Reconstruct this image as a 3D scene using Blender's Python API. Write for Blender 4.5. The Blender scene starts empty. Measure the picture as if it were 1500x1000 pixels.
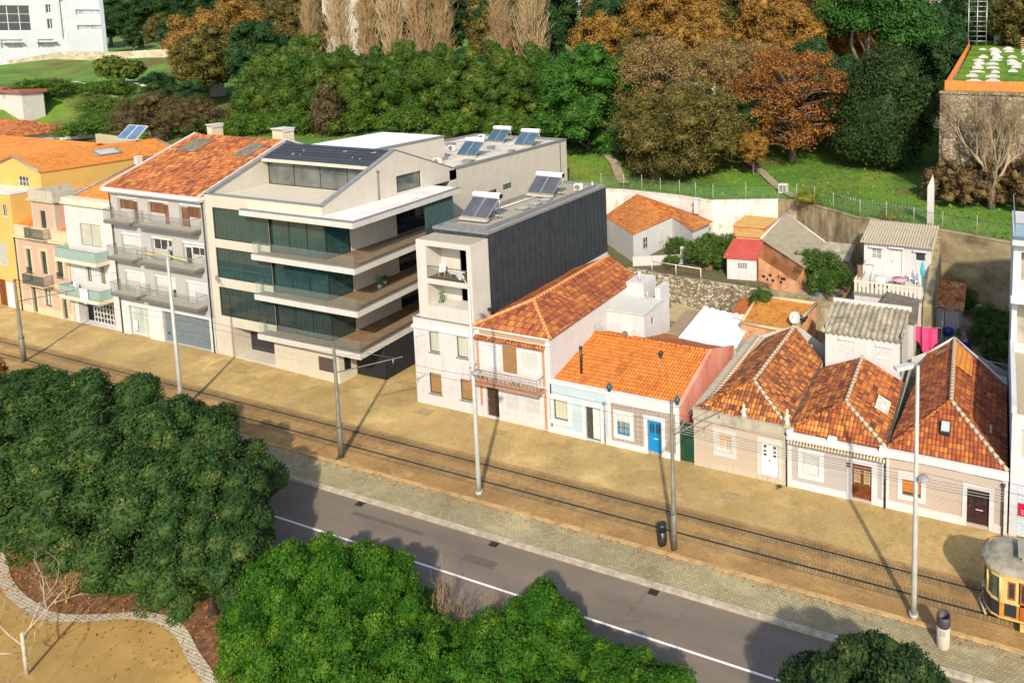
import bpy, math, random
import numpy as np
from mathutils import Vector, Matrix
random.seed(7)
PI = math.pi
scene = bpy.context.scene
COL = scene.collection
# ------------------------------------------------------------------ materials
def _n(nt, t, **k):
    n = nt.nodes.new(t)
    for a, v in k.items():
        setattr(n, a, v)
    return n
def _uv(nt, scale=(1, 1, 1)):
    tc = _n(nt, 'ShaderNodeUVMap')
    mp = _n(nt, 'ShaderNodeMapping')
    mp.inputs['Scale'].default_value = scale
    nt.links.new(tc.outputs[0], mp.inputs[0])
    return mp.outputs[0]
def _obj(nt, scale=(1, 1, 1)):
    tc = _n(nt, 'ShaderNodeNewGeometry')
    mp = _n(nt, 'ShaderNodeMapping')
    mp.inputs['Scale'].default_value = scale
    nt.links.new(tc.outputs['Position'], mp.inputs[0])
    return mp.outputs[0]
def _noise(nt, vec, scale, detail=4, rough=.55):
    n = _n(nt, 'ShaderNodeTexNoise')
    n.inputs['Scale'].default_value = scale
    n.inputs['Detail'].default_value = detail
    n.inputs['Roughness'].default_value = rough
    nt.links.new(vec, n.inputs['Vector'])
    return n.outputs['Fac']
def _ramp(nt, fac, stops, interp='LINEAR'):
    r = _n(nt, 'ShaderNodeValToRGB')
    cr = r.color_ramp
    cr.interpolation = interp
    while len(cr.elements) < len(stops):
        cr.elements.new(.5)
    for e, (p, c) in zip(cr.elements, stops):
        e.position = p
        e.color = (*c, 1) if len(c) == 3 else c
    nt.links.new(fac, r.inputs[0])
    return r.outputs[0]
def _mix(nt, fac, a, b, mode='MIX'):
    m = _n(nt, 'ShaderNodeMix', data_type='RGBA', blend_type=mode)
    for s, v in ((m.inputs['Factor'], fac), (m.inputs[6], a), (m.inputs[7], b)):
        if isinstance(v, (int, float)):
            s.default_value = v
        elif isinstance(v, tuple):
            s.default_value = (*v, 1) if len(v) == 3 else v
        else:
            nt.links.new(v, s)
    return m.outputs[2]
def _math(nt, op, a, b=0., c=None):
    m = _n(nt, 'ShaderNodeMath', operation=op)
    for i, v in enumerate((a, b) if c is None else (a, b, c)):
        if isinstance(v, (int, float)):
            m.inputs[i].default_value = v
        else:
            nt.links.new(v, m.inputs[i])
    return m.outputs[0]
def _new(name):
    m = bpy.data.materials.new(name)
    m.use_nodes = True
    nt = m.node_tree
    return m, nt, nt.nodes['Principled BSDF']
def _bump(nt, p, h, strength=.4, dist=.03):
    b = _n(nt, 'ShaderNodeBump')
    b.inputs['Strength'].default_value = strength
    b.inputs['Distance'].default_value = dist
    nt.links.new(h, b.inputs['Height'])
    nt.links.new(b.outputs[0], p.inputs['Normal'])
MATS = {}
def plain(name, col, rough=.6, metal=0., spec=None, var=.15, scale=3.):
    """paint/metal/plastic with slight procedural variation"""
    if name in MATS: return MATS[name]
    m, nt, p = _new(name)
    f = _noise(nt, _obj(nt), scale, 5)
    lo = tuple(c * (1 - var) for c in col); hi = tuple(min(1, c * (1 + var * .6)) for c in col)
    nt.links.new(_ramp(nt, f, [(.3, lo), (.7, hi)]), p.inputs['Base Color'])
    p.inputs['Roughness'].default_value = rough
    p.inputs['Metallic'].default_value = metal
    if spec is not None: p.inputs['Specular IOR Level'].default_value = spec
    MATS[name] = m
    return m
def plaster(name, col, stain=(.3, .25, .18), amount=.35, rough=.85, streak=True, scale=.6):
    """rendered wall: broad mottling, vertical rain streaks, fine grain"""
    if name in MATS: return MATS[name]
    m, nt, p = _new(name)
    v = _obj(nt)
    f1 = _noise(nt, v, scale, 6, .6)
    base = _ramp(nt, f1, [(.25, tuple(c * .88 for c in col)), (.65, col)])
    f2 = _noise(nt, _obj(nt, (2.2, 2.2, .35 if streak else 2.)), 1.3, 7, .65)
    k = _ramp(nt, f2, [(.52, (0, 0, 0)), (.8, (amount,) * 3)])
    c = _mix(nt, k, base, stain)
    nt.links.new(c, p.inputs['Base Color'])
    p.inputs['Roughness'].default_value = rough
    _bump(nt, p, _noise(nt, v, 14, 6), .25, .02)
    MATS[name] = m
    return m
def oldwall(name, stops, scale=.8, streak=(1, 1, .6), bump=.6, stone=False):
    if name in MATS: return MATS[name]
    m, nt, p = _new(name)
    f = _noise(nt, _obj(nt, streak), scale, 9, .68)
    c = _ramp(nt, f, stops)
    if stone:
        vt = _n(nt, 'ShaderNodeTexVoronoi', feature='F1')
        vt.inputs['Scale'].default_value = 2.6
        nt.links.new(_obj(nt, (1, 1, 1.5)), vt.inputs['Vector'])
        c = _mix(nt, .55 if stone is True else stone, c, _ramp(nt, _n_sep(nt, vt.outputs['Color']), [(.15, (.12, .09, .05)), (.45, (.36, .29, .17)), (.7, (.55, .49, .36)), (.9, (.72, .68, .58))]))
        v2 = _n(nt, 'ShaderNodeTexVoronoi', feature='DISTANCE_TO_EDGE')
        v2.inputs['Scale'].default_value = 2.6
        nt.links.new(_obj(nt, (1, 1, 1.5)), v2.inputs['Vector'])
        c = _mix(nt, _ramp(nt, v2.outputs[0], [(0, (.85,) * 3), (.09, (0, 0, 0))]), c, (.13, .10, .055))
        _bump(nt, p, _ramp(nt, v2.outputs[0], [(0, (0, 0, 0)), (.12, (1, 1, 1))]), .9, .08)
    else:
        _bump(nt, p, _noise(nt, _obj(nt), 7, 8, .7), bump, .05)
    nt.links.new(c, p.inputs['Base Color'])
    p.inputs['Roughness'].default_value = .92
    MATS[name] = m
    return m
def _n_sep(nt, colsock):
    s = _n(nt, 'ShaderNodeSeparateColor')
    nt.links.new(colsock, s.inputs[0])
    return s.outputs[0]
def tiles(name, stops, patch=None, tw=.24, th=.36, bump=1., patchscale=.45, moss=None, wmix=.5):
    """clay roof: columns of barrel tiles along the slope, each tile its own tone"""
    if name in MATS: return MATS[name]
    m, nt, p = _new(name)
    uv = _n(nt, 'ShaderNodeUVMap').outputs[0]
    sep = _n(nt, 'ShaderNodeSeparateXYZ'); nt.links.new(uv, sep.inputs[0])
    u, v = sep.outputs[0], sep.outputs[1]
    iu = _math(nt, 'FLOOR', _math(nt, 'DIVIDE', u, tw)); iv = _math(nt, 'FLOOR', _math(nt, 'DIVIDE', v, th))
    cmb = _n(nt, 'ShaderNodeCombineXYZ'); nt.links.new(iu, cmb.inputs[0]); nt.links.new(iv, cmb.inputs[1])
    wn = _n(nt, 'ShaderNodeTexWhiteNoise', noise_dimensions='2D'); nt.links.new(cmb.outputs[0], wn.inputs['Vector'])
    big = _noise(nt, uv, patchscale, 5, .6)
    # groups of tiles (laid in courses) share a tone: noise sampled at tile index
    grp = _n(nt, 'ShaderNodeTexNoise'); grp.inputs['Scale'].default_value = .33; grp.inputs['Detail'].default_value = 2
    gm = _n(nt, 'ShaderNodeMapping'); gm.inputs['Scale'].default_value = (.7, 1.7, 1); nt.links.new(cmb.outputs[0], gm.inputs[0]); nt.links.new(gm.outputs[0], grp.inputs['Vector'])
    mixv = _math(nt, 'ADD', _math(nt, 'MULTIPLY', wn.outputs[0], .30), _math(nt, 'ADD', _math(nt, 'MULTIPLY', big, .45 * wmix * 2), _math(nt, 'MULTIPLY', grp.outputs['Fac'], .55 * (1 - wmix) * 2)))
    c = _ramp(nt, _math(nt, 'SUBTRACT', mixv, .12), stops)
    fine = _noise(nt, uv, 9, 6, .7)
    c = _mix(nt, _ramp(nt, fine, [(.35, (0, 0, 0)), (.75, (.28,) * 3)]), c, (.06, .035, .02))
    if moss:
        c = _mix(nt, _ramp(nt, _noise(nt, uv, .9, 7, .7), [(.56, (0, 0, 0)), (.72, (moss[3],) * 3)]), c, moss[:3])
    fu = _math(nt, 'FRACT', _math(nt, 'DIVIDE', u, tw)); fv = _math(nt, 'FRACT', _math(nt, 'DIVIDE', v, th))
    su = _math(nt, 'SINE', _math(nt, 'MULTIPLY', fu, PI))
    # the joints between tiles collect dirt
    jt = _math(nt, 'MINIMUM', _math(nt, 'MULTIPLY', fv, 4.5), 1)
    j2 = _math(nt, 'MINIMUM', _math(nt, 'MULTIPLY', su, 2.6), 1)
    c = _mix(nt, _math(nt, 'SUBTRACT', 1, _math(nt, 'MULTIPLY', jt, j2)), c, _mix(nt, .85, c, (.05, .02, .012)))
    nt.links.new(c, p.inputs['Base Color'])
    p.inputs['Roughness'].default_value = .85
    h = _math(nt, 'ADD', su, _math(nt, 'MULTIPLY', fv, -.45))
    h = _math(nt, 'ADD', h, _math(nt, 'MULTIPLY', wn.outputs[0], .25))
    _bump(nt, p, h, .85 * bump, .06)
    MATS[name] = m
    return m
def ribbed(name, col, col2, period=.2, axis=0, bump=.8, rough=.8, dirt=.4, metal=0.):
    """corrugated or standing-seam sheet, ribs repeat across uv[axis]"""
    if name in MATS: return MATS[name]
    m, nt, p = _new(name)
    uv = _n(nt, 'ShaderNodeUVMap').outputs[0]
    sep = _n(nt, 'ShaderNodeSeparateXYZ'); nt.links.new(uv, sep.inputs[0])
    fu = _math(nt, 'FRACT', _math(nt, 'DIVIDE', sep.outputs[axis], period))
    s = _math(nt, 'SINE', _math(nt, 'MULTIPLY', fu, PI))
    f = _noise(nt, uv, 1.1, 8, .7)
    c = _ramp(nt, f, [(.3, col), (.7, col2)])
    c = _mix(nt, _math(nt, 'MULTIPLY', _math(nt, 'SUBTRACT', 1, _math(nt, 'MINIMUM', _math(nt, 'MULTIPLY', s, 2.2), 1)), dirt), c, tuple(x * .3 for x in col))
    nt.links.new(c, p.inputs['Base Color'])
    p.inputs['Roughness'].default_value = rough
    p.inputs['Metallic'].default_value = metal
    _bump(nt, p, s, bump, .05)
    MATS[name] = m
    return m
def azulejo(name, a, b, c3, size=.14, amt=.8):
    """glazed wall tiles with a small repeated figure"""
    if name in MATS: return MATS[name]
    m, nt, p = _new(name)
    uv = _uv(nt, (1 / size, 1 / size, 1))
    fr = _n(nt, 'ShaderNodeVectorMath', operation='FRACTION'); nt.links.new(uv, fr.inputs[0])
    sb = _n(nt, 'ShaderNodeVectorMath', operation='SUBTRACT'); nt.links.new(fr.outputs[0], sb.inputs[0]); sb.inputs[1].default_value = (.5, .5, 0)
    ln = _n(nt, 'ShaderNodeVectorMath', operation='LENGTH'); nt.links.new(sb.outputs[0], ln.inputs[0])
    pat = _ramp(nt, ln.outputs['Value'], [(.12, c3), (.2, a), (.36, b), (.46, a), (.62, b)])
    mot = _noise(nt, _uv(nt), 1.6, 6, .65)
    col = _mix(nt, amt, a, pat)
    col = _mix(nt, _ramp(nt, mot, [(.4, (0, 0, 0)), (.75, (.3,) * 3)]), col, (.42, .36, .28))
    nt.links.new(col, p.inputs['Base Color'])
    p.inputs['Roughness'].default_value = .38
    MATS[name] = m
    return m
def glassm(name, col=(.02, .03, .03), rough=.06, stripes=None, var=.3):
    if name in MATS: return MATS[name]
    m, nt, p = _new(name)
    f = _noise(nt, _obj(nt), .7, 3)
    c = _ramp(nt, f, [(.35, tuple(x * (1 - var) for x in col)), (.65, tuple(x * (1 + var) for x in col))])
    if stripes:
        uv = _n(nt, 'ShaderNodeUVMap').outputs[0]
        sep = _n(nt, 'ShaderNodeSeparateXYZ'); nt.links.new(uv, sep.inputs[0])
        n1 = _n(nt, 'ShaderNodeTexNoise', noise_dimensions='1D'); n1.inputs['Scale'].default_value = 9; n1.inputs['Detail'].default_value = 4
        nt.links.new(sep.outputs[0], n1.inputs['W'])
        c = _mix(nt, _ramp(nt, n1.outputs['Fac'], [(.35, (0, 0, 0)), (.65, (.9,) * 3)]), c, stripes)
    nt.links.new(c, p.inputs['Base Color'])
    p.inputs['Roughness'].default_value = rough
    p.inputs['Specular IOR Level'].default_value = .8
    MATS[name] = m
    return m
def clearglass(name, tint=(.75, .9, .88), mix=.35):
    if name in MATS: return MATS[name]
    m, nt, p = _new(name)
    out = nt.nodes['Material Output']
    tr = _n(nt, 'ShaderNodeBsdfTransparent'); tr.inputs[0].default_value = (*tint, 1)
    p.inputs['Base Color'].default_value = (*[t * .5 for t in tint], 1); p.inputs['Roughness'].default_value = .05
    fr = _n(nt, 'ShaderNodeLayerWeight'); fr.inputs[0].default_value = mix
    ms = _n(nt, 'ShaderNodeMixShader')
    nt.links.new(_math(nt, 'ADD', _math(nt, 'MULTIPLY', fr.outputs['Fresnel'], .7), .07), ms.inputs[0])
    nt.links.new(tr.outputs[0], ms.inputs[1]); nt.links.new(p.outputs[0], ms.inputs[2]); nt.links.new(ms.outputs[0], out.inputs[0])
    MATS[name] = m
    return m
def netting(name, col, alpha):
    """woven green garden netting: open mesh, partly see-through"""
    if name in MATS: return MATS[name]
    m, nt, p = _new(name)
    out = nt.nodes['Material Output']
    tr = _n(nt, 'ShaderNodeBsdfTransparent')
    p.inputs['Base Color'].default_value = (*col, 1)
    ms = _n(nt, 'ShaderNodeMixShader')
    f = _noise(nt, _obj(nt), .8, 4)
    nt.links.new(_ramp(nt, f, [(.3, (alpha * .6,) * 3), (.7, (alpha * 1.3,) * 3)]), ms.inputs[0])
    nt.links.new(tr.outputs[0], ms.inputs[1]); nt.links.new(p.outputs[0], ms.inputs[2]); nt.links.new(ms.outputs[0], out.inputs[0])
    MATS[name] = m
    return m
def leafm(name, cols, rough=.55, trans=.25, scale=.9):
    """foliage: tone varies clump by clump and leaf by leaf"""
    if name in MATS: return MATS[name]
    m, nt, p = _new(name)
    g = _n(nt, 'ShaderNodeNewGeometry')
    a = _noise(nt, g.outputs['Position'], scale, 3, .6)
    b = _noise(nt, g.outputs['Position'], scale * 9, 2, .6)
    k = _math(nt, 'ADD', _math(nt, 'MULTIPLY', a, .55), _math(nt, 'MULTIPLY', b, .45))
    n = len(cols)
    c = _ramp(nt, k, [(.34 + .34 * i / (n - 1), cc) for i, cc in enumerate(cols)])
    nt.links.new(c, p.inputs['Base Color'])
    p.inputs['Roughness'].default_value = rough
    p.inputs['Specular IOR Level'].default_value = .14
    if trans:
        out = nt.nodes['Material Output']
        t = _n(nt, 'ShaderNodeBsdfTranslucent'); nt.links.new(c, t.inputs[0])
        ms = _n(nt, 'ShaderNodeMixShader'); ms.inputs[0].default_value = trans
        nt.links.new(p.outputs[0], ms.inputs[1]); nt.links.new(t.outputs[0], ms.inputs[2]); nt.links.new(ms.outputs[0], out.inputs[0])
    MATS[name] = m
    return m
# ------------------------------------------------------------------ object helpers
LOC = {}
def tag(o, label=None, cat=None, group=None, kind=None):
    if label: o['label'] = label
    if cat: o['category'] = cat
    if group: o['group'] = group
    if kind: o['kind'] = kind
    return o
def thing(name, loc, label, cat, group=None):
    o = bpy.data.objects.new(name, None)
    COL.objects.link(o)
    o.location = loc; o.empty_display_size = .5
    LOC[o.name] = Vector(loc)
    return tag(o, label, cat, group)
class MB:
    """collects faces in world metres, links them as ONE mesh object"""
    def __init__(s): s.v = []; s.f = []; s.mi = []; s.sm = []; s.cur = 0; s.smooth = False
    def face(s, pts):
        i = len(s.v); s.v += [tuple(p) for p in pts]; s.f.append(tuple(range(i, i + len(pts)))); s.mi.append(s.cur); s.sm.append(s.smooth); return s
    def box(s, x0, x1, y0, y1, z0, z1):
        i = len(s.v)
        s.v += [(x0, y0, z0), (x1, y0, z0), (x1, y1, z0), (x0, y1, z0), (x0, y0, z1), (x1, y0, z1), (x1, y1, z1), (x0, y1, z1)]
        for q in ((0, 3, 2, 1), (4, 5, 6, 7), (0, 1, 5, 4), (1, 2, 6, 5), (2, 3, 7, 6), (3, 0, 4, 7)):
            s.f.append(tuple(i + k for k in q)); s.mi.append(s.cur); s.sm.append(False)
        return s
    def obox(s, c, ax, ay, az):
        """oriented box: centre c and three half-axis vectors"""
        c, ax, ay, az = map(Vector, (c, ax, ay, az)); i = len(s.v)
        for sx, sy, sz in ((-1, -1, -1), (1, -1, -1), (1, 1, -1), (-1, 1, -1), (-1, -1, 1), (1, -1, 1), (1, 1, 1), (-1, 1, 1)):
            s.v.append(tuple(c + ax * sx + ay * sy + az * sz))
        for q in ((0, 3, 2, 1), (4, 5, 6, 7), (0, 1, 5, 4), (1, 2, 6, 5), (2, 3, 7, 6), (3, 0, 4, 7)):
            s.f.append(tuple(i + k for k in q)); s.mi.append(s.cur); s.sm.append(False)
        return s
    def prism(s, poly, z0, z1, top=True, bottom=True):
        """vertical prism on a ccw polygon; z1 may be a list of heights"""
        n = len(poly); i = len(s.v); zs = z1 if isinstance(z1, (list, tuple)) else [z1] * n
        s.v += [(x, y, z0) for x, y in poly] + [(p[0], p[1], z) for p, z in zip(poly, zs)]
        for k in range(n):
            j = (k + 1) % n; s.f.append((i + k, i + j, i + n + j, i + n + k)); s.mi.append(s.cur); s.sm.append(False)
        if top: s.f.append(tuple(i + n + k for k in range(n))); s.mi.append(s.cur); s.sm.append(False)
        if bottom: s.f.append(tuple(i + n - 1 - k for k in range(n))); s.mi.append(s.cur); s.sm.append(False)
        return s
    def tube(s, pts, r, n=8, cap=True):
        """tube through points, r a number or one radius per point"""
        pts = [Vector(p) for p in pts]; rs = r if isinstance(r, (list, tuple)) else [r] * len(pts)
        i = len(s.v)
        for k, p in enumerate(pts):
            d = (pts[min(k + 1, len(pts) - 1)] - pts[max(k - 1, 0)])
            d = d.normalized() if d.length > 1e-9 else Vector((0, 0, 1))
            a = d.orthogonal().normalized() if abs(d.z) < .9 else Vector((1, 0, 0)); a = (a - d * a.dot(d)).normalized(); b = d.cross(a)
            for q in range(n):
                t = 2 * PI * q / n
                s.v.append(tuple(p + (a * math.cos(t) + b * math.sin(t)) * rs[k]))
        for k in range(len(pts) - 1):
            for q in range(n):
                w = (q + 1) % n
                s.f.append((i + k * n + q, i + k * n + w, i + (k + 1) * n + w, i + (k + 1) * n + q)); s.mi.append(s.cur); s.sm.append(True)
        if cap:
            s.f.append(tuple(i + n - 1 - q for q in range(n))); s.mi.append(s.cur); s.sm.append(False)
            j = i + (len(pts) - 1) * n
            s.f.append(tuple(j + q for q in range(n))); s.mi.append(s.cur); s.sm.append(False)
        return s
    def lathe(s, c, prof, n=16):
        """surface of revolution about the vertical through c; prof = [(r, z)...]"""
        i = len(s.v)
        for r, z in prof:
            for q in range(n):
                t = 2 * PI * q / n; s.v.append((c[0] + r * math.cos(t), c[1] + r * math.sin(t), c[2] + z))
        for k in range(len(prof) - 1):
            for q in range(n):
                w = (q + 1) % n
                s.f.append((i + k * n + q, i + k * n + w, i + (k + 1) * n + w, i + (k + 1) * n + q)); s.mi.append(s.cur); s.sm.append(True)
        s.f.append(tuple(i + n - 1 - q for q in range(n))); s.mi.append(s.cur); s.sm.append(False)
        j = i + (len(prof) - 1) * n
        s.f.append(tuple(j + q for q in range(n))); s.mi.append(s.cur); s.sm.append(False)
        return s
    def wall(s, O, U, u0, u1, z0, z1, holes=(), depth=.16, N=None, top=None):
        """vertical wall face from O along unit U with real openings and reveals; N = outward normal"""
        O, U = Vector(O), Vector(U).normalized()
        N = Vector(N) if N is not None else Vector((U.y, -U.x, 0))
        P = lambda u, z, d=0.: O + U * u + Vector((0, 0, z)) - N * d
        us = sorted({u0, u1, *[h[0] for h in holes], *[h[1] for h in holes]}); zs = sorted({z0, z1, *[h[2] for h in holes], *[h[3] for h in holes]})
        us = [u for u in us if u0 - 1e-6 <= u <= u1 + 1e-6]; zs = [z for z in zs if z0 - 1e-6 <= z <= z1 + 1e-6]
        for a, b in zip(us, us[1:]):
            for c, d in zip(zs, zs[1:]):
                mu, mz = (a + b) / 2, (c + d) / 2
                if any(h[0] < mu < h[1] and h[2] < mz < h[3] for h in holes): continue
                s.face([P(a, c), P(b, c), P(b, d), P(a, d)])
        for h in holes:
            a, b, c, d = h[:4]; q = h[4] if len(h) > 4 else depth
            s.face([P(a, c), P(a, c, q), P(b, c, q), P(b, c)]); s.face([P(a, d), P(b, d), P(b, d, q), P(a, d, q)])
            s.face([P(a, c), P(a, d), P(a, d, q), P(a, c, q)]); s.face([P(b, c), P(b, c, q), P(b, d, q), P(b, d)])
        return s
    def build(s, name, mat, parent=None, label=None, cat=None, group=None, kind=None, bevel=0.):
        if not s.f: return None
        me = bpy.data.meshes.new(name)
        org = Vector((0, 0, 0))
        if parent is not None: org = LOC[parent.name]
        elif kind is None:
            a = np.array(s.v); org = Vector((float((a[:, 0].min() + a[:, 0].max()) / 2), float((a[:, 1].min() + a[:, 1].max()) / 2), float(a[:, 2].min())))
        V = np.array(s.v, dtype=np.float64) - np.array(org[:])
        me.from_pydata(V.tolist(), [], s.f)
        for m in (mat if isinstance(mat, (list, tuple)) else [mat]): me.materials.append(m)
        me.polygons.foreach_set('material_index', s.mi); me.polygons.foreach_set('use_smooth', s.sm)
        me.update()
        metric_uv(me, org)
        o = bpy.data.objects.new(name, me); COL.objects.link(o)
        if parent is not None:
            o.parent = parent; LOC[o.name] = org
        else:
            o.location = org; LOC[o.name] = org
        if bevel:
            b = o.modifiers.new('bevel', 'BEVEL'); b.width = bevel; b.segments = 2; b.limit_method = 'ANGLE'
        return tag(o, label, cat, group, kind)
def metric_uv(me, org):
    """per-face planar UVs in metres: u runs level along the face, v up its slope"""
    nl = len(me.loops)
    if nl == 0 or nl > 250000: return
    uvl = me.uv_layers.new(name='UVMap')
    co = np.empty(len(me.vertices) * 3); me.vertices.foreach_get('co', co); co = co.reshape(-1, 3) + np.array(org[:])
    li = np.empty(nl, dtype=np.int32); me.loops.foreach_get('vertex_index', li)
    nf = len(me.polygons)
    no = np.empty(nf * 3); me.polygons.foreach_get('normal', no); no = no.reshape(-1, 3)
    ls = np.empty(nf, dtype=np.int32); me.polygons.foreach_get('loop_total', ls)
    fn = np.repeat(no, ls, axis=0)
    u = np.stack([-fn[:, 1], fn[:, 0], np.zeros(nl)], 1); L = np.linalg.norm(u, axis=1)
    flat = L < .02
    u[flat] = (1, 0, 0); L[flat] = 1; u /= L[:, None]
    v = np.cross(fn, u); v[flat] = (0, 1, 0)
    p = co[li]
    uv = np.stack([(p * u).sum(1), (p * v).sum(1)], 1)
    uvl.data.foreach_set('uv', uv.ravel())
def copy_tree(o, parent=None):
    c = o.copy(); COL.objects.link(c); c.parent = parent
    for ch in list(o.children): copy_tree(ch, c)
    return c
def place_copy(root, loc, rz=0., sc=1., label=None, group=None):
    c = copy_tree(root); c.location = loc; c.rotation_euler = (0, 0, rz)
    c.scale = (sc, sc, sc) if isinstance(sc, (int, float)) else sc
    if label: c['label'] = label
    if group: c['group'] = group
    return c
# ------------------------------------------------------------------ camera, light, air
cam = bpy.data.cameras.new('camera'); cob = bpy.data.objects.new('camera', cam); COL.objects.link(cob)
scene.camera = cob
_r = Vector((0.94278939, 0.33332166, -0.00669599)); _u = Vector((-0.02674408, 0.09563412, 0.99505722)); _f = Vector((-0.33231448, 0.93795031, -0.09907721))
cob.matrix_world = Matrix(((_r.x, _u.x, -_f.x, 0), (_r.y, _u.y, -_f.y, -39.15), (_r.z, _u.z, -_f.z, 29.0), (0, 0, 0, 1)))
cam.sensor_width = 36; cam.lens = 1001.7 / 1500 * 36
cam.shift_x = -(1112.1 - 750) / 1500; cam.shift_y = -(500 - 140.9) / 1500
cam.clip_start = .5; cam.clip_end = 3000
SUN_EL, SUN_AZ = math.radians(37), math.radians(147)
sund = Vector((math.sin(SUN_AZ) * math.cos(SUN_EL), math.cos(SUN_AZ) * math.cos(SUN_EL), math.sin(SUN_EL)))
sl = bpy.data.lights.new('sun', 'SUN'); sl.energy = 3.5; sl.angle = math.radians(1.2); sl.color = (1, .90, .72)
so = bpy.data.objects.new('sun', sl); COL.objects.link(so)
so.rotation_euler = (-sund).to_track_quat('-Z', 'Y').to_euler()
w = bpy.data.worlds.new('World'); scene.world = w; w.use_nodes = True
nt = w.node_tree
sky = nt.nodes.new('ShaderNodeTexSky'); sky.sky_type = 'NISHITA'; sky.sun_disc = False
sky.sun_elevation = SUN_EL; sky.sun_rotation = SUN_AZ; sky.air_density = 1.; sky.dust_density = 1.5
bg = nt.nodes['Background']; nt.links.new(sky.outputs[0], bg.inputs[0]); bg.inputs[1].default_value = .15
scene.view_settings.view_transform = 'Standard'; scene.view_settings.look = 'None'; scene.view_settings.exposure = .62
scene.render.engine = 'CYCLES'
scene.cycles.max_bounces = 6; scene.cycles.transparent_max_bounces = 10
# ------------------------------------------------------------------ street level
def zs(x, y):
    """the street climbs a little towards the old houses at the left"""
    a = min(1., max(0., (-50 - x) / 15)); b = min(1., max(0., (y + 4) / 4))
    return .35 * a * b
def strip(name, mat, x0, x1, y0, y1, dz, nx=60, ny=4, label=None, kind='structure'):
    m = MB()
    X = [x0 + (x1 - x0) * i / nx for i in range(nx + 1)]; Y = [y0 + (y1 - y0) * j / ny for j in range(ny + 1)]
    for i in range(nx):
        for j in range(ny):
            m.face([(X[i], Y[j], zs(X[i], Y[j]) + dz), (X[i + 1], Y[j], zs(X[i + 1], Y[j]) + dz), (X[i + 1], Y[j + 1], zs(X[i + 1], Y[j + 1]) + dz), (X[i], Y[j + 1], zs(X[i], Y[j + 1]) + dz)])
    return m.build(name, mat, kind=kind)
def setts(name, lo, mid, hi, moss, bw=.13, bh=.11, joint=.5, mossamt=.6, patch=.28):
    m, nt, p = _new(name)
    uv = _uv(nt)
    br = _n(nt, 'ShaderNodeTexBrick'); br.offset = .5
    br.inputs['Scale'].default_value = 1; br.inputs['Brick Width'].default_value = bw; br.inputs['Row Height'].default_value = bh
    br.inputs['Mortar Size'].default_value = .014; br.inputs['Mortar Smooth'].default_value = .4
    br.inputs['Color1'].default_value = (0, 0, 0, 1); br.inputs['Color2'].default_value = (1, 1, 1, 1); br.inputs['Mortar'].default_value = (.5, .5, .5, 1)
    nt.links.new(uv, br.inputs['Vector'])
    n1 = _noise(nt, uv, patch, 8, .62); n2 = _noise(nt, uv, 1.7, 6, .6)
    k = _math(nt, 'ADD', _math(nt, 'MULTIPLY', n1, .75), _math(nt, 'MULTIPLY', n2, .25))
    c = _ramp(nt, k, [(.36, lo), (.5, mid), (.64, hi)])
    c = _mix(nt, _ramp(nt, _noise(nt, _uv(nt, (.35, 1, 1)), .55, 9, .68), [(.5, (0, 0, 0)), (.7, (mossamt,) * 3)]), c, moss)
    # stone to stone variation
    c = _mix(nt, .35, c, _mix(nt, br.outputs['Color'], tuple(x * .55 for x in mid), tuple(min(1, x * 1.45) for x in mid)))
    c = _mix(nt, _math(nt, 'MULTIPLY', br.outputs['Fac'], joint), c, tuple(x * .3 for x in lo))
    c = _mix(nt, _ramp(nt, _noise(nt, _uv(nt, (.5, 1, 1)), .16, 7, .6), [(.42, (.45,) * 3), (.56, (0, 0, 0))]), c, tuple(x * .55 for x in mid))
    c = _mix(nt, _ramp(nt, _noise(nt, _uv(nt, (.6, 1.2, 1)), .33, 8, .65), [(.54, (0, 0, 0)), (.66, (.45,) * 3)]), c, tuple(min(1, x * 1.12) for x in hi))
    # scattered dark stains
    c = _mix(nt, _ramp(nt, _noise(nt, uv, .9, 10, .75), [(.63, (0, 0, 0)), (.76, (.55,) * 3)]), c, (.09, .065, .035))
    nt.links.new(c, p.inputs['Base Color']); p.inputs['Roughness'].default_value = .9
    _bump(nt, p, _math(nt, 'SUBTRACT', _math(nt, 'MULTIPLY', n2, .5), br.outputs['Fac']), .5, .03)
    return m
m_sett = setts('sett_pavement', (.25, .17, .06), (.455, .315, .120), (.59, .43, .18), (.27, .24, .06), joint=.4, mossamt=.75)
m_track = setts('track_bed', (.18, .095, .032), (.38, .22, .075), (.50, .315, .115), (.16, .12, .04), bw=.16, joint=.55, mossamt=.5)
m_verge = setts('verge_setts', (.19, .155, .08), (.36, .30, .165), (.45, .385, .21), (.19, .185, .065), bw=.22, bh=.14, joint=.75, mossamt=.55)
m_tooth = setts('track_edge_setts', (.12, .075, .03), (.27, .175, .07), (.34, .23, .09), (.09, .07, .03), bw=.2, bh=.4, joint=1., mossamt=.5)
m_path = setts('resin_path', (.26, .165, .045), (.42, .26, .075), (.52, .335, .10), (.22, .12, .03), bw=6., bh=4., joint=.25, mossamt=.5, patch=.16)
m_border = setts('border_setts', (.40, .34, .24), (.55, .48, .36), (.66, .60, .47), (.30, .25, .14), bw=.13, bh=.13, joint=.9, mossamt=.2)
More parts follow.
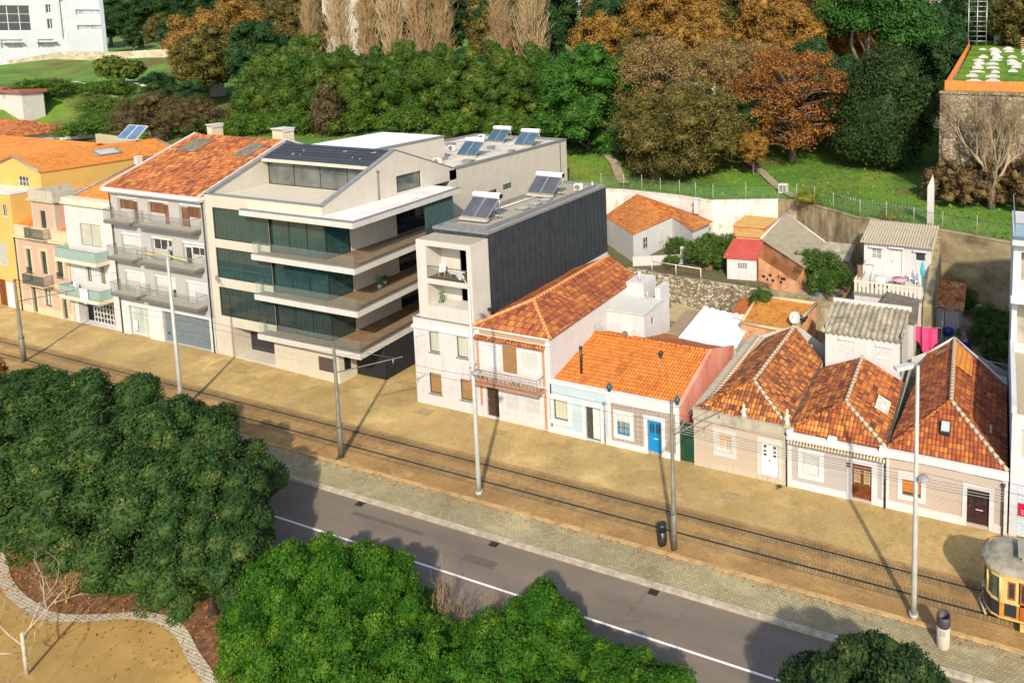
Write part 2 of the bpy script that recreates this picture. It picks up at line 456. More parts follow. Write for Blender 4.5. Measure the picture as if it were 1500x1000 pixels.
def asphalt():
    m, nt, p = _new('asphalt')
    uv = _uv(nt)
    k = _math(nt, 'ADD', _math(nt, 'MULTIPLY', _noise(nt, _uv(nt, (.3, 1, 1)), .5, 6), .6), _math(nt, 'MULTIPLY', _noise(nt, uv, 22, 4, .7), .4))
    c = _ramp(nt, k, [(.36, (.115, .092, .070)), (.5, (.15, .120, .091)), (.66, (.20, .158, .117))])
    # wheel tracks polished a little lighter, running along the road
    sep = _n(nt, 'ShaderNodeSeparateXYZ'); nt.links.new(uv, sep.inputs[0])
    wv = _math(nt, 'SINE', _math(nt, 'MULTIPLY', sep.outputs[1], 4.1))
    c = _mix(nt, _math(nt, 'MULTIPLY', _math(nt, 'ADD', wv, 1), .09), c, (.17, .14, .11))
    c = _mix(nt, _ramp(nt, _noise(nt, _uv(nt, (.22, 1, 1)), .35, 7, .65), [(.45, (0, 0, 0)), (.62, (.5,) * 3)]), c, (.20, .165, .13))
    # cracks
    vt = _n(nt, 'ShaderNodeTexVoronoi', feature='DISTANCE_TO_EDGE'); vt.inputs['Scale'].default_value = .22
    wn = _n(nt, 'ShaderNodeTexNoise'); wn.inputs['Scale'].default_value = 1.2; nt.links.new(uv, wn.inputs['Vector'])
    nt.links.new(_mix(nt, .25, uv, wn.outputs['Color'], 'ADD'), vt.inputs['Vector'])
    c = _mix(nt, _ramp(nt, vt.outputs[0], [(0, (.28,) * 3), (.004, (0, 0, 0))]), c, (.03, .028, .025))
    nt.links.new(c, p.inputs['Base Color']); p.inputs['Roughness'].default_value = .88
    _bump(nt, p, _noise(nt, uv, 30, 4, .7), .25, .02)
    return m
m_asph = asphalt()
m_kerb = oldwall('granite_kerb', [(.3, (.24, .20, .14)), (.5, (.40, .34, .25)), (.7, (.52, .46, .36))], scale=2, streak=(1, 1, 1), bump=.3)
m_kerbtan = oldwall('tan_kerb', [(.3, (.24, .14, .055)), (.5, (.43, .27, .11)), (.72, (.56, .38, .17))], scale=1.5, streak=(1, 1, 1), bump=.4)
m_soil = oldwall('leaf_mulch', [(.3, (.045, .022, .011)), (.45, (.12, .055, .022)), (.58, (.20, .095, .035)), (.7, (.32, .17, .06))], scale=3.2, streak=(1, 1, 1), bump=1.)
m_grass = leafm('lawn_grass', [(.035, .10, .006), (.075, .17, .010), (.13, .22, .018), (.24, .26, .05)], rough=.9, trans=0, scale=.22)
m_scrubground = oldwall('scrub_ground', [(.3, (.02, .045, .01)), (.45, (.05, .085, .02)), (.6, (.11, .11, .035)), (.75, (.2, .15, .06))], scale=.35, streak=(1, 1, 1), bump=1.)
gm = MB(); gm.face([(-1500, -600, -.35), (900, -600, -.35), (900, 1800, -.35), (-1500, 1800, -.35)]); gm.build('ground', m_scrubground, kind='structure')
strip('pavement', m_sett, -140, 40, -4.0, .7, 0, 90, 4)
strip('side_passage', m_sett, -51.5, -42.3, .7, 14.5, -.004, 8, 8)
strip('track_pavement', m_track, -140, 40, -7.55, -4.0, 0, 90, 3)
strip('cobbled_verge', m_verge, -140, 40, -9.62, -7.78, 0, 90, 2)
MB().box(-140, 40, -7.78, -7.55, -.2, .05).build('track_kerb', m_kerbtan, kind='structure')
k = MB()
x = -140.
while x < 40:
    L = random.uniform(.9, 1.3); k.box(x + .008, x + L - .008, -9.86, -9.62, -.3, .015 + random.uniform(-.006, .006)); x += L
k.build('road_kerb', m_kerb, kind='structure')
strip('road', m_asph, -140, 40, -15.75, -9.86, -.15, 60, 3)
k = MB(); x = -140.
while x < 40:
    L = random.uniform(.9, 1.3); k.box(x + .008, x + L - .008, -15.98, -15.75, -.3, .0); x += L
k.build('far_road_kerb', m_kerb, kind='structure')
m_line = oldwall('road_paint', [(.25, (.35, .32, .28)), (.4, (.72, .70, .64)), (.7, (.80, .78, .72))], scale=5, streak=(1, 1, 1), bump=.1)
strip('road_marking', m_line, -140, 40, -12.61, -12.50, -.146, 60, 1)
for i, (x, y, a, b) in enumerate(((-27.5, -11.6, 2.2, .5), (-36.5, -10.9, 5.5, .25))):
    MB().box(x, x + a, y, y + b, -.2, -.1465).build('road_patch', oldwall('asphalt_patch', [(.3, (.085, .070, .056)), (.7, (.13, .105, .083))], scale=3, streak=(1, 1, 1), bump=.2), kind='structure')
for i in range(9):
    x = -88 + i * 10.2; MB().box(x, x + .55, -10.25, -9.9, -.2, -.144).build('road_drain', plain('drain_iron', (.035, .03, .028), .6, .4), kind='structure')
# rails: a pair of grooved rails with a row of darker edge setts beside each
m_rail = plain('rail_steel', (.085, .055, .035), .45, .7, var=.4, scale=6)
for yr in (-4.64, -6.04):
    strip('rail_edge', m_tooth, -140, 40, yr - .42, yr + .42, .004, 90, 2)
    r = MB(); r.box(-140, 40, yr - .035, yr + .005, -.05, .014); r.box(-140, 40, yr + .045, yr + .075, -.05, .012); r.build('tram_rail', m_rail, kind='structure')
    g = MB(); g.box(-140, 40, yr + .008, yr + .042, -.05, .006); g.build('rail_groove', plain('groove_dirt', (.02, .014, .01), .95), kind='structure')
# planting bed and park path with its curved cobble border
curve = [(-120, -17.5), (-75, -17.8), (-60, -18.6), (-52.3, -19.7), (-49.6, -20.5), (-47.2, -21.0), (-44.2, -21.15), (-42.2, -20.6), (-40.2, -19.75), (-38.6, -19.45), (-36.9, -19.6), (-35.0, -20.2), (-33.2, -20.7), (-31.4, -21.3), (-29, -22.4), (-25, -24.2), (-18, -26), (0, -27), (40, -27)]
def smoothline(P, n=6):
    out = []
    for i in range(len(P) - 1):
        p0, p1, p2, p3 = P[max(i - 1, 0)], P[i], P[i + 1], P[min(i + 2, len(P) - 1)]
        for k in range(n):
            t = k / n
            out.append(tuple(.5 * ((2 * p1[a]) + (-p0[a] + p2[a]) * t + (2 * p0[a] - 5 * p1[a] + 4 * p2[a] - p3[a]) * t * t + (-p0[a] + 3 * p1[a] - 3 * p2[a] + p3[a]) * t ** 3) for a in (0, 1)))
    out.append(P[-1]); return out
cv = smoothline(curve)
s1, s2, s3 = MB(), MB(), MB()
for a, b in zip(cv, cv[1:]):
    s1.face([(a[0], a[1], -.03), (b[0], b[1], -.03), (b[0], -15.98, -.03), (a[0], -15.98, -.03)])
    s2.face([(a[0], a[1] - .48, .0), (b[0], b[1] - .48, .0), (b[0], b[1], .0), (a[0], a[1], .0)])
    s3.face([(a[0], -75, -.012), (b[0], -75, -.012), (b[0], b[1] - .48, -.012), (a[0], a[1] - .48, -.012)])
s1.build('planting_bed', m_soil, kind='structure'); s2.build('path_border', m_border, kind='structure'); s3.build('park_path', m_path, kind='structure')
# ------------------------------------------------------------------ hillside behind the houses
WALLX = [(-47, 34.0), (-44, 34.4), (-36, 33.8), (-33.6, 33.2), (-31.2, 32.8), (-24.1, 35.6), (-22, 36.0), (-17, 33.2), (-13.6, 31.0), (-5, 28.9), (1.5, 26.8), (14, 24)]
def wally(x):
    if x <= WALLX[0][0]: return 12 + (34 - 12) * max(0, 1 - (WALLX[0][0] - x) / 4.)
    for (a, b), (c, d) in zip(WALLX, WALLX[1:]):
        if a <= x <= c: return b + (d - b) * (x - a) / (c - a)
    return WALLX[-1][1]
CP = [(-60, 12, 5), (-52, 12, 5), (-90, 12, 5), (-130, 12, 5), (-200, 12, 6), (-300, 12, 8), (-55, 30, 8.5), (-45, 34, 8.9), (-33, 31, 8.9), (-24, 36, 8.9), (-14, 31, 8.9), (1, 27, 8.9), (20, 24, 8.9), (40, 30, 9),
      (-26, 52, 10), (-8, 50, 9.8), (5, 45, 9.7), (-36, 69, 12), (-20, 82, 12.5), (0, 66, 10.5), (30, 70, 11), (-57, 46, 11), (-70, 51, 13), (-87, 44, 13.5), (-102, 37, 13.2), (-115, 34, 12.8), (-150, 28, 11.3), (-160, 32, 12), (-200, 36, 13.5), (-190, 24, 10),
      (-155, 38, 14.3), (-174, 42, 17.3), (-160, 45, 17.0), (-178, 55, 18.2), (-200, 75, 20.2), (-230, 95, 22), (-280, 140, 24.3), (-260, 100, 22), (-330, 110, 20.6), (-400, 130, 21), (-230, 60, 17), (-300, 80, 18),
      (-36, 110, 17), (-100, 80, 17), (-100, 130, 20), (-150, 90, 19.5), (-60, 160, 27), (0, 110, 15), (0, 180, 27), (60, 120, 16), (-140, 60, 16), (-50, 85, 14), (-200, 200, 31), (-20, 250, 35), (-400, 300, 38), (100, 300, 35), (-200, 500, 46), (-600, 300, 38), (200, 600, 46), (-500, 900, 52), (-900, 600, 52), (-290, 110, 22), (-320, 95, 21.5), (-300, 160, 30), (-260, 220, 38), (-100, 260, 36)]
_cp = np.array(CP)
def hz(x, y):
    d2 = (_cp[:, 0] - x) ** 2 + (_cp[:, 1] - y) ** 2
    wgt = 1 / (d2 + 6) ** 1.7
    return float((wgt * _cp[:, 2]).sum() / wgt.sum())
def terrain():
    m = MB()
    xs = [-900, -600, -450] + [-400 + 8 * i for i in range(25)] + [-200 + 4 * i for i in range(36)] + [-56 + 1.5 * i for i in range(48)] + [16, 22, 30, 45, 70, 110, 200, 400]
    ts = [0, .8, 2, 3.5, 5, 7, 9, 11, 13, 15, 18, 21, 24, 28, 32, 36, 41, 46, 52, 58, 65, 73, 82, 92, 105, 120, 140, 165, 200, 250, 320, 420, 600, 900, 1500]
    xs = sorted(set(xs + [a for a, b in WALLX])); G = []
    for x in xs:
        y0 = wally(x); col = []
        for t in ts: col.append((x, y0 + t, hz(x, y0 + t) if t > 2 or x < -46 else min(8.85, hz(x, y0 + t))))
        G.append(col)
    nx, ny = len(xs), len(ts)
    m.v = [p for c in G for p in c]
    for i in range(nx - 1):
        for j in range(ny - 1):
            m.f.append((i * ny + j, (i + 1) * ny + j, (i + 1) * ny + j + 1, i * ny + j + 1)); m.mi.append(0); m.sm.append(True)
    return m.build('hillside', hill_mat(), kind='structure')
def hill_mat():
    m, nt, p = _new('hillside_grass')
    v = _obj(nt)
    g1 = _ramp(nt, _math(nt, 'ADD', _math(nt, 'MULTIPLY', _noise(nt, v, .12, 4), .6), _math(nt, 'MULTIPLY', _noise(nt, v, 2.2, 6, .7), .4)), [(.32, (.028, .085, .005)), (.46, (.065, .155, .008)), (.58, (.115, .20, .014)), (.7, (.19, .21, .035))])
    d = _ramp(nt, _noise(nt, v, .09, 7, .65), [(.50, (0, 0, 0)), (.66, (.9,) * 3)])
    c = _mix(nt, d, g1, _ramp(nt, _noise(nt, v, 1.3, 6), [(.35, (.05, .03, .012)), (.65, (.16, .085, .03))]))
    nt.links.new(c, p.inputs['Base Color']); p.inputs['Roughness'].default_value = .95
    _bump(nt, p, _noise(nt, v, 3, 8, .75), .9, .15)
    return m
terrain()
# ------------------------------------------------------------------ shared building parts
M_white = plaster('white_render', (.545, .53, .515), (.26, .22, .16), amount=.42)
M_white2 = plaster('weathered_white_render', (.52, .50, .46), amount=.55)
M_trim = plaster('white_trim', (.60, .59, .575), amount=.2)
M_frame_d = plain('dark_frame', (.035, .045, .045), .4, .3)
M_frame_w = plain('white_frame', (.60, .59, .56), .45)
M_shutter = ribbed('white_shutter', (.62, .61, .59), (.66, .65, .63), .09, 1, .6, .5, .35)
M_glass = glassm('dark_glass', (.03, .04, .042), .05)
M_curtain = glassm('curtained_glass', (.40, .40, .30), .12, (.55, .54, .42), .15)
M_brown_sh = ribbed('brown_shutter', (.27, .15, .05), (.36, .21, .08), .06, 1, .4, .5, .3)
M_iron = plain('wrought_iron', (.03, .035, .035), .5, .4)
M_zinc = plain('zinc_coping', (.24, .245, .245), .5, .3, var=.2)
M_orange = tiles('new_orange_tiles', [(.3, (.50, .125, .015)), (.5, (.74, .20, .020)), (.75, (.80, .26, .035))], patchscale=.3, bump=.8)
M_rust = tiles('weathered_red_tiles', [(.3, (.15, .032, .010)), (.43, (.31, .070, .015)), (.56, (.50, .135, .022)), (.72, (.70, .28, .055))], patchscale=.3)
def pane_box(m, O, U, N, u0, u1, z0, z1, d0, d1):
    """thin box lying in an opening between depths d0 and d1 behind the wall face"""
    O, U, N = Vector(O), Vector(U), Vector(N)
    c = O + U * ((u0 + u1) / 2) - N * ((d0 + d1) / 2) + Vector((0, 0, (z0 + z1) / 2))
    m.obox(c, U * (abs(u1 - u0) / 2), N * (abs(d1 - d0) / 2), Vector((0, 0, (z1 - z0) / 2)))
def window(par, u0, u1, z0, z1, O=(0, 0, 0), U=(1, 0, 0), N=(0, -1, 0), glass=None, frame=None, bars=(1, 0), depth=.14, name='window', shutter=None, sm=None, t=.06, sill=None, label=None):
    """frame (part) > pane (sub-part), optional roller shutter covering the top share `shutter`"""
    frame = frame or M_frame_w; glass = glass or M_glass
    f = MB()
    for a, b, c, d in ((u0, u0 + t, z0, z1), (u1 - t, u1, z0, z1), (u0 + t, u1 - t, z0, z0 + t), (u0 + t, u1 - t, z1 - t, z1)):
        pane_box(f, O, U, N, a, b, c, d, depth - .07, depth - .005)
    nb, nh = bars
    for i in range(1, nb + 1):
        x = u0 + (u1 - u0) * i / (nb + 1); pane_box(f, O, U, N, x - t * .4, x + t * .4, z0 + t, z1 - t, depth - .06, depth - .012)
    for i in range(1, nh + 1):
        z = z0 + (z1 - z0) * i / (nh + 1); pane_box(f, O, U, N, u0 + t, u1 - t, z - t * .35, z + t * .35, depth - .058, depth - .014)
    fo = f.build(name, frame, par, label)
    g = MB(); pane_box(g, O, U, N, u0, u1, z0, z1, depth - .03, depth + .02); g.build('pane', glass, fo)
    if shutter:
        s = MB(); zz = z1 - (z1 - z0) * shutter; pane_box(s, O, U, N, u0 + .01, u1 - .01, zz, z1 - .005, depth - .1, depth - .072)
        n = max(2, int((z1 - zz) / .09))
        for i in range(n):
            z = zz + (z1 - zz) * (i + .5) / n; pane_box(s, O, U, N, u0 + .012, u1 - .012, z - .028, z + .028, depth - .112, depth - .1)
        s.build('shutter', sm or M_shutter, fo)
    if sill:
        s = MB(); pane_box(s, O, U, N, u0 - .08, u1 + .08, z0 - .09, z0 - .004, -.07, .06); s.build('sill', sill, fo)
    return fo
def door(par, u0, u1, z0, z1, mat, O=(0, 0, 0), U=(1, 0, 0), N=(0, -1, 0), depth=.16, panels=((.12, .88, .08, .42), (.12, .88, .5, .92)), lights=(), leaves=1, glass=None, label=None, slot=False):
    m = MB(); w, h = u1 - u0, z1 - z0
    for k in range(leaves):
        a, b = u0 + w * k / leaves + (.01 if k else 0), u0 + w * (k + 1) / leaves
        pane_box(m, O, U, N, a, b, z0, z1, depth - .05, depth)
        for (p, q, r, s) in panels:
            W = b - a
            pane_box(m, O, U, N, a + W * p, a + W * q, z0 + h * r, z0 + h * s, depth - .075, depth - .05)
            pane_box(m, O, U, N, a + W * (p + .07), a + W * (q - .07), z0 + h * (r + .03), z0 + h * (s - .03), depth - .09, depth - .075)
    d = m.build('door', mat, par, label)
    for (p, q, r, s) in lights:
        g = MB(); pane_box(g, O, U, N, u0 + w * p, u0 + w * q, z0 + h * r, z0 + h * s, depth - .098, depth - .091); g.build('door_light', glass or M_glass, d)
    hm = MB(); hx = u0 + w * (.13 if leaves == 1 else .47)
    pane_box(hm, O, U, N, hx - .02, hx + .02, z0 + h * .46, z0 + h * .53, depth - .15, depth - .09); hm.build('handle', plain('brass', (.55, .42, .18), .3, .8), d)
    if slot:
        s = MB(); pane_box(s, O, U, N, u0 + w * .4, u0 + w * .72, z0 + h * .40, z0 + h * .425, depth - .1, depth - .09); s.build('letter_slot', M_frame_w, d)
    return d
def surround(par, u0, u1, z0, z1, t, mat=None, O=(0, 0, 0), U=(1, 0, 0), N=(0, -1, 0), bottom=True, proud=.045, tt=None):
    m = MB(); tt = tt or t
    pane_box(m, O, U, N, u0 - t, u0, z0, z1, -proud, -.0); pane_box(m, O, U, N, u1, u1 + t, z0, z1, -proud, 0)
    pane_box(m, O, U, N, u0 - t, u1 + t, z1, z1 + tt, -proud - .006, 0)
    if bottom: pane_box(m, O, U, N, u0 - t, u1 + t, z0 - t, z0, -proud - .006, 0)
    return m.build('door_surround' if not bottom else 'window_surround', mat or M_trim, par)
def railing(par, pts, z0, h, mat, step=.12, r=.012, name='railing', rail=.025):
    m = MB()
    for a, b in zip(pts, pts[1:]):
        A, B = Vector((*a, z0)), Vector((*b, z0)); L = (B - A).length; n = max(1, int(L / step))
        for i in range(n + 1):
            p = A.lerp(B, i / n); m.tube([p, p + Vector((0, 0, h))], r, 4, False)
        for z in (h, .08):
            m.tube([A + Vector((0, 0, z)), B + Vector((0, 0, z))], rail if z == h else r * 1.2, 5)
    return m.build(name, mat, par)
def pipe(par, x, y, z0, z1, mat=None, r=.045, hopper=True, name='drainpipe'):
    m = MB(); m.tube([(x, y, z0), (x, y, z1)], r, 8)
    for z in (z0 + .6, (z0 + z1) / 2, z1 - .4): m.tube([(x, y, z - .03), (x, y, z + .03)], r * 1.35, 8)
    if hopper: m.lathe((x, y, z1 - .02), [(r, 0), (r * 2.6, .16), (r * 2.6, .22), (r, .23)], 8)
    return m.build(name, mat or M_iron, par)
def shell(m, x0, x1, y0, y1, z0, z1, front=(), right=(), left=(), back=(), depth=.16, roof=False):
    """four walls of a rectangular house with openings on each side"""
    m.wall((0, y0, 0), (1, 0, 0), x0, x1, z0, z1, front, depth)
    m.wall((x1, 0, 0), (0, 1, 0), y0, y1, z0, z1, right, depth)
    m.wall((x0, 0, 0), (0, -1, 0), -y1, -y0, z0, z1, left, depth)
    m.wall((0, y1, 0), (-1, 0, 0), -x1, -x0, z0, z1, back, depth)
    if roof: m.face([(x0, y0, z1), (x1, y0, z1), (x1, y1, z1), (x0, y1, z1)])
    return m
def slabroof(m, pts, t=.12):
    """sloping roof face with thickness"""
    P = [Vector(p) for p in pts]
    n = (P[1] - P[0]).cross(P[2] - P[0]).normalized()
    if n.z < 0: P.reverse(); n = -n
    Q = [p - Vector((0, 0, t)) for p in P]
    m.face(P); m.face(Q[::-1])
    for i in range(len(P)):
        j = (i + 1) % len(P); m.face([Q[i], Q[j], P[j], P[i]])
def ridgecaps(par, a, b, mat, r=.12, step=.38, name='ridge_caps', lap=True):
    """half-round ridge tiles laid one after another"""
    A, B = Vector(a), Vector(b); L = (B - A).length; n = max(1, int(L / step)); m = MB()
    for i in range(n):
        p, q = A.lerp(B, i / n), A.lerp(B, (i + .97) / n)
        m.tube([p, q], [r * 1.12, r * .86], 8, True)
    return m.build(name, mat, par)
def ac_unit(loc, rz, label, group=None):
    t = thing('air_conditioner', loc, label, 'air conditioner', group)
    M_ac = plain('ac_casing', (.66, .63, .56), .5)
    b = MB().box(loc[0] - .42, loc[0] + .42, loc[1] - .17, loc[1] + .17, loc[2] + .06, loc[2] + .70); b.build('casing', M_ac, t, bevel=.015)
    g = MB()
    for k in range(3):
        rr = .08 + .08 * k; pts = [(loc[0] - .1 + rr * math.cos(a * PI / 8), loc[1] - .19, loc[2] + .38 + rr * math.sin(a * PI / 8)) for a in range(17)]
        g.tube(pts, .012, 4, False)
    g.tube([(loc[0] - .1, loc[1] - .19, loc[2] + .38), (loc[0] - .1, loc[1] - .175, loc[2] + .38)], .27, 16)
    g.build('fan_grille', plain('fan_dark', (.18, .17, .15), .6), t)
    f = MB().box(loc[0] - .36, loc[0] - .26, loc[1] - .2, loc[1] + .2, loc[2], loc[2] + .06).box(loc[0] + .26, loc[0] + .36, loc[1] - .2, loc[1] + .2, loc[2], loc[2] + .06); f.build('feet', M_iron, t)
    t.rotation_euler = (0, 0, rz)
    return t
def solar_heater(loc, label, group, tank=None, w=2.3, rz=0., flip=1, pc=(.075, .075, .085)):
    """two flat collectors leaning on a frame with a tank along the top edge"""
    t = thing('solar_water_heater', loc, label, 'solar heater', group)
    X, Y, Z = loc; M_pan = glassm('collector_%02d' % int(pc[2] * 200), pc, .18, None, .2); M_al = plain('aluminium', (.55, .55, .53), .35, .7)
    lo, hi = Vector((X, Y - .75, Z + .25)), Vector((X, Y + .75, Z + 1.55)); up = (hi - lo); nrm = Vector((0, -up.z, up.y)).normalized()
    for k in (-1, 1):
        c = (lo + hi) / 2 + Vector((k * w / 4, 0, 0))
        f = MB(); f.obox(c, (w / 4 - .03, 0, 0), up / 2, nrm * .045); p = f.build('collector', M_al, t)
        g = MB(); g.obox(c + nrm * .048, (w / 4 - .075, 0, 0), up / 2 * .96, nrm * .006); g.build('collector_glass', M_pan, p)
    m = MB(); r = .27; c = hi + Vector((0, .12, .16)); m.tube([c - Vector((w / 2 + .02, 0, 0)), c - Vector((w / 2 - .04, 0, 0)), c + Vector((w / 2 - .04, 0, 0)), c + Vector((w / 2 + .02, 0, 0))], [r * .86, r, r, r * .86], 18)
    tk = m.build('tank', plain('tank_white', (.74, .73, .70), .35), t)
    e = MB(); e.tube([c + Vector((w / 2 + .02, 0, 0)), c + Vector((w / 2 + .05, 0, 0))], r * .8, 16); e.build('end_cap', M_iron if tank == 'dark' else M_al, tk)
    s = MB()
    for k in (-1, 1):
        x = X + k * (w / 2 - .12)
        s.tube([(x, Y - .75, Z + .2), (x, Y + .95, Z + .06)], .025, 5); s.tube([(x, Y + .9, Z + .05), (x, Y + .85, Z + 1.6)], .025, 5); s.tube([(x, Y + .9, Z + .06), (x, Y + .2, Z + 1.0)], .02, 5)
    s.tube([(X - w / 2 + .12, Y + .9, Z + .3), (X + w / 2 - .12, Y + .9, Z + 1.2)], .018, 5)
    s.build('stand', M_al, t)
    b = MB().box(X - w / 2, X + w / 2, Y - .95, Y - .6, Z, Z + .2).box(X - w / 2, X + w / 2, Y + .75, Y + 1.05, Z, Z + .1); b.build('ballast', plain('concrete_block', (.42, .38, .31), .9), t)
    t.rotation_euler = (0, 0, rz)
    return t
# ================================================================== tall narrow house with zinc side (right of the modern block)
def narrow_house():
    t = thing('townhouse', (-39.6, 0, 0), 'narrow white five-storey house with a tall dark zinc side wall and two balcony recesses', 'house')
    m = MB()
    lo = [(-40.97, -40.02, 4.36, 5.98), (-38.3, -37.3, 4.36, 5.98), (-41.17, -40.0, 1.0, 2.65), (-38.15, -37.0, 1.0, 2.65)]
    shell(m, -42.5, -36.66, 0, 18.5, -.1, 6.95, front=lo)
    m.face([(-42.5, 0, 6.95), (-36.66, 0, 6.95), (-36.66, 18.5, 6.95), (-42.5, 18.5, 6.95)])
    m.build('wall', M_white, t)
    c = MB().box(-42.62, -36.6, -.12, -.003, 6.12, 6.3).box(-42.56, -36.63, -.06, -.003, 6.3, 6.36).box(-42.62, -42.503, 0, 4, 6.12, 6.3); c.build('cornice', M_trim, t)
    c = MB().box(-42.54, -36.64, -.04, .14, 6.953, 7.0); c.build('coping', M_zinc, t)
    for i, h in enumerate(lo):
        window(t, *h, bars=(0, 0), frame=M_frame_d, glass=M_curtain if i < 2 else M_brown_sh, sill=M_zinc, depth=.12)
    # upper white box with two recessed balconies
    b = MB(); hs = [(-40.97, -37.1, 10.15, 12.7), (-40.97, -37.1, 8.05, 9.75)]
    b.wall((0, .12, 0), (1, 0, 0), -41.9, -36.67, 7.0, 13.1, hs, 1.5)
    b.wall((-36.67, 0, 0), (0, 1, 0), .12, 1.95, 7, 13.1); b.wall((-41.9, 0, 0), (0, -1, 0), -1.95, -.12, 7, 13.1)
    b.face([(-41.9, .12, 13.1), (-36.67, .12, 13.1), (-36.67, 1.95, 13.1), (-41.9, 1.95, 13.1)])
    b.face([(-41.5, 1.62, 7.2), (-37.1, 1.62, 7.2), (-37.1, 1.62, 13), (-41.5, 1.62, 13)])
    b.build('upper_wall', plaster('cream_render', (.53, .50, .44), (.3, .26, .2), .3), t)
    for q in ((10.152, 10.17), (7.2, 7.3)): MB().box(-40.97, -37.1, .14, 1.6, *q).build('balcony_floor', plain('deck_dark', (.13, .10, .07), .8), t)
    f = MB().box(-41.8, -36.8, .2, 1.85, 13.103, 13.13); f.build('flat_roof', plain('roof_gravel', (.33, .29, .22), .95), t)
    railing(t, [(-40.95, .17), (-37.12, .17)], 10.17, .95, M_iron)
    for z0 in (10.2, 7.35):
        window(t, -39.07, -37.15, z0, z0 + 2.2, O=(0, 1.62, 0), glass=M_curtain, frame=M_frame_d, bars=(1, 0), depth=-.0 + .03, name='balcony_door')
    # zinc-clad volume behind
    z = MB(); shell(z, -41.95, -36.62, 1.95, 18.5, 6.9, 13.42)
    for i in range(24):
        y = 2.3 + i * .68; z.box(-36.62, -36.585, y, y + .03, 6.9, 13.4)
    z.build('zinc_cladding', ribbed('dark_zinc', (.014, .020, .025), (.042, .052, .060), .68, 0, .25, .6, .55), t)
    z = MB().box(-42.0, -36.55, 1.9, 2.15, 13.42, 13.62).box(-36.8, -36.55, 2.15, 18.55, 13.42, 13.6).box(-42.0, -41.8, 2.15, 18.55, 13.42, 13.6).box(-41.8, -36.8, 18.3, 18.55, 13.42, 13.75)
    z.box(-41.5, -37.3, 2.6, 2.72, 13.45, 13.8).box(-37.42, -37.3, 2.72, 17.8, 13.45, 13.8).box(-41.5, -41.38, 2.72, 17.8, 13.45, 13.8)
    z.build('parapet_coping', M_zinc, t)
    r = MB().box(-41.8, -36.8, 2.15, 18.3, 13.43, 13.46); r.build('flat_roof', plain('roof_gravel', (.33, .29, .22), .95), t)
    for y in (8.3, 9.9, 11.4):
        s = MB().box(-39.3, -38.3, y, y + .9, 13.46, 13.62); s = s.build('roof_light', M_zinc, t); g = MB().box(-39.2, -38.4, y + .1, y + .8, 13.622, 13.64); g.build('pane', plain('roof_light_dome', (.45, .42, .36), .3), s)
    p = MB(); p.tube([(-37.5, 17.5, 13.46), (-37.5, 17.5, 14.1)], .08, 8); p.tube([(-40.8, 6.5, 13.6), (-40.2, 15, 13.6)], .06, 6); p.build('roof_pipe', M_frame_w, t)
    solar_heater((-40.0, 5.0, 13.62), 'solar water heater nearest the street on the zinc-sided house roof', 'solar heaters on the narrow house', tank='dark', w=2.7)
    solar_heater((-40.0, 13.4, 13.62), 'solar water heater farther back on the zinc-sided house roof, beside a fan unit', 'solar heaters on the narrow house', tank='dark', w=2.9)
    ac_unit((-38.2, 16.2, 13.46), .4, 'white fan unit at the back of the zinc-sided house roof')
    # balcony furniture
    M_w = plain('white_plastic', (.78, .77, .74), .4)
    def chair(x, y, z, rz, label, cover=False):
        c = thing('balcony_chair', (x, y, z), label, 'chair', 'chairs on the narrow house balconies')
        MB().box(x - .24, x + .24, y - .24, y + .24, z + .40, z + .44).build('seat', M_w, c); MB().obox((x, y + .24, z + .68), (.23, 0, 0), (0, .02, 0), (0, .05, .24)).build('backrest', M_w, c)
        for a in (-1, 1):
            for b2 in (-1, 1): MB().tube([(x + a * .22, y + b2 * .22, z), (x + a * .2, y + b2 * .2, z + .4)], .018, 5).build('leg', M_w, c)
        c.rotation_euler = (0, 0, rz)
    chair(-40.1, .75, 10.17, .6, 'white chair on the upper balcony of the narrow house'); chair(-38.0, .85, 7.3, -1.2, 'white chair on the lower balcony of the narrow house')
    tb = thing('balcony_table', (-38.6, .75, 10.17), 'low white table on the upper balcony of the narrow house', 'table')
    MB().box(-39.1, -38.1, .45, 1.05, 10.6, 10.65).build('tabletop', M_w, tb)
    for a in (-39.05, -38.15):
        for b2 in (.5, 1.0): MB().tube([(a, b2, 10.17), (a, b2, 10.6)], .02, 5).build('leg', M_w, tb)
narrow_house()
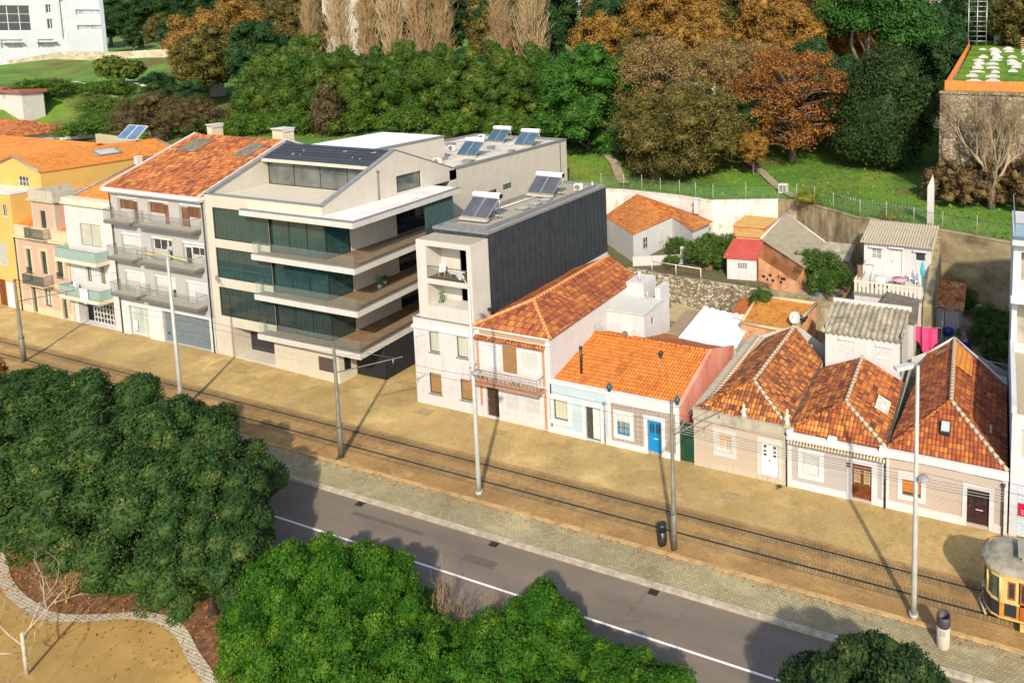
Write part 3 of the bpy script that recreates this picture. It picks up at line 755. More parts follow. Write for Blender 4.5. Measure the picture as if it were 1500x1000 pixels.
# ================================================================== two-storey white house with wrought-iron balcony
def balcony_house():
    t = thing('townhouse', (-33.2, 0, 0), 'white two-storey house with an ornate iron balcony, brown shutter and weathered tile roof', 'house')
    X0, X1 = -36.6, -29.9
    H = [(-35.95, -34.55, 4.0, 5.75), (-34.09, -32.78, 3.85, 5.95), (-32.37, -30.95, 4.0, 5.7), (-35.71, -34.56, .15, 2.66), (-33.94, -32.75, .97, 2.36), (-32.2, -30.9, .97, 2.36)]
    m = MB(); shell(m, X0, X1, 0, 12.6, -.1, 7.08, front=H, right=[(5.6, 6.9, 4.3, 5.6), ])
    m.face([(X0, 12.6, 7.08), (X1, 12.6, 7.08), (-33.1, 12.6, 8.35)])
    m.build('wall', M_white2 if False else M_white, t)
    c = MB().box(X0 - .02, X1 + .08, -.16, -.003, 6.93, 7.06).box(X0 + .1, X1 + .05, -.09, -.003, 6.48, 6.53); c.box(X1 + .003, X1 + .06, 0, 12.6, 6.93, 7.06); c.build('cornice', M_trim, t)
    MB().box(-36.1, -30.3, -.05, -.003, 6.56, 6.88).build('frieze', plaster('brown_frieze', (.42, .28, .15), amount=.3), t)
    c = MB()
    for i in range(26): c.tube([(-36.35 + i * .24, -.32, 6.22), (-36.35 + i * .24, -.01, 6.42)], .1, 6)
    c.build('tiled_hood', M_rust, t)
    c = MB()
    for x, a, b in ((-36.42, 3.5, 6.1), (-30.55, 3.4, 6.0), (-30.5, .1, 3.2), (-36.25, .9, 3.0)): c.box(x, x + .17, -.06, -.003, a, b)
    c.build('pilaster', plaster('terracotta_pilaster', (.46, .23, .13), amount=.2), t)
    for h, s in zip(H, (1, 0, 1, None, 1, 1)):
        if s is None: continue
        if s: window(t, *h, bars=(0, 0), shutter=.985, depth=.13)
        else: window(t, *h, bars=(0, 0), shutter=.985, sm=M_brown_sh, frame=plain('brown_frame', (.16, .08, .04), .6), depth=.13)
        surround(t, h[0], h[1], h[2], h[3], .1)
    door(t, *H[3], plain('dark_wood_door', (.055, .032, .02), .5, var=.3), panels=((.15, .85, .06, .3), (.15, .85, .35, .62), (.15, .85, .67, .95)))
    surround(t, *H[3], .1, bottom=False)
    window(t, 5.6, 6.9, 4.3, 5.6, O=(X1, 0, 0), U=(0, 1, 0), N=(1, 0, 0), shutter=.98, bars=(0, 0))
    b = MB().box(-36.5, -30.45, -.85, -.003, 3.0, 3.16); bo = b.build('balcony', plaster('terracotta_slab', (.40, .20, .12), amount=.3), t)
    railing(bo, [(-36.45, -.02), (-36.45, -.8), (-30.5, -.8), (-30.5, -.02)], 3.16, 1.0, plain('rusty_iron', (.17, .075, .045), .7), .3)
    s = MB()
    for i in range(15):   # scrollwork circles and curls between the bars
        cx = -36.25 + i * .395
        for cz, r in ((3.5, .14), (3.82, .12)):
            s.tube([(cx + r * math.cos(a * PI / 6), -.8, cz + r * math.sin(a * PI / 6)) for a in range(13)], .012, 4, False)
        s.tube([(cx - .19, -.8, 3.2), (cx - .05, -.8, 3.55), (cx + .05, -.8, 3.75), (cx + .19, -.8, 4.1)], .011, 4, False)
        s.tube([(cx + .19, -.8, 3.2), (cx + .05, -.8, 3.55), (cx - .05, -.8, 3.75), (cx - .19, -.8, 4.1)], .011, 4, False)
    s.build('scrollwork', plain('cream_iron', (.50, .43, .36), .6), bo)
    for x in (-35.4, -32.6):
        f = thing('flower_box', (x, -.62, 3.16), 'terracotta flower box on the iron balcony, %s end' % ('left' if x < -34 else 'right'), 'flower box', 'flower boxes on the iron balcony')
        MB().box(x - .42, x + .42, -.74, -.52, 3.16, 3.36).build('box', plaster('terracotta_pot', (.48, .18, .09), amount=.1), f)
        p = MB()
        for i in range(26): a = random.uniform(-.4, .4); q = Vector((x + a, -.63 + random.uniform(-.1, .1), 3.36 + random.uniform(0, .14))); p.face([q, q + Vector((.07, .02, .05)), q + Vector((.0, .05, .1)), q + Vector((-.05, .02, .05))])
        p.build('plant', leafm('pot_leaves', [(.03, .10, .02), (.10, .20, .04), (.30, .08, .05)]), f)
    # hipped roof against the zinc wall
    z0, zr, xr = 7.1, 8.45, -33.2
    r = MB(); A, B, Cc, D = (X0, -.12, z0), (X1 + .14, -.12, z0), (X1 + .14, 12.6, z0), (X0, 12.9, z0); R0, R1 = (xr, 2.6, zr), (xr, 13.3, zr)
    for f in ((A, B, R0), (B, Cc, R1, R0), (D, A, R0, R1)): slabroof(r, f, .1)
    r.build('roof', tiles('brown_rust_tiles', [(.28, (.15, .035, .014)), (.45, (.31, .075, .020)), (.6, (.47, .13, .030)), (.78, (.66, .26, .05))], th=.5), t)
    for a, b2 in ((A, R0), (B, R0), (R0, R1)): ridgecaps(t, Vector(a) + Vector((0, 0, .05)), Vector(b2) + Vector((0, 0, .05)), plaster('orange_ridge', (.62, .26, .08), amount=.5), .13)
    MB().box(-36.3, -35.9, 1.15, 1.4, 7.75, 7.95).build('roof_vent', M_iron, t)
balcony_house()
# annex behind it
t = thing('outbuilding', (-29.4, 9, 0), 'white flat-topped annex standing behind the orange-roofed low house', 'outbuilding')
m = MB(); shell(m, -29.88, -26.4, 7.4, 10.6, 0, 6.2, right=[(8.6, 8.95, 4.9, 5.5)]); m.face([(-29.88, 7.4, 6.2), (-26.4, 7.4, 6.2), (-26.4, 10.6, 6.2), (-29.88, 10.6, 6.2)])
m.box(-29.88, -28.2, 10.6, 12.8, 0, 7.4).box(-27.1, -26.6, 10.6, 12.2, 0, 7.2); m.build('wall', M_white, t)
MB().box(-29.86, -26.32, 7.3, 10.68, 6.203, 6.3).build('coping', M_white2, t)
window(t, 8.6, 8.95, 4.9, 5.5, O=(-26.4, 0, 0), U=(0, 1, 0), N=(1, 0, 0), bars=(0, 0), frame=plain('maroon_frame', (.16, .03, .06), .5))
m = MB(); m.tube([(-28.9, 11.2, 7.4), (-28.9, 11.2, 8.2)], .12, 8); m.tube([(-27.6, 10.2, 6.3), (-27.6, 10.2, 7.0)], .05, 6); m.build('chimney_pipe', M_white2, t)
ac_unit((-27.8, 7.15, 4.25), 0, 'beige air conditioner on the white annex behind the orange roof')
# ================================================================== low pair of houses: pale blue and tiled, one orange roof
def low_pair():
    t = thing('cottage', (-25.3, 0, 0), 'low house under a bright orange roof, half pale blue, half patterned tile', 'house')
    X0, X1, XM = -30.2, -20.0, -25.1
    H = [(-29.72, -28.52, 1.05, 2.58), (-27.05, -25.86, .08, 2.54), (-24.5, -23.5, .95, 2.4), (-22.13, -21.06, .2, 2.49)]
    m = MB(); m.wall((0, 0, 0), (1, 0, 0), X0, XM, -.1, 3.72, H[:2]); m.build('blue_wall', plaster('pale_blue_render', (.43, .52, .56), (.3, .3, .28), .2), t)
    m = MB(); m.wall((0, 0, 0), (1, 0, 0), XM, X1 + .3, -.1, 3.72, H[2:]); m.build('tiled_wall', azulejo('grey_brown_azulejo', (.36, .30, .26), (.22, .17, .14), (.46, .41, .36), .36), t)
    m = MB()   # white plinth, corner strips and parapet band
    m.box(X0, -27.25, -.04, -.002, -.1, .42).box(-25.6, -22.4, -.04, -.002, -.1, .42).box(-20.8, X1 + .3, -.04, -.002, -.1, .42)
    m.box(X0, X1 + .3, -.08, .25, 3.72, 3.93).box(XM - .12, XM + .12, -.045, -.002, .42, 3.72).box(X1 + .02, X1 + .3, -.045, -.002, .42, 3.72).box(X0, X0 + .2, -.045, -.002, .42, 3.72).box(XM + .12, X1 + .02, -.045, -.002, 3.2, 3.72)
    m.build('trim', M_trim, t)
    surround(t, *H[0], .32); surround(t, H[1][0], H[1][1], -.02, 2.54, .3, bottom=False); surround(t, *H[2], .28, tt=.3); surround(t, H[3][0], H[3][1], -.02, 2.49, .28, bottom=False)
    window(t, *H[0], frame=M_frame_d, glass=M_curtain, bars=(0, 0)); 
    door(t, *H[1], plain('grey_door', (.06, .055, .055), .4), panels=((.06, .38, .05, .95),), lights=((.46, .92, .05, .95),), glass=plain('frosted_panel', (.62, .62, .60), .3))
    M_blue = plain('blue_paint', (.0, .22, .52), .4, var=.12); M_teal = plain('teal_blue_frame', (.0, .17, .36), .4)
    window(t, *H[2], frame=M_teal, glass=glassm('window_books', (.10, .11, .10), .1, (.45, .42, .36)), bars=(1, 2), shutter=.34, t=.09)
    door(t, *H[3], M_blue, panels=((.1, .44, .06, .5), (.56, .9, .06, .5)), lights=((.14, .25, .58, .88), (.32, .43, .58, .88), (.57, .68, .58, .88), (.75, .86, .58, .88)), slot=True)
    pipe(t, -25.45, -.12, .1, 2.95, plain('grey_pipe', (.22, .22, .23), .5))
    r = MB(); A, B, C1, C0 = (X0 + .02, .1, 3.86), (X1, .1, 3.86), (X1, 5.65, 5.05), (X0 + .02, 5.65, 5.05)
    slabroof(r, (A, B, C1, C0), .1); r.build('roof', M_orange, t)
    M_orange2 = tiles('back_slope_tiles', [(.3, (.34, .085, .02)), (.5, (.50, .14, .03)), (.75, (.60, .20, .04))], patchscale=.3, bump=.8)
    r = MB(); slabroof(r, (C0, C1, (X1, 10.8, 3.0), (X0 + 2, 10.8, 3.3)), .1); r.build('rear_roof', M_orange2, t)
    ridgecaps(t, (X0, 5.65, 5.1), (X1, 5.65, 5.1), M_orange, .1)
    # pink party wall rising above the passage
    p = MB(); P = [(.0, 3.72), (5.65, 5.22), (10.9, 3.15), (10.9, -.1), (0, -.1)]
    p.face([(X1 + .3, y, z) for y, z in reversed(P)]); p.face([(X1 + .02, y, z) for y, z in P])
    for (a, b), (c, d) in zip(P, P[1:] + P[:1]): p.face([(X1 + .02, a, b), (X1 + .3, a, b), (X1 + .3, c, d), (X1 + .02, c, d)])
    p.build('side_wall', oldwall('pink_wall', [(.3, (.36, .10, .065)), (.45, (.62, .24, .165)), (.6, (.70, .30, .21)), (.75, (.50, .20, .13))], scale=.6, streak=(1, 1, .4), bump=.2), t)
    c = MB(); c.tube([(-28.2, 1.3, 4.0), (-28.2, 1.3, 6.0)], .09, 10); c.lathe((-28.2, 1.3, 5.95), [(.13, 0), (.13, .16), (.02, .22)], 10); c.build('flue', plain('black_flue', (.02, .02, .02), .4), t)
    c = MB(); c.tube([(-23.2, 4.1, 4.6), (-23.2, 4.1, 5.05)], .09, 10); c.lathe((-23.2, 4.1, 5.0), [(.17, 0), (.2, .14), (.04, .28)], 10); c.build('roof_cowl', plain('black_flue', (.02, .02, .02), .4), t)
    for x, w_ in ((XM, 'middle of the'), (X1 + .14, 'right end of the')):
        v = MB(); v.lathe((x, .05, 3.93), [(.1, 0), (.13, .05), (.07, .1), (.17, .22), (.2, .34), (.13, .46), (.06, .5), (.1, .56), (.03, .66)], 12)
        tag(v.build('roof_urn', plain('teal_glaze', (.01, .07, .11), .25)), 'teal glazed urn on the %s low house parapet' % w_, 'urn', 'teal urns on the parapet')
    a = MB(); a.tube([(-21.2, 6.2, 4.9), (-21.2, 6.2, 6.4)], .015, 4); a.tube([(-21.2, 6.2, 6.3), (-20.7, 6.5, 6.1)], .012, 4); a.tube([(-21.6, 6.2, 6.0), (-20.8, 6.2, 6.0)], .01, 4)
    a.tube([(-22.3, 2.2, 4.3), (-22.35, 2.2, 6.0)], .015, 4); tag(a.build('aerial', M_zinc), 'thin aerial mast on the bright orange roof', 'aerial')
low_pair()
g = thing('gate', (-19.2, 0, 0), 'dark green solid gate between the pink wall and the stone-trimmed cottage', 'gate')
m = MB().box(-19.68, -18.64, .05, .1, .05, 2.75); [m.box(-19.66 + i * .17, -19.62 + i * .17, .03, .05, .08, 2.7) for i in range(6)]; m.build('panel', plain('bottle_green', (.008, .06, .032), .5, var=.4, scale=1.5), g)
MB().box(-19.69, -18.63, .02, .12, 2.75, 2.83).build('head_rail', plain('rust_rail', (.20, .09, .05), .8), g)
tag(MB().box(-19.2, -19.05, -.35, -.15, 0, .0).build('x', M_iron), None) if False else None
# ================================================================== three cottages in a row with valley gutters
M_old1 = tiles('mossy_brown_tiles', [(.27, (.11, .034, .015)), (.43, (.21, .060, .020)), (.54, (.35, .105, .026)), (.65, (.58, .19, .030)), (.76, (.70, .29, .05))], patchscale=.5, moss=(.20, .17, .09, .55), wmix=.35)
M_old2 = tiles('patched_brown_tiles', [(.27, (.12, .032, .012)), (.43, (.25, .058, .016)), (.54, (.41, .105, .022)), (.65, (.62, .19, .030)), (.77, (.72, .30, .05))], patchscale=.6, moss=(.12, .10, .05, .4), wmix=.3)
M_old3 = tiles('red_brown_tiles', [(.27, (.14, .03, .01)), (.44, (.29, .06, .016)), (.58, (.44, .105, .02)), (.72, (.62, .20, .03))], patchscale=.35, moss=(.50, .33, .18, .16), wmix=.5)
M_lime = plaster('lime_mortar', (.46, .37, .25), amount=.5, streak=False, scale=3)
def cottage(X0, X1, label, base, facade, holes, yb, apex0, apex1, eave, roofm, backpts, ridge_r=.12):
    t = thing('cottage', ((X0 + X1) / 2, 0, 0), label, 'house')
    m = MB(); m.wall((0, 0, 0), (1, 0, 0), X0, X1, -.1, eave - .1, holes); m.build('facade', facade, t)
    m = MB(); m.wall((X1, 0, 0), (0, 1, 0), .01, yb, -.1, eave - .1); m.wall((X0, 0, 0), (0, -1, 0), -yb, -.01, -.1, eave - .1); m.wall((0, yb, 0), (-1, 0, 0), -X1, -X0, -.1, eave - .1)
    m.face([(X0, yb, eave - .1), (X1, yb, eave - .1), (apex1[0], yb, apex1[2] - .1)]); m.build('wall', M_white2, t)
    z = eave; A, B = (X0 + .02, .12, z), (X1 - .02, .12, z)
    r = MB(); Bk0, Bk1 = backpts
    slabroof(r, (A, B, apex0), .1); slabroof(r, (B, Bk1, apex1, apex0), .1); slabroof(r, (Bk0, A, apex0, apex1), .1)
    r.build('roof', roofm, t)
    up = Vector((0, 0, .06))
    for i, (a, b) in enumerate(((A, apex0), (B, apex0), (apex0, apex1))):
        A3, B3 = Vector(a) + up, Vector(b) + up
        ridgecaps(t, A3, B3, M_lime if (i == 2 or i == 1) else M_old2, ridge_r, .42)
    return t
H1 = [(-16.93, -15.96, 1.35, 2.52), (-13.9, -12.72, .18, 2.57)]
c1 = cottage(-18.6, -12.17, 'cottage beside the green gate with stone parapet, statues and a white door', 0, azulejo('cream_azulejo', (.49, .40, .31), (.38, .30, .22), (.52, .43, .34), .17), H1, 11.4, (-15.2, 2.3, 5.25), (-14.85, 10.9, 5.45), 3.86, M_old1, ((-17.5, 11.7, 3.9), (-12.2, 9.2, 3.9)))
surround(c1, *H1[0], .34, M_white2); surround(c1, H1[1][0], H1[1][1], -.05, 2.57, .3, M_white2, bottom=False)
window(c1, *H1[0], bars=(1, 0), glass=glassm('lace_curtain', (.42, .30, .20), .2, (.62, .52, .42)), shutter=.0 or None); 
m = MB(); [m.box(a, a + .42, .045, .06, 2.12, 2.45) for a in (-16.86, -16.4)]; m.build('upper_light', plain('ochre_blind', (.55, .30, .10), .6), c1)
door(c1, *H1[1], plain('white_door_paint', (.74, .73, .71), .45), leaves=2, panels=((.14, .86, .06, .42),), lights=((.13, .2, .83, .91), (.22, .29, .83, .91), (.13, .2, .72, .78), (.22, .29, .72, .78), (.13, .2, .61, .67), (.22, .29, .61, .67), (.68, .75, .83, .91), (.77, .84, .83, .91), (.68, .75, .72, .78), (.77, .84, .72, .78), (.68, .75, .61, .67), (.77, .84, .61, .67)))
m = MB().box(-18.62, -12.2, -.06, -.003, -.1, .35).box(-18.62, -18.3, -.06, -.003, .35, 3.1).box(-12.5, -12.2, -.055, -.003, .35, 3.1).box(-18.62, -12.2, -.07, -.003, 3.1, 3.3); m.build('stone_trim', plaster('dirty_stone_trim', (.48, .41, .31), (.22, .16, .09), .8), c1)
m = MB().box(-18.66, -12.2, -.2, .1, 3.3, 3.42).box(-18.66, -12.3, -.08, .14, 3.42, 3.88).box(-18.7, -18.3, -.12, .2, 3.88, 4.0).box(-15.3, -14.85, -.12, .2, 3.88, 3.98); m.build('parapet', plaster('grey_stone_parapet', (.40, .36, .27), (.13, .12, .07), .8), c1)
m = MB()
for i in range(30): y = .5 + i * .37; m.tube([(-18.15, y, 3.99), (-17.75, y, 4.05)], .10, 6)
m.build('verge_tiles', M_lime, c1)
m = MB().box(-18.75, -18.2, .1, 11.7, 3.76, 3.93); m.build('wall_top', plaster('grey_stone_parapet', (.40, .36, .27)), c1)
for x, lab, h in ((-15.08, 'small pale stone figure in the middle of the cottage parapet', .62), (-12.15, 'taller stone statue at the corner where two cottage parapets meet', .78)):
    s = thing('statue', (x, .03, 3.9), lab, 'statue', 'stone figures on the parapet')
    MB().box(x - .2, x + .2, -.15, .21, 3.88, 4.08).build('plinth', plaster('grey_stone_parapet', (.40, .36, .27)), s)
    f = MB(); f.lathe((x, .03, 4.08), [(.17, 0), (.15, .12), (.12, .3 * h / .62), (.15, .42 * h / .62), (.1, .5 * h / .62), (.07, .56 * h / .62), (.1, .64 * h / .62), (.085, .74 * h / .62), (.02, .8 * h / .62)], 10)
    f.tube([(x - .13, .0, 4.08 + h * .62), (x - .2, -.07, 4.08 + h * .4), (x - .06, -.14, 4.08 + h * .45)], .045, 6); f.tube([(x + .13, .0, 4.08 + h * .62), (x + .19, -.05, 4.08 + h * .85)], .04, 6)
    f.build('figure', plaster('pale_stone', (.62, .56, .44), amount=.4), s)
pipe(c1, -12.15, -.12, 0, 3.35)
H2 = [(-11.1, -10.08, 1.05, 2.35), (-7.97, -6.76, .12, 2.44)]
c2 = cottage(-12.12, -5.92, 'middle cottage of the three, grey tiled front with carved brown double door', 0, azulejo('grey_azulejo', (.42, .385, .37), (.345, .32, .31), (.44, .41, .39), .14), H2, 8.3, (-8.85, 2.2, 4.95), (-8.95, 8.2, 5.15), 3.7, M_old2, ((-12.05, 8.4, 3.75), (-5.98, 8.2, 3.75)))
surround(c2, *H2[0], .33); surround(c2, H2[1][0], H2[1][1], -.05, 2.44, .34, bottom=False, tt=.3)
window(c2, *H2[0], bars=(0, 0), shutter=.99)
M_carved = plain('red_brown_wood', (.16, .045, .018), .45, var=.35, scale=5)
dd = door(c2, *H2[1], M_carved, leaves=2, panels=((.14, .86, .06, .22), (.14, .86, .25, .42), (.14, .86, .47, .8), (.14, .86, .84, .96)))
for k in (0, 1):   # cream lattice grilles in each leaf
    a = -7.97 + 1.21 / 2 * k + .12; g = MB()
    for i in range(-3, 5):
        x0, x1 = a + max(0, i * .12), a + min(.36, i * .12 + .8); 
        g.tube([(a + max(0, min(.36, i * .13)), .055, 1.22 + max(0, -i * .13)), (a + max(0, min(.36, i * .13 + .72)), .055, 1.22 + min(.72, .36 - i * .13 if i > 0 else .36 - i * .13))], .013, 4, False)
        g.tube([(a + .36 - max(0, min(.36, i * .13)), .055, 1.22 + max(0, -i * .13)), (a + .36 - max(0, min(.36, i * .13 + .72)), .055, 1.22 + min(.72, .36 - i * .13))], .013, 4, False)
    for (p, q) in (((a, 1.2), (a + .36, 1.2)), ((a, 1.96), (a + .36, 1.96)), ((a, 1.2), (a, 1.96)), ((a + .36, 1.2), (a + .36, 1.96))): g.tube([(p[0], .055, p[1]), (q[0], .055, q[1])], .018, 4, False)
    g.build('grille', plain('cream_grille', (.60, .48, .26), .6), dd)
m = MB().box(-12.12, -8.33, -.06, -.003, -.1, .4).box(-6.4, -5.92, -.06, -.003, -.1, .4).box(-12.12, -11.85, -.05, -.003, .4, 2.86).box(-6.15, -5.92, -.05, -.003, .4, 2.86).box(-12.12, -5.92, -.055, -.003, 2.86, 3.02); m.build('trim', M_trim, c2)
m = MB().box(-12.1, -5.9, -.16, .12, 3.22, 3.58).box(-12.14, -11.75, -.2, .16, 3.2, 3.82).box(-6.3, -5.85, -.2, .16, 3.2, 3.82).box(-9.5, -8.95, -.18, .14, 3.3, 3.82); m.build('parapet', M_trim, c2)
m = MB(); [m.tube([(-12.0 + i * .2, -.34, 3.02), (-12.0 + i * .2, -.06, 3.2)], .085, 6) for i in range(31)]; m.build('tile_cornice', M_lime, c2)
m = MB().box(-8.31, -8.07, -.06, -.046, 2.1, 2.42); m.build('wall_plaque', plain('maroon_plaque', (.22, .05, .05), .4), c2)
pipe(c2, -5.95, -.12, 0, 3.1)
MB().obox((-6.75, 3.9, 4.26), (.42, 0, -.2), (0, .75, 0), (0.02, 0, .04)).build('roof_patch', plain('cement_patch', (.56, .52, .45), .9, var=.3), c2)
H3 = [(-4.92, -3.82, 1.05, 2.1), (-1.2, .03, .16, 2.38)]
c3 = cottage(-5.88, 1.0, 'rightmost cottage of the three with flowered tile front and dark purple-brown door', 0, azulejo('flower_azulejo', (.50, .425, .365), (.40, .28, .18), (.31, .30, .37), .36), H3, 12.4, (-2.4, 3.6, 5.45), (-2.75, 12.6, 5.5), 3.72, M_old3, ((-4.75, 12.3, 4.1), (.98, 9.8, 3.85)), .13)
surround(c3, *H3[0], .28, tt=.42); surround(c3, H3[1][0], H3[1][1], -.05, 2.38, .26, bottom=False)
window(c3, *H3[0], bars=(0, 0), shutter=.8, sm=ribbed('amber_blind', (.42, .15, .02), (.52, .20, .03), .06, 1, .4, .5, .3), frame=plain('brown_frame', (.16, .08, .04), .6))
door(c3, *H3[1], plain('purple_brown_door', (.05, .018, .022), .4, var=.3), panels=((.34, .66, .5, .95), (.34, .66, .06, .4)), lights=((.1, .26, .56, .9), (.72, .9, .56, .9)), slot=True)
m = MB().box(-5.88, -1.46, -.06, -.003, -.1, .48).box(.29, 1.02, -.06, -.003, -.1, .48).box(-5.88, -5.72, -.05, -.003, .48, 3.28).box(.72, 1.02, -.05, -.003, .48, 3.28).box(-5.9, 1.04, -.12, .12, 3.3, 3.74); m.build('trim', M_trim, c3)
pipe(c3, .78, -.14, 0, 2.9, plain('dark_purple_pipe', (.05, .03, .04), .5))
sk = MB().obox((-2.6, 1.75, 4.72), (.3, 0, 0), (0, .36, .2), (0, -.05, .1)).build('skylight', M_frame_d, c3); MB().obox((-2.6, 1.70, 4.85), (.24, 0, 0), (0, .28, .155), (0, -.006, .012)).build('pane', plain('pale_pane', (.42, .45, .42), .2), sk)
MB().obox((.0, 3.0, 4.32), (.06, 0, 0), (0, .06, 0), (0, 0, .35)).build('roof_vent', M_lime, c3)
MB().obox((-3.6, 11.0, 5.12), (.35, 0, .23), (0, .18, 0), (0, 0, .02)).build('mossy_patch', plain('moss_patch', (.22, .19, .09), .9), c3)
for x, yb2 in ((-12.15, 8.3), (-5.92, 8.2)): MB().box(x - .09, x + .09, .2, yb2, 3.66, 3.75).build('valley_gutter', oldwall('dark_gutter', [(.3, (.03, .025, .02)), (.6, (.09, .075, .055))], scale=2), c2)
MB().face([(-2.62, 11.9, 5.575), (-2.62, 8.6, 5.555), (-1.35, 8.1, 4.99), (-1.35, 11.0, 5.06)]).build('new_tiles', tiles('fresh_orange_tiles', [(.3, (.62, .22, .03)), (.7, (.76, .30, .04))]), c3)
MB().obox((-2.9, 12.62, 5.55), (1.9, 0, 0), (0, .1, 0), (0, 0, .05)).build('verge', M_trim, c3) if False else None
vg = MB(); vg.tube([(-4.75, 12.38, 4.16), (-2.75, 12.68, 5.58)], .09, 6); vg.tube([(-2.75, 12.68, 5.58), (.98, 9.9, 3.95)], .07, 6); vg.build('verge', M_trim, c3)
# ================================================================== apartment building at the right edge
def right_block():
    t = thing('apartment_building', (6, 0, 0), 'white building at the right edge with stepped-back terraces and a shuttered shop front', 'building')
    X0, X1 = 1.12, 13
    m = MB(); H = [(1.55, 3.3, .0, 3.1), (3.9, 6.2, 0, 3.1), (7, 9, 0, 3.1), (1.6, 3.8, 4.7, 6.5), (5, 7.2, 4.7, 6.5), (8.4, 10.6, 4.7, 6.5)]
    shell(m, X0, X1, 0, 15, -.1, 7.35, front=H)
    H2 = [(1.45, 4.4, 7.25, 10.6), (5.2, 8, 7.25, 10.6), (1.6, 4.4, 11.7, 14.0), (5.2, 8, 11.7, 14)]
    m.wall((0, 8.5, 0), (1, 0, 0), X0, X1, 7.0, 14.6, H2, .9); m.wall((X1, 0, 0), (0, 1, 0), 8.5, 17, 7, 14.6); m.wall((0, 17, 0), (-1, 0, 0), -X1, -X0, 7, 14.6)
    m.wall((X0, 0, 0), (0, -1, 0), -17, -.0, 7.0, 7.36); m.wall((X0, 0, 0), (0, -1, 0), -17, -8.5, 7.3, 14.6); m.face([(X0, 8.5, 14.6), (X1, 8.5, 14.6), (X1, 17, 14.6), (X0, 17, 14.6)])
    m.build('wall', plaster('cool_white_render', (.54, .55, .565), (.36, .37, .37), .3), t)
    MB().box(X0 + .2, X1, .2, 8.5, 6.95, 7.02).build('terrace_floor', azulejo('terrace_tiles', (.38, .34, .22), (.34, .30, .20), (.30, .27, .18), 1.5, .5), t)
    MB().box(X0 - .04, X0 + .24, 0, 8.5, 7.36, 7.8).build('side_parapet', plaster('cool_white_render', (.54, .55, .565)), t)
    p = MB().box(X0 - .1, X1, 7.9, 8.5, 14.6, 14.8).box(X0 - .1, X1, 7.6, 8.5, 10.75, 10.95); p.build('canopy', M_trim, t)
    for h in H2: window(t, *h, O=(0, 8.5, 0), glass=glassm('terrace_glass', (.30, .27, .22), .1), frame=M_frame_w, depth=.9, bars=(1, 0))
    for h in H[3:]: window(t, *h, glass=M_curtain)
    for h in H[:3]:
        window(t, *h, bars=(0, 0), shutter=.99, sm=ribbed('blue_white_shutter', (.42, .52, .62), (.70, .74, .78), .12, 1, .5, .4, .5), name='shop_shutter')
    g = MB(); g.box(X0 + .05, X0 + .08, 8.6, 16.8, 14.8, 15.9); g.box(X0 + .05, X1, 8.55, 8.58, 14.8, 15.9); g.build('glass_railing', clearglass('rail_glass', (.72, .85, .92), .5), t)
    g = MB().box(X0 + .05, X1, 8.54, 8.6, 15.9, 15.95).box(X0 + .03, X0 + .1, 8.6, 16.8, 15.9, 15.95); g.build('rail_cap', M_zinc, t)
    MB().box(4, 11, 10.5, 16, 14.6, 17).build('penthouse', M_white, t)
    s = thing('sign', (1.9, -.0, 2.05), 'red shop sign with white figures on the shuttered front at the right edge', 'sign')
    MB().box(1.6, 2.9, -.06, -.01, 1.35, 2.1).build('board', plain('sign_red', (.62, .01, .04), .4), s)
    # figure 2 in white strokes
    w_ = MB(); P = [(1.72, 1.66), (1.76, 1.72), (1.83, 1.72), (1.87, 1.66), (1.84, 1.6), (1.74, 1.52), (1.72, 1.48), (1.88, 1.48)]
    w_.tube([(a, -.067, b) for a, b in P], .018, 5, True)
    w_.build('figure', M_frame_w, s)
right_block()
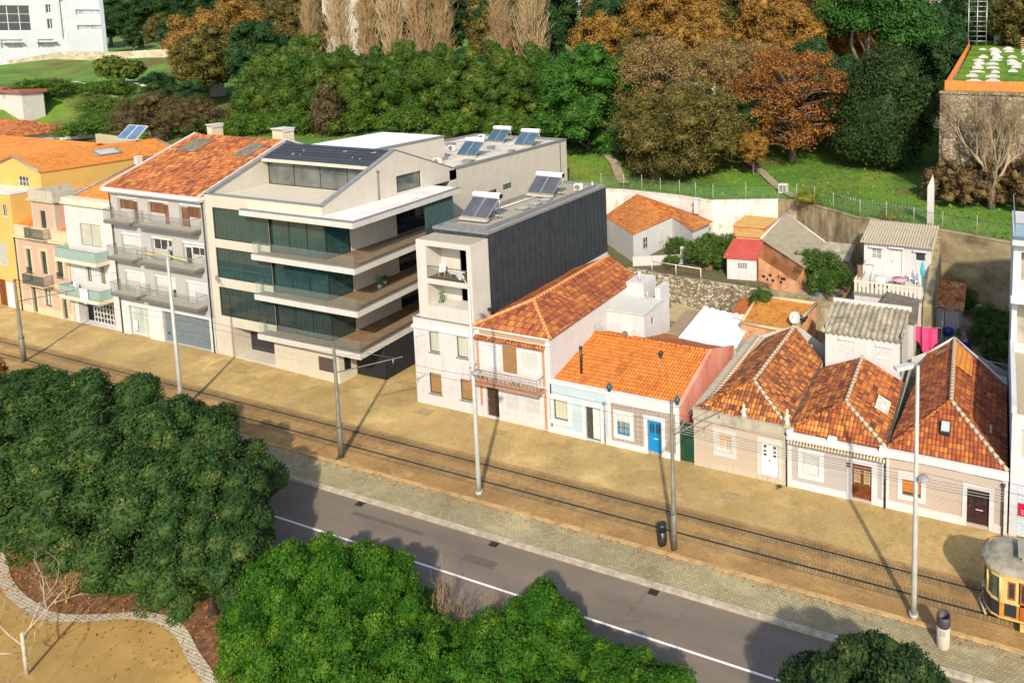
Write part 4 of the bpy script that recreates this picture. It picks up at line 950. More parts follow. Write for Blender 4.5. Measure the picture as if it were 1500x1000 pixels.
# ================================================================== modern apartment block with wrap-around slabs
def modern():
    t = thing('apartment_building', (-58, 0, 0), 'modern pale concrete apartment block with wrap-around balcony slabs and teal glazing', 'building')
    M_con = plaster('pale_concrete', (.49, .445, .37), (.30, .26, .19), .4, scale=.9)
    M_conw = plaster('cream_concrete', (.54, .485, .385), (.34, .29, .21), .35)
    M_slab = plaster('slab_edge', (.56, .52, .46), (.32, .28, .22), .4)
    XL, XC, XR = -65.55, -64.65, -57.75
    tops = (3.45, 6.92, 10.4, 14.1); xr = (-47.3, -47.3, -47.3, -47.2)
    wz = ((3.98, 6.62), (7.45, 10.18), (10.95, 13.78))
    m = MB()
    H = [(XC, XR, a, b, .1) for a, b in wz] + [(-63.2, -58.2, .0, 3.1, 1.4)]
    m.wall((0, 0, 0), (1, 0, 0), XL, XR, -.1, 14.84, H, .1)
    m.wall((0, 0, 0), (1, 0, 0), XR, -51.4, 13.75, 14.84)
    m.wall((0, 0, 0), (1, 0, 0), XR, -50.7, -.1, 3.02, [(-53.07, -51.3, .8, 2.06, .1)])
    m.wall((-50.7, 0, 0), (0, 1, 0), 0, 1.6, -.1, 3.02)
    m.wall((XL, 0, 0), (0, -1, 0), -33, 0, -.1, 14.84)
    m.build('front_wall', M_conw, t)
    # recessed glazing behind the balconies and the side wall
    s = MB()
    for k in range(3):
        z0, z1 = tops[k], tops[k + 1] - .42
        s.wall((-51.45, 0, 0), (0, 1, 0), 2.35, 13.6, z0, z1, [(7.1, 13.2, z0 + .02, z1 - .05, .25)])
        for y in (2.4, 5.0): s.box(-51.44, -51.4, y, y + .06, z0, z1)
    s.build('side_wall', M_con, t)
    for k, (z0, z1) in enumerate(wz):
        gm_ = glassm('teal_curtain_glass_%d' % k, ((.012, .040, .040), (.012, .036, .038), (.018, .030, .030))[2 - k], .04, ((.024, .078, .072), (.024, .07, .068), (.038, .062, .054))[2 - k], .3)
        window(t, XC, XR, z0, z1, glass=gm_, frame=M_frame_d, bars=(0, 0), depth=.1, t=.09, name='glazing')
        zb, zt = tops[k] + .02, tops[k + 1] - .43
        window(t, XR + .02, -51.5, zb, zt, O=(0, .10, 0), glass=gm_, frame=M_frame_d, bars=(2, 0), depth=.12, t=.11, name='glazing')
        window(t, .14, 2.35, zb, zt, O=(-51.45, 0, 0), U=(0, 1, 0), N=(1, 0, 0), glass=gm_, frame=M_frame_d, bars=(0, 0), depth=.05, t=.09, name='glazing')
        window(t, 7.12, 13.18, zb, zt - .05, O=(-51.45, 0, 0), U=(0, 1, 0), N=(1, 0, 0), glass=glassm('navy_glass', (.006, .012, .022), .05), frame=M_frame_d, bars=(3, 0), depth=.2, name='glazing')
    for k, (z, x) in enumerate(zip(tops, xr)):
        s = MB(); yb = 13.6 if k < 3 else 11.4; xb = x - yb * .075
        s.prism([(-58.95 if k < 3 else -60.0, -.8), (x, -.8), (xb, yb), (-51.4, yb), (-51.4, .6), (-58.95 if k < 3 else -60.0, .02)] if k < 3 else [(-60.0, -.8), (x, -.8), (xb, yb), (-51.42, yb), (-51.42, -.003), (-60.0, -.003)], z - .45, z)
        so_ = s.build('slab', M_slab, t)
        d = MB()
        if k < 3:
            d.prism([(-58.8, -.68), (x - .12, -.68), (xb - .12, yb), (-51.42, yb), (-51.42, .42), (-58.8, .0)], z + .003, z + .03); d.build('deck', plain('timber_deck', ((.20, .12, .06), (.40, .27, .13), (.20, .12, .06))[k], .75, var=.3, scale=1.5), so_)
            e = MB(); e.prism([(-58.9, -.76), (x - .04, -.76), (x - .12, -.62), (-58.9, -.62)], z + .032, z + .1); e.prism([(x - .04, -.74), (xb - .04, yb), (xb - .16, yb), (x - .17, -.62)], z + .032, z + .1); e.build('edge_profile', M_zinc, so_)
            g = MB()
            n = 5
            for i in range(n):
                a, b = -58.85 + (x - .1 + 58.85) * i / n, -58.85 + (x - .1 + 58.85) * (i + 1) / n - .02
                g.box(a, b, -.7, -.685, z + .1, z + 1.05)
            for i in range(5):
                ya, yb_ = -.68 + 14.2 * i / 5, -.68 + 14.2 * (i + 1) / 5 - .02; fx = lambda y: x - .1 - (y + .7) * .0752
                g.face([(fx(ya), ya, z + .1), (fx(yb_), yb_, z + .1), (fx(yb_), yb_, z + 1.05), (fx(ya), ya, z + 1.05)])
            g.face([(-58.85, -.7, z + .1), (-58.85, 0, z + .1), (-58.85, 0, z + 1.05), (-58.85, -.7, z + 1.05)])
            g.build('glass_balustrade', clearglass('balustrade_glass', (.93, .97, .94), .12), so_)
        else:
            d.prism([(-59.7, -.5), (x - .3, -.5), (xb - .3, yb), (-51.39, yb), (-51.39, -.01), (-59.7, -.01)], z + .003, z + .02); d.build('membrane', oldwall('slab_membrane', [(.28, (.46, .42, .36)), (.45, (.60, .58, .55)), (.7, (.64, .63, .61))], scale=.6, streak=(1, 1, 1), bump=.05), so_)
            e = MB(); e.prism([(-60.0, -.8), (x, -.8), (x - .3, -.5), (-60.0, -.5)], z + .004, z + .09); e.prism([(x, -.8), (xb, yb), (xb - .3, yb), (x - .3, -.5)], z + .004, z + .09); e.build('edge_profile', M_zinc, so_)
    # slatted screen at the far end of the top balcony
    s = MB()
    for i in range(19): y = 7.1 + i * .19; x = -47.45 - (y + .8) * .075; s.box(x - .03, x + .02, y, y + .11, 10.45, 13.62)
    s.face([(-48.13, 7.1, 10.45), (-48.39, 10.6, 10.45), (-48.39, 10.6, 13.62), (-48.13, 7.1, 13.62)])
    s.build('slatted_screen', plain('teal_slats', (.05, .10, .10), .6), t)
    # ground floor: louvred garage, vent, dark slatted enclosure
    g = MB(); [g.box(-63.18, -58.22, 1.38, 1.42, .78 + i * .09, .84 + i * .09) for i in range(26)]; g.box(-63.18, -58.22, 1.42, 1.46, .0, 3.1); g.build('garage_door', plain('charcoal_louvre', (.035, .03, .035), .6), t)
    MB().box(-63.2, -58.2, .02, 1.4, -.1, .42).build('ramp', M_con, t)
    g = MB().box(-53.05, -51.32, .05, .09, .82, 2.04); [g.box(-53.05, -51.32, .03, .05, .84 + i * .07, .88 + i * .07) for i in range(17)]; g.build('vent_grille', plain('brown_grille', (.10, .07, .055), .6), t)
    g = MB().box(-50.695, -50.66, .45, 1.0, .9, 2.3); g.build('entry_panel', plain('black_panel', (.015, .015, .015), .4), t)
    s = MB(); s.box(-50.7, -47.62, 1.68, 1.74, .1, 3.0); s.box(-47.68, -47.64, 1.68, 13.5, .1, 3.0)
    for i in range(24): s.box(-50.68 + i * .13, -50.61 + i * .13, 1.6, 1.68, .1, 2.98)
    for i in range(88): s.box(-47.64, -47.57, 1.64 + i * .135, 1.71 + i * .135, .1, 2.98)
    s.build('slatted_enclosure', plain('black_slats', (.022, .022, .025), .6), t)
    # attic: party wall, gabled side wall, recessed glazing, dark roof
    GF, GP, GR, ZF, ZP, ZR = .0, 7.3, 14.5, 14.85, 18.25, 15.05
    kf, kr = (ZP - ZF) / GP, (ZP - ZR) / (GR - GP); gz = lambda y: ZF + kf * y if y < GP else ZP - kr * (y - GP)
    P = [(0, 14.08), (GR, 14.08), (GR, ZR), (GP, ZP), (0, ZF)]
    a = MB(); x1 = -51.4; y0, y1, z0, z1 = 7.3, 10.15, 14.3, 15.85
    a.face([(x1, 0, 14.1), (x1, y0, 14.1), (x1, y0, gz(y0)), (x1, 0, ZF)]); a.face([(x1, y0, 14.1), (x1, y1, 14.1), (x1, y1, z0), (x1, y0, z0)]); a.face([(x1, y0, z1), (x1, y1, z1), (x1, y1, gz(y1)), (x1, y0, gz(y0))]); a.face([(x1, y1, 14.1), (x1, GR, 14.1), (x1, GR, ZR), (x1, y1, gz(y1))])
    for q in ([(y0, z0), (y1, z0)], [(y1, z0), (y1, z1)], [(y1, z1), (y0, z1)], [(y0, z1), (y0, z0)]): a.face([(x1, *q[0]), (x1, *q[1]), (x1 - .25, *q[1]), (x1 - .25, *q[0])])
    a.face([(x1 - .35, y, z) for y, z in reversed(P)]); a.build('attic_wall', M_con, t)
    a = MB(); a.face([(-65.25, y, z) for y, z in P]); a.face([(-65.55, y, z) for y, z in reversed(P)]); a.build('party_wall', M_con, t)
    window(t, y0, y1, z0, z1, O=(x1, 0, 0), U=(0, 1, 0), N=(1, 0, 0), glass=glassm('attic_glass', (.10, .11, .10), .05), frame=M_frame_d, bars=(0, 0), depth=.25)
    window(t, -65.2, x1 - .4, 14.6, 17.15, O=(0, 5.4, 0), glass=glassm('attic_glass', (.10, .11, .10), .05), frame=M_frame_d, bars=(3, 0), depth=.12, t=.08, name='glazing')
    c = MB()
    for xa, xb_ in ((x1 - .42, x1 + .06), (-65.6, -65.1)):
        for (ya, za), (yb_, zb_) in (((-.02, ZF + .01), (GP, ZP + .02)), ((GP, ZP + .02), (GR + .05, ZR + .02))):
            c.face([(xa, ya, za + .08), (xb_, ya, za + .08), (xb_, yb_, zb_ + .08), (xa, yb_, zb_ + .08)]); c.face([(xb_, ya, za), (xb_, yb_, zb_), (xb_, yb_, zb_ + .08), (xb_, ya, za + .08)]); c.face([(xa, yb_, zb_), (xa, ya, za), (xa, ya, za + .08), (xa, yb_, zb_ + .08)])
    c.box(-65.1, x1 - .42, -.03, .3, ZF + .01, ZF + .1); c.build('coping', M_zinc, t)
    MB().box(-65.25, x1 - .36, .02, 5.6, 14.35, 14.6).build('terrace_floor', M_conw, t)
    r = MB(); slabroof(r, [(-65.2, 5.0, gz(5.0)), (x1 - .4, 5.0, gz(5.0)), (x1 - .4, GP + .02, ZP), (-65.2, GP + .02, ZP)], .1)
    for i in range(6): y = 5.1 + i * .37; z = gz(y) + .01; r.box(-65.1, x1 - .5, y, y + .05, z, z + .06)
    r.build('roof', ribbed('dark_roof_panels', (.025, .028, .034), (.055, .06, .07), .45, 1, .6, .4, .4), t)
    MB().box(-65.2, x1 - .4, 4.86, 4.995, gz(5.0) - .3, gz(5.0) - .02).build('roof_edge', M_conw, t)
    r = MB(); slabroof(r, [(-65.2, GP + .02, ZP - .03), (x1 - .4, GP + .02, ZP - .03), (x1 - .4, GR, ZR), (-65.2, GR, ZR)], .1); r.build('rear_roof', plain('white_membrane', (.70, .69, .68), .8), t)
    b = MB().box(-64.8, -56.2, 8.2, 18.0, 15.1, 17.6); b.build('roof_volume', M_con, t)
    MB().box(-64.9, -56.1, 8.1, 18.1, 17.603, 17.75).build('roof_volume_coping', M_zinc, t); MB().box(-64.6, -56.4, 8.4, 17.8, 17.753, 17.78).build('roof_volume_membrane', plain('white_membrane', (.70, .69, .68), .8), t)
    clut = MB(); rr_ = random.Random(4)
    for i in range(9): x, y = rr_.uniform(-64, -52.5), rr_.uniform(5.6, 6.9); clut.tube([(x, y, gz(y) + .06), (x + rr_.uniform(-.5, .5), y + .1, gz(y) + .1)], .03, 4)
    clut.build('roof_fixings', M_conlight if 'M_conlight' in globals() else M_frame_w, t)
    # rear block
    b = MB(); shell(b, XL, -51.4, 13.6, 33.0, -.1, 15.1, right=[(17.2, 20.2, 10.2, 11.8), (21.2, 22.6, 11.4, 12.0)]); b.build('rear_wall', M_con, t)
    window(t, 17.2, 20.2, 10.2, 11.8, O=(-51.4, 0, 0), U=(0, 1, 0), N=(1, 0, 0), glass=glassm('teal_pane', (.02, .09, .09), .06), frame=M_frame_d)
    window(t, 21.2, 22.6, 11.4, 12.0, O=(-51.4, 0, 0), U=(0, 1, 0), N=(1, 0, 0), glass=glassm('teal_pane', (.02, .09, .09), .06), frame=M_frame_d)
    MB().box(XL + .2, -51.6, 14.6, 32.8, 15.0, 15.06).build('rear_flat_roof', oldwall('worn_membrane', [(.3, (.36, .32, .25)), (.5, (.52, .48, .41)), (.7, (.60, .57, .51))], scale=.5, streak=(1, 1, 1), bump=.1), t)
    c = MB().box(-51.72, -51.32, 14.55, 33.05, 15.1, 15.32).box(XL - .03, -51.72, 32.7, 33.05, 15.1, 15.32).box(XL - .03, XL + .25, 14.6, 32.7, 15.1, 15.32); c.build('rear_coping', M_zinc, t)
    pipe(t, -51.32, 31.6, 3, 15.0, plain('brown_pipe', (.08, .05, .035), .6), hopper=False); pipe(t, -51.32, 5.3, 14.15, 16.6, plain('bronze_pipe', (.22, .17, .11), .6), hopper=True)
    for i, (x, y, l) in enumerate(((-55.2, 20.7, 'front'), (-58.6, 29.2, 'back left'), (-53.6, 28.2, 'back right'))):
        solar_heater((x, y, 15.06), 'pale solar water heater on the modern block flat rear roof, %s one of three' % l, 'solar heaters on the modern block', w=2.6, pc=(.05, .09, .13))
    for x, y, l in ((-59.2, 20.4, 'left of the front solar heater'), (-59.6, 22.6, 'behind another unit, near the front solar heater'), (-55.0, 15.8, 'nearest the gable'), (-62.0, 30.2, 'at the far edge')):
        ac_unit((x, y, 15.06), .2, 'beige condenser on the modern block rear roof, %s' % l, 'condensers on the modern block roof')
    v = MB()
    for x, y, a, b2 in ((-62.6, 21.5, 1.4, .8), (-60.9, 26.5, 1.8, .5), (-57.2, 17.4, 1.1, .9), (-53.0, 17.0, 1.1, .7), (-63, 25, 1.0, .7), (-56.4, 24.6, .7, .6), (-52.4, 23.4, .6, .5)): MB().box(x, x + a, y, y + b2, 15.06, 15.38).box(x - .05, x + a + .05, y - .05, y + b2 + .05, 15.382, 15.45).build('roof_vent', plain('vent_grey', (.24, .22, .20), .7), t)
modern()
def plant_pot(x, y, z, label, h=.7, group=None, col=(.5, .48, .44), sp=.4, n=90):
    t = thing('potted_plant', (x, y, z), label, 'plant', group)
    p = MB(); p.lathe((x, y, z), [(.14, 0), (.19, .25), (.2, .3)], 10); p.build('pot', plaster('pot_%02d' % int(col[0] * 99), col, amount=.1), t)
    f = MB(); rr = random.Random(int(abs(x * 31 + y * 7)))
    for i in range(n):
        a, b, r = rr.uniform(0, 2 * PI), rr.uniform(.1, 1), rr.uniform(.05, sp); c = Vector((x + r * math.cos(a), y + r * math.sin(a), z + .28 + b * h)); d = Vector((rr.uniform(-1, 1), rr.uniform(-1, 1), rr.uniform(-.3, 1))).normalized() * .09; e = d.orthogonal().normalized() * .04
        f.face([c - d, c + e, c + d, c - e])
    f.build('foliage', leafm('pot_foliage', [(.02, .08, .015), (.05, .14, .03), (.09, .20, .05)]), t)
    return t
plant_pot(-49.9, 3.6, 6.95, 'potted shrub on the middle balcony of the modern block', .8, sp=.45); plant_pot(-50.3, 4.5, 6.95, 'smaller potted plant behind the shrub on the modern block balcony', .45, sp=.3)
plant_pot(-40.3, .8, 7.3, 'green plant on the lower balcony of the narrow house', 1.3, col=(.2, .35, .4), sp=.3)
# ================================================================== grey four-storey house
def grey_house():
    t = thing('apartment_building', (-72, 0, 0), 'grey four-storey house with white roller shutters, railed balconies and broad red tile roof', 'building')
    X0, X1 = -78.75, -65.62; M_grey = plaster('grey_render', (.40, .385, .36), (.26, .24, .20), .25)
    rows = ((11.6, 13.88), (8.1, 10.4), (4.6, 6.75)); H = []
    units = [(-77.85, -74.87), (-73.45, -70.5), (-69.1, -66.15)]
    for a, b in rows:
        for u, v in units: H.append((u, v, a, b))
    m = MB(); shell(m, X0, X1, 0, 14.5, -.1, 14.3, front=H + [(-77.6, -74.85, .35, 3.2), (-72.75, -66.3, .35, 3.3, .25)], depth=.3); m.build('wall', M_grey, t)
    m = MB()   # white ground-floor surround
    m.box(X0 + .05, -77.62, -.05, -.003, -.1, 3.5).box(-74.83, -72.77, -.05, -.003, -.1, 3.5).box(-66.28, X1 - .02, -.05, -.003, -.1, 3.5).box(-77.62, -74.83, -.05, -.003, 3.22, 3.5).box(-72.77, -66.28, -.05, -.003, 3.32, 3.5); m.build('ground_floor_cladding', M_trim, t)
    M_wood = plain('red_brown_frame', (.20, .05, .03), .5); M_pane = glassm('warm_glass', (.16, .08, .04), .08)
    drop = ((.22, .2, .2), (.93, .0, .3), (.93, .6, .97))
    for r, (a, b) in enumerate(rows):
        for k, (u, v) in enumerate(units):
            mid = u + (v - u) * .68 if k < 2 else u + (v - u) * .32
            wu, wv, du, dv = (u, mid, mid, v) if k < 2 else (mid, v, u, mid)
            p = MB().box(wu + .005, wv, .26, .3, a, a + .95); p.build('window_wall', M_grey, t)
            fr, gl = (M_wood, M_pane) if r == 0 else (M_frame_w, M_glass)
            window(t, wu + .02, wv - .02, a + .96, b - .02, glass=gl, frame=fr, depth=.28, bars=(1, 0), shutter=min(.98, drop[r][k] * 1.5) or None)
            window(t, du + .02, dv - .02, a, b - .02, glass=gl if r == 0 else M_glass, frame=fr, depth=.28, bars=(0, 0), shutter=(drop[r][k] if drop[r][k] > .05 else None), name='balcony_door')
            s = MB().box(u, v, .05, .2, b - .28, b - .005); s.build('shutter_box', M_trim, t)
        for u, v in ((-78.6, -74.85), (-74.25, -66.3)):
            z = a - .05
            s = MB().box(u, v, -.82, -.003, z - .2, z + .02).box(u + .04, v - .04, -.78, -.05, z - .27, z - .202); bo = s.build('balcony', plaster('balcony_grey', (.13, .13, .125), amount=.3), t)
            MB().box(u + .08, v - .08, -.76, -.02, z + .022, z + .04).build('balcony_floor', plain('tan_tiles', (.44, .38, .28), .8), bo)
            railing(bo, [(u + .05, -.03), (u + .05, -.78), (v - .05, -.78), (v - .05, -.03)], z + .02, 1.08, plain('grey_rail', (.20, .195, .185), .5), .12, .012)
    window(t, -77.6, -74.85, .36, 3.2, glass=glassm('mint_glass', (.36, .44, .36), .15, (.48, .54, .45)), frame=M_frame_w, bars=(2, 0), depth=.2, name='entrance_door')
    MB().box(-77.3, -76.75, .02, .09, .75, 1.75).build('mailboxes', plain('mailbox_white', (.70, .70, .66), .4), t)
    g = MB().box(-72.74, -66.31, .2, .24, .36, 3.3); [g.box(-72.74, -66.31, .18, .2, .38 + i * .24, .58 + i * .24) for i in range(12)]
    g = g.build('garage_door', plain('blue_grey_metal', (.17, .215, .24), .5, .2), t)
    MB().box(-72.5, -72.2, .15, .18, 1.05, 1.2).build('handle', M_iron, g)
    pipe(t, X0 - .02, -.1, .3, 14.1); pipe(t, X1 - .15, -.12, .3, 14.0)
    c = MB().box(X0 - .4, X1 + .05, -.55, .1, 14.3, 14.62).box(X0 - .3, X1, -.4, .05, 14.15, 14.3); c.box(X0 - .4, X0 - .05, .1, 14.6, 14.3, 14.6); c.build('eaves', M_trim, t)
    r = MB(); zr = 18.45; slabroof(r, [(X0 - .2, -.35, 14.66), (X1 - .1, -.35, 14.66), (X1 - .1, 7.7, zr), (X0 - .2, 7.7, zr)], .12); slabroof(r, [(X0 - .2, 7.7, zr), (X1 - .1, 7.7, zr), (X1 - .1, 14.6, 15.2), (X0 - .2, 14.6, 15.2)], .12)
    r.build('roof', M_rust, t)
    for x0, x1 in ((X0 - .36, X0 - .2), (X1 - .12, X1 + .02)):
        v = MB()
        for (ya, za), (yb, zb) in (((-.55, 14.6), (7.7, zr + .05)), ((7.7, zr + .05), (14.6, 15.25))):
            v.face([(x0, ya, za + .1), (x1, ya, za + .1), (x1, yb, zb + .1), (x0, yb, zb + .1)]); v.face([(x1, ya, za - .1), (x1, yb, zb - .1), (x1, yb, zb + .1), (x1, ya, za + .1)]); v.face([(x0, yb, zb - .1), (x0, ya, za - .1), (x0, ya, za + .1), (x0, yb, zb + .1)])
        v.build('verge_board', plain('pale_verge', (.50, .48, .44), .7), t)
    k = (zr - 14.66) / 8.05
    for x, y, a, b in ((-76.2, 6.0, 1.3, 1.0), (-68.2, 5.9, 1.1, 1.0)):
        P = MB(); zz = lambda yy: 14.66 + (yy + .35) * k + .05
        P.face([(x - a, y - b, zz(y - b)), (x + a, y - b, zz(y - b)), (x + a, y + b, zz(y + b)), (x - a, y + b, zz(y + b))]); P.build('repair_patch', tiles('grey_tile_patch', [(.3, (.13, .12, .09)), (.7, (.24, .21, .15))]), t)
    for x, w_ in ((-77.2, .7), (-67.2, 1.5)):
        c = MB().box(x - w_ / 2, x + w_ / 2, 8.0, 9.1, 16.5, 19.1); ch = c.build('chimney', plaster('chimney_render', (.56, .48, .34), amount=.4), t)
        c = MB().box(x - w_ / 2 - .1, x + w_ / 2 + .1, 7.9, 9.2, 19.35, 19.45); n = max(2, int(w_ / .3)); [c.box(x - w_ / 2 + i * w_ / n, x - w_ / 2 + i * w_ / n + .08, 8.0, 9.1, 19.1, 19.35) for i in range(n + 1)]; c.build('chimney_cap', M_white2, ch)
    b = MB(); M_y = plain('yellow_ribbon', (.62, .50, .10), .6)
    for a, c2 in ((-73.4, -67.3),):
        b.tube([(a + (c2 - a) * i / 8, -.84 + .03 * math.sin(i), 9.1 - .12 * math.sin(i * PI / 3) + .04 * math.sin(i * 3)) for i in range(9)], .05, 5)
    tag(b.build('garland', M_y), 'yellow garland tied along a second-floor balcony rail of the grey house', 'garland')
grey_house()
# ================================================================== white house with glass balconies
def white_glass():
    t = thing('townhouse', (-82.6, 0, 0), 'white three-storey house with frosted glass balconies and a gridded garage grille', 'house')
    X0, X1 = -86.35, -78.8
    H = [(-84.14, -80.85, 8.42, 10.62), (-83.85, -83.05, 4.7, 6.9), (-81.8, -80.85, 4.7, 6.85), (-85.66, -80.0, .35, 3.05, .7)]
    m = MB(); shell(m, X0, X1, 0, 12, -.1, 12.4, front=H); m.face([(X1, 0, 12.4), (X1, 12, 12.4), (X1, 8, 15)]); m.face([(X0, 12, 12.4), (X0, 0, 12.4), (X0, 8, 15)]); m.build('wall', M_white, t)
    MB().box(X0 - .15, X1 + .02, -.25, -.003, 12.4, 12.6).box(X0 - .1, X1 + .02, -.12, .6, 12.6, 13.0).build('cornice', plaster('stone_cornice', (.58, .52, .40), amount=.4), t)
    window(t, *H[0], glass=M_curtain, frame=M_zinc, bars=(1, 0)); window(t, *H[1], glass=M_glass, frame=M_frame_w); window(t, *H[2], glass=glassm('green_drape', (.12, .14, .08), .1, (.22, .24, .14)), frame=M_frame_w, bars=(0, 0))
    for z in (7.3, 3.55):
        b = MB().box(-86.3, -79.9, -1.1, -.003, z - .35, z).box(-86.1, -80.2, -.9, -.01, z - .5, z - .352); bo = b.build('balcony', plaster('cream_slab', (.62, .54, .38), amount=.2), t)
        g = MB().box(-86.2, -80.0, -1.05, -1.02, z + .02, z + 1.0).box(-80.0, -79.97, -1.05, -.02, z + .02, z + 1.0).box(-86.25, -86.22, -1.05, -.02, z + .02, z + 1.0)
        g.build('glass_panel', plain('frosted_glass', (.27, .37, .33), .2, var=.1), bo); MB().box(-86.25, -79.95, -1.07, -1.0, z + 1.0, z + 1.04).build('handrail', M_zinc, bo)
    g = MB()
    for i in range(9): x = -84.3 + i * (4.0) / 8; g.box(x - .03, x + .03, .5, .56, .4, 3.0)
    for i in range(6): z = .42 + i * .51; g.box(-84.3, -80.3, .49, .57, z - .03, z + .03)
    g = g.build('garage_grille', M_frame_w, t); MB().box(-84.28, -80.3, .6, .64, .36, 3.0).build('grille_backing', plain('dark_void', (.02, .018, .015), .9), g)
    c = MB(); rr = random.Random(3)
    for x, w_, h in ((-82.6, .35, 1.3), (-82.1, .5, 1.5), (-81.7, .3, 1.2)):
        P = [(x - w_ / 2, 4.62), (x + w_ / 2, 4.62), (x + w_ / 2 + .05, 4.6 - h * .9), (x + .02, 4.6 - h), (x - w_ / 2 - .05, 4.6 - h * .8)]
        c.face([(a, -1.1 - .03 * math.sin(a * 9), z) for a, z in P]); c.face([(a, -1.13, z) for a, z in reversed(P)])
    tag(c.build('laundry', plain('white_cloth', (.72, .70, .66), .8)), 'white clothes hung over the lower glass balcony', 'laundry')
    s = MB(); s.tube([(-85.0, -.8, 3.6), (-85.0, -.8, 4.2), (-84.7, -.7, 4.7), (-84.0, -.8, 4.3), (-83.6, -.8, 3.6)], .22, 8); tag(s.build('covered_bundle', plain('white_cloth', (.72, .70, .66), .8)), 'white covered bundle behind the lower glass balcony', 'bundle')
    r = MB(); slabroof(r, [(X0 - .1, .6, 12.75), (X1, .6, 12.75), (X1, 8, 15.6), (X0 - .1, 8, 15.6)], .1); slabroof(r, [(X0 - .1, 8, 15.6), (X1, 8, 15.6), (X1, 12.2, 13.2), (X0 - .1, 12.2, 13.2)], .1); r.build('roof', M_yor, t)
    r = MB(); r.prism([(-81.9, 1.6), (-79.3, 1.6), (-79.3, 4.2), (-80.6, 4.2)], 12.6, 14.15); r.build('roof_hatch', M_conlight, t)
    v = MB(); v.tube([(X0 - .12, .5, 12.85), (X0 - .12, 8, 15.72)], .09, 6); v.build('verge', M_zinc, t)
    c = MB().box(-86.6, -86.1, 6.2, 6.7, 14.6, 15.9); c.build('chimney', M_white2, t)
M_yor = tiles('amber_tiles', [(.3, (.52, .155, .018)), (.5, (.72, .235, .024)), (.75, (.78, .30, .04))], patchscale=.3, bump=.7)
M_conlight = plaster('light_cement', (.60, .57, .52), amount=.2)
white_glass()
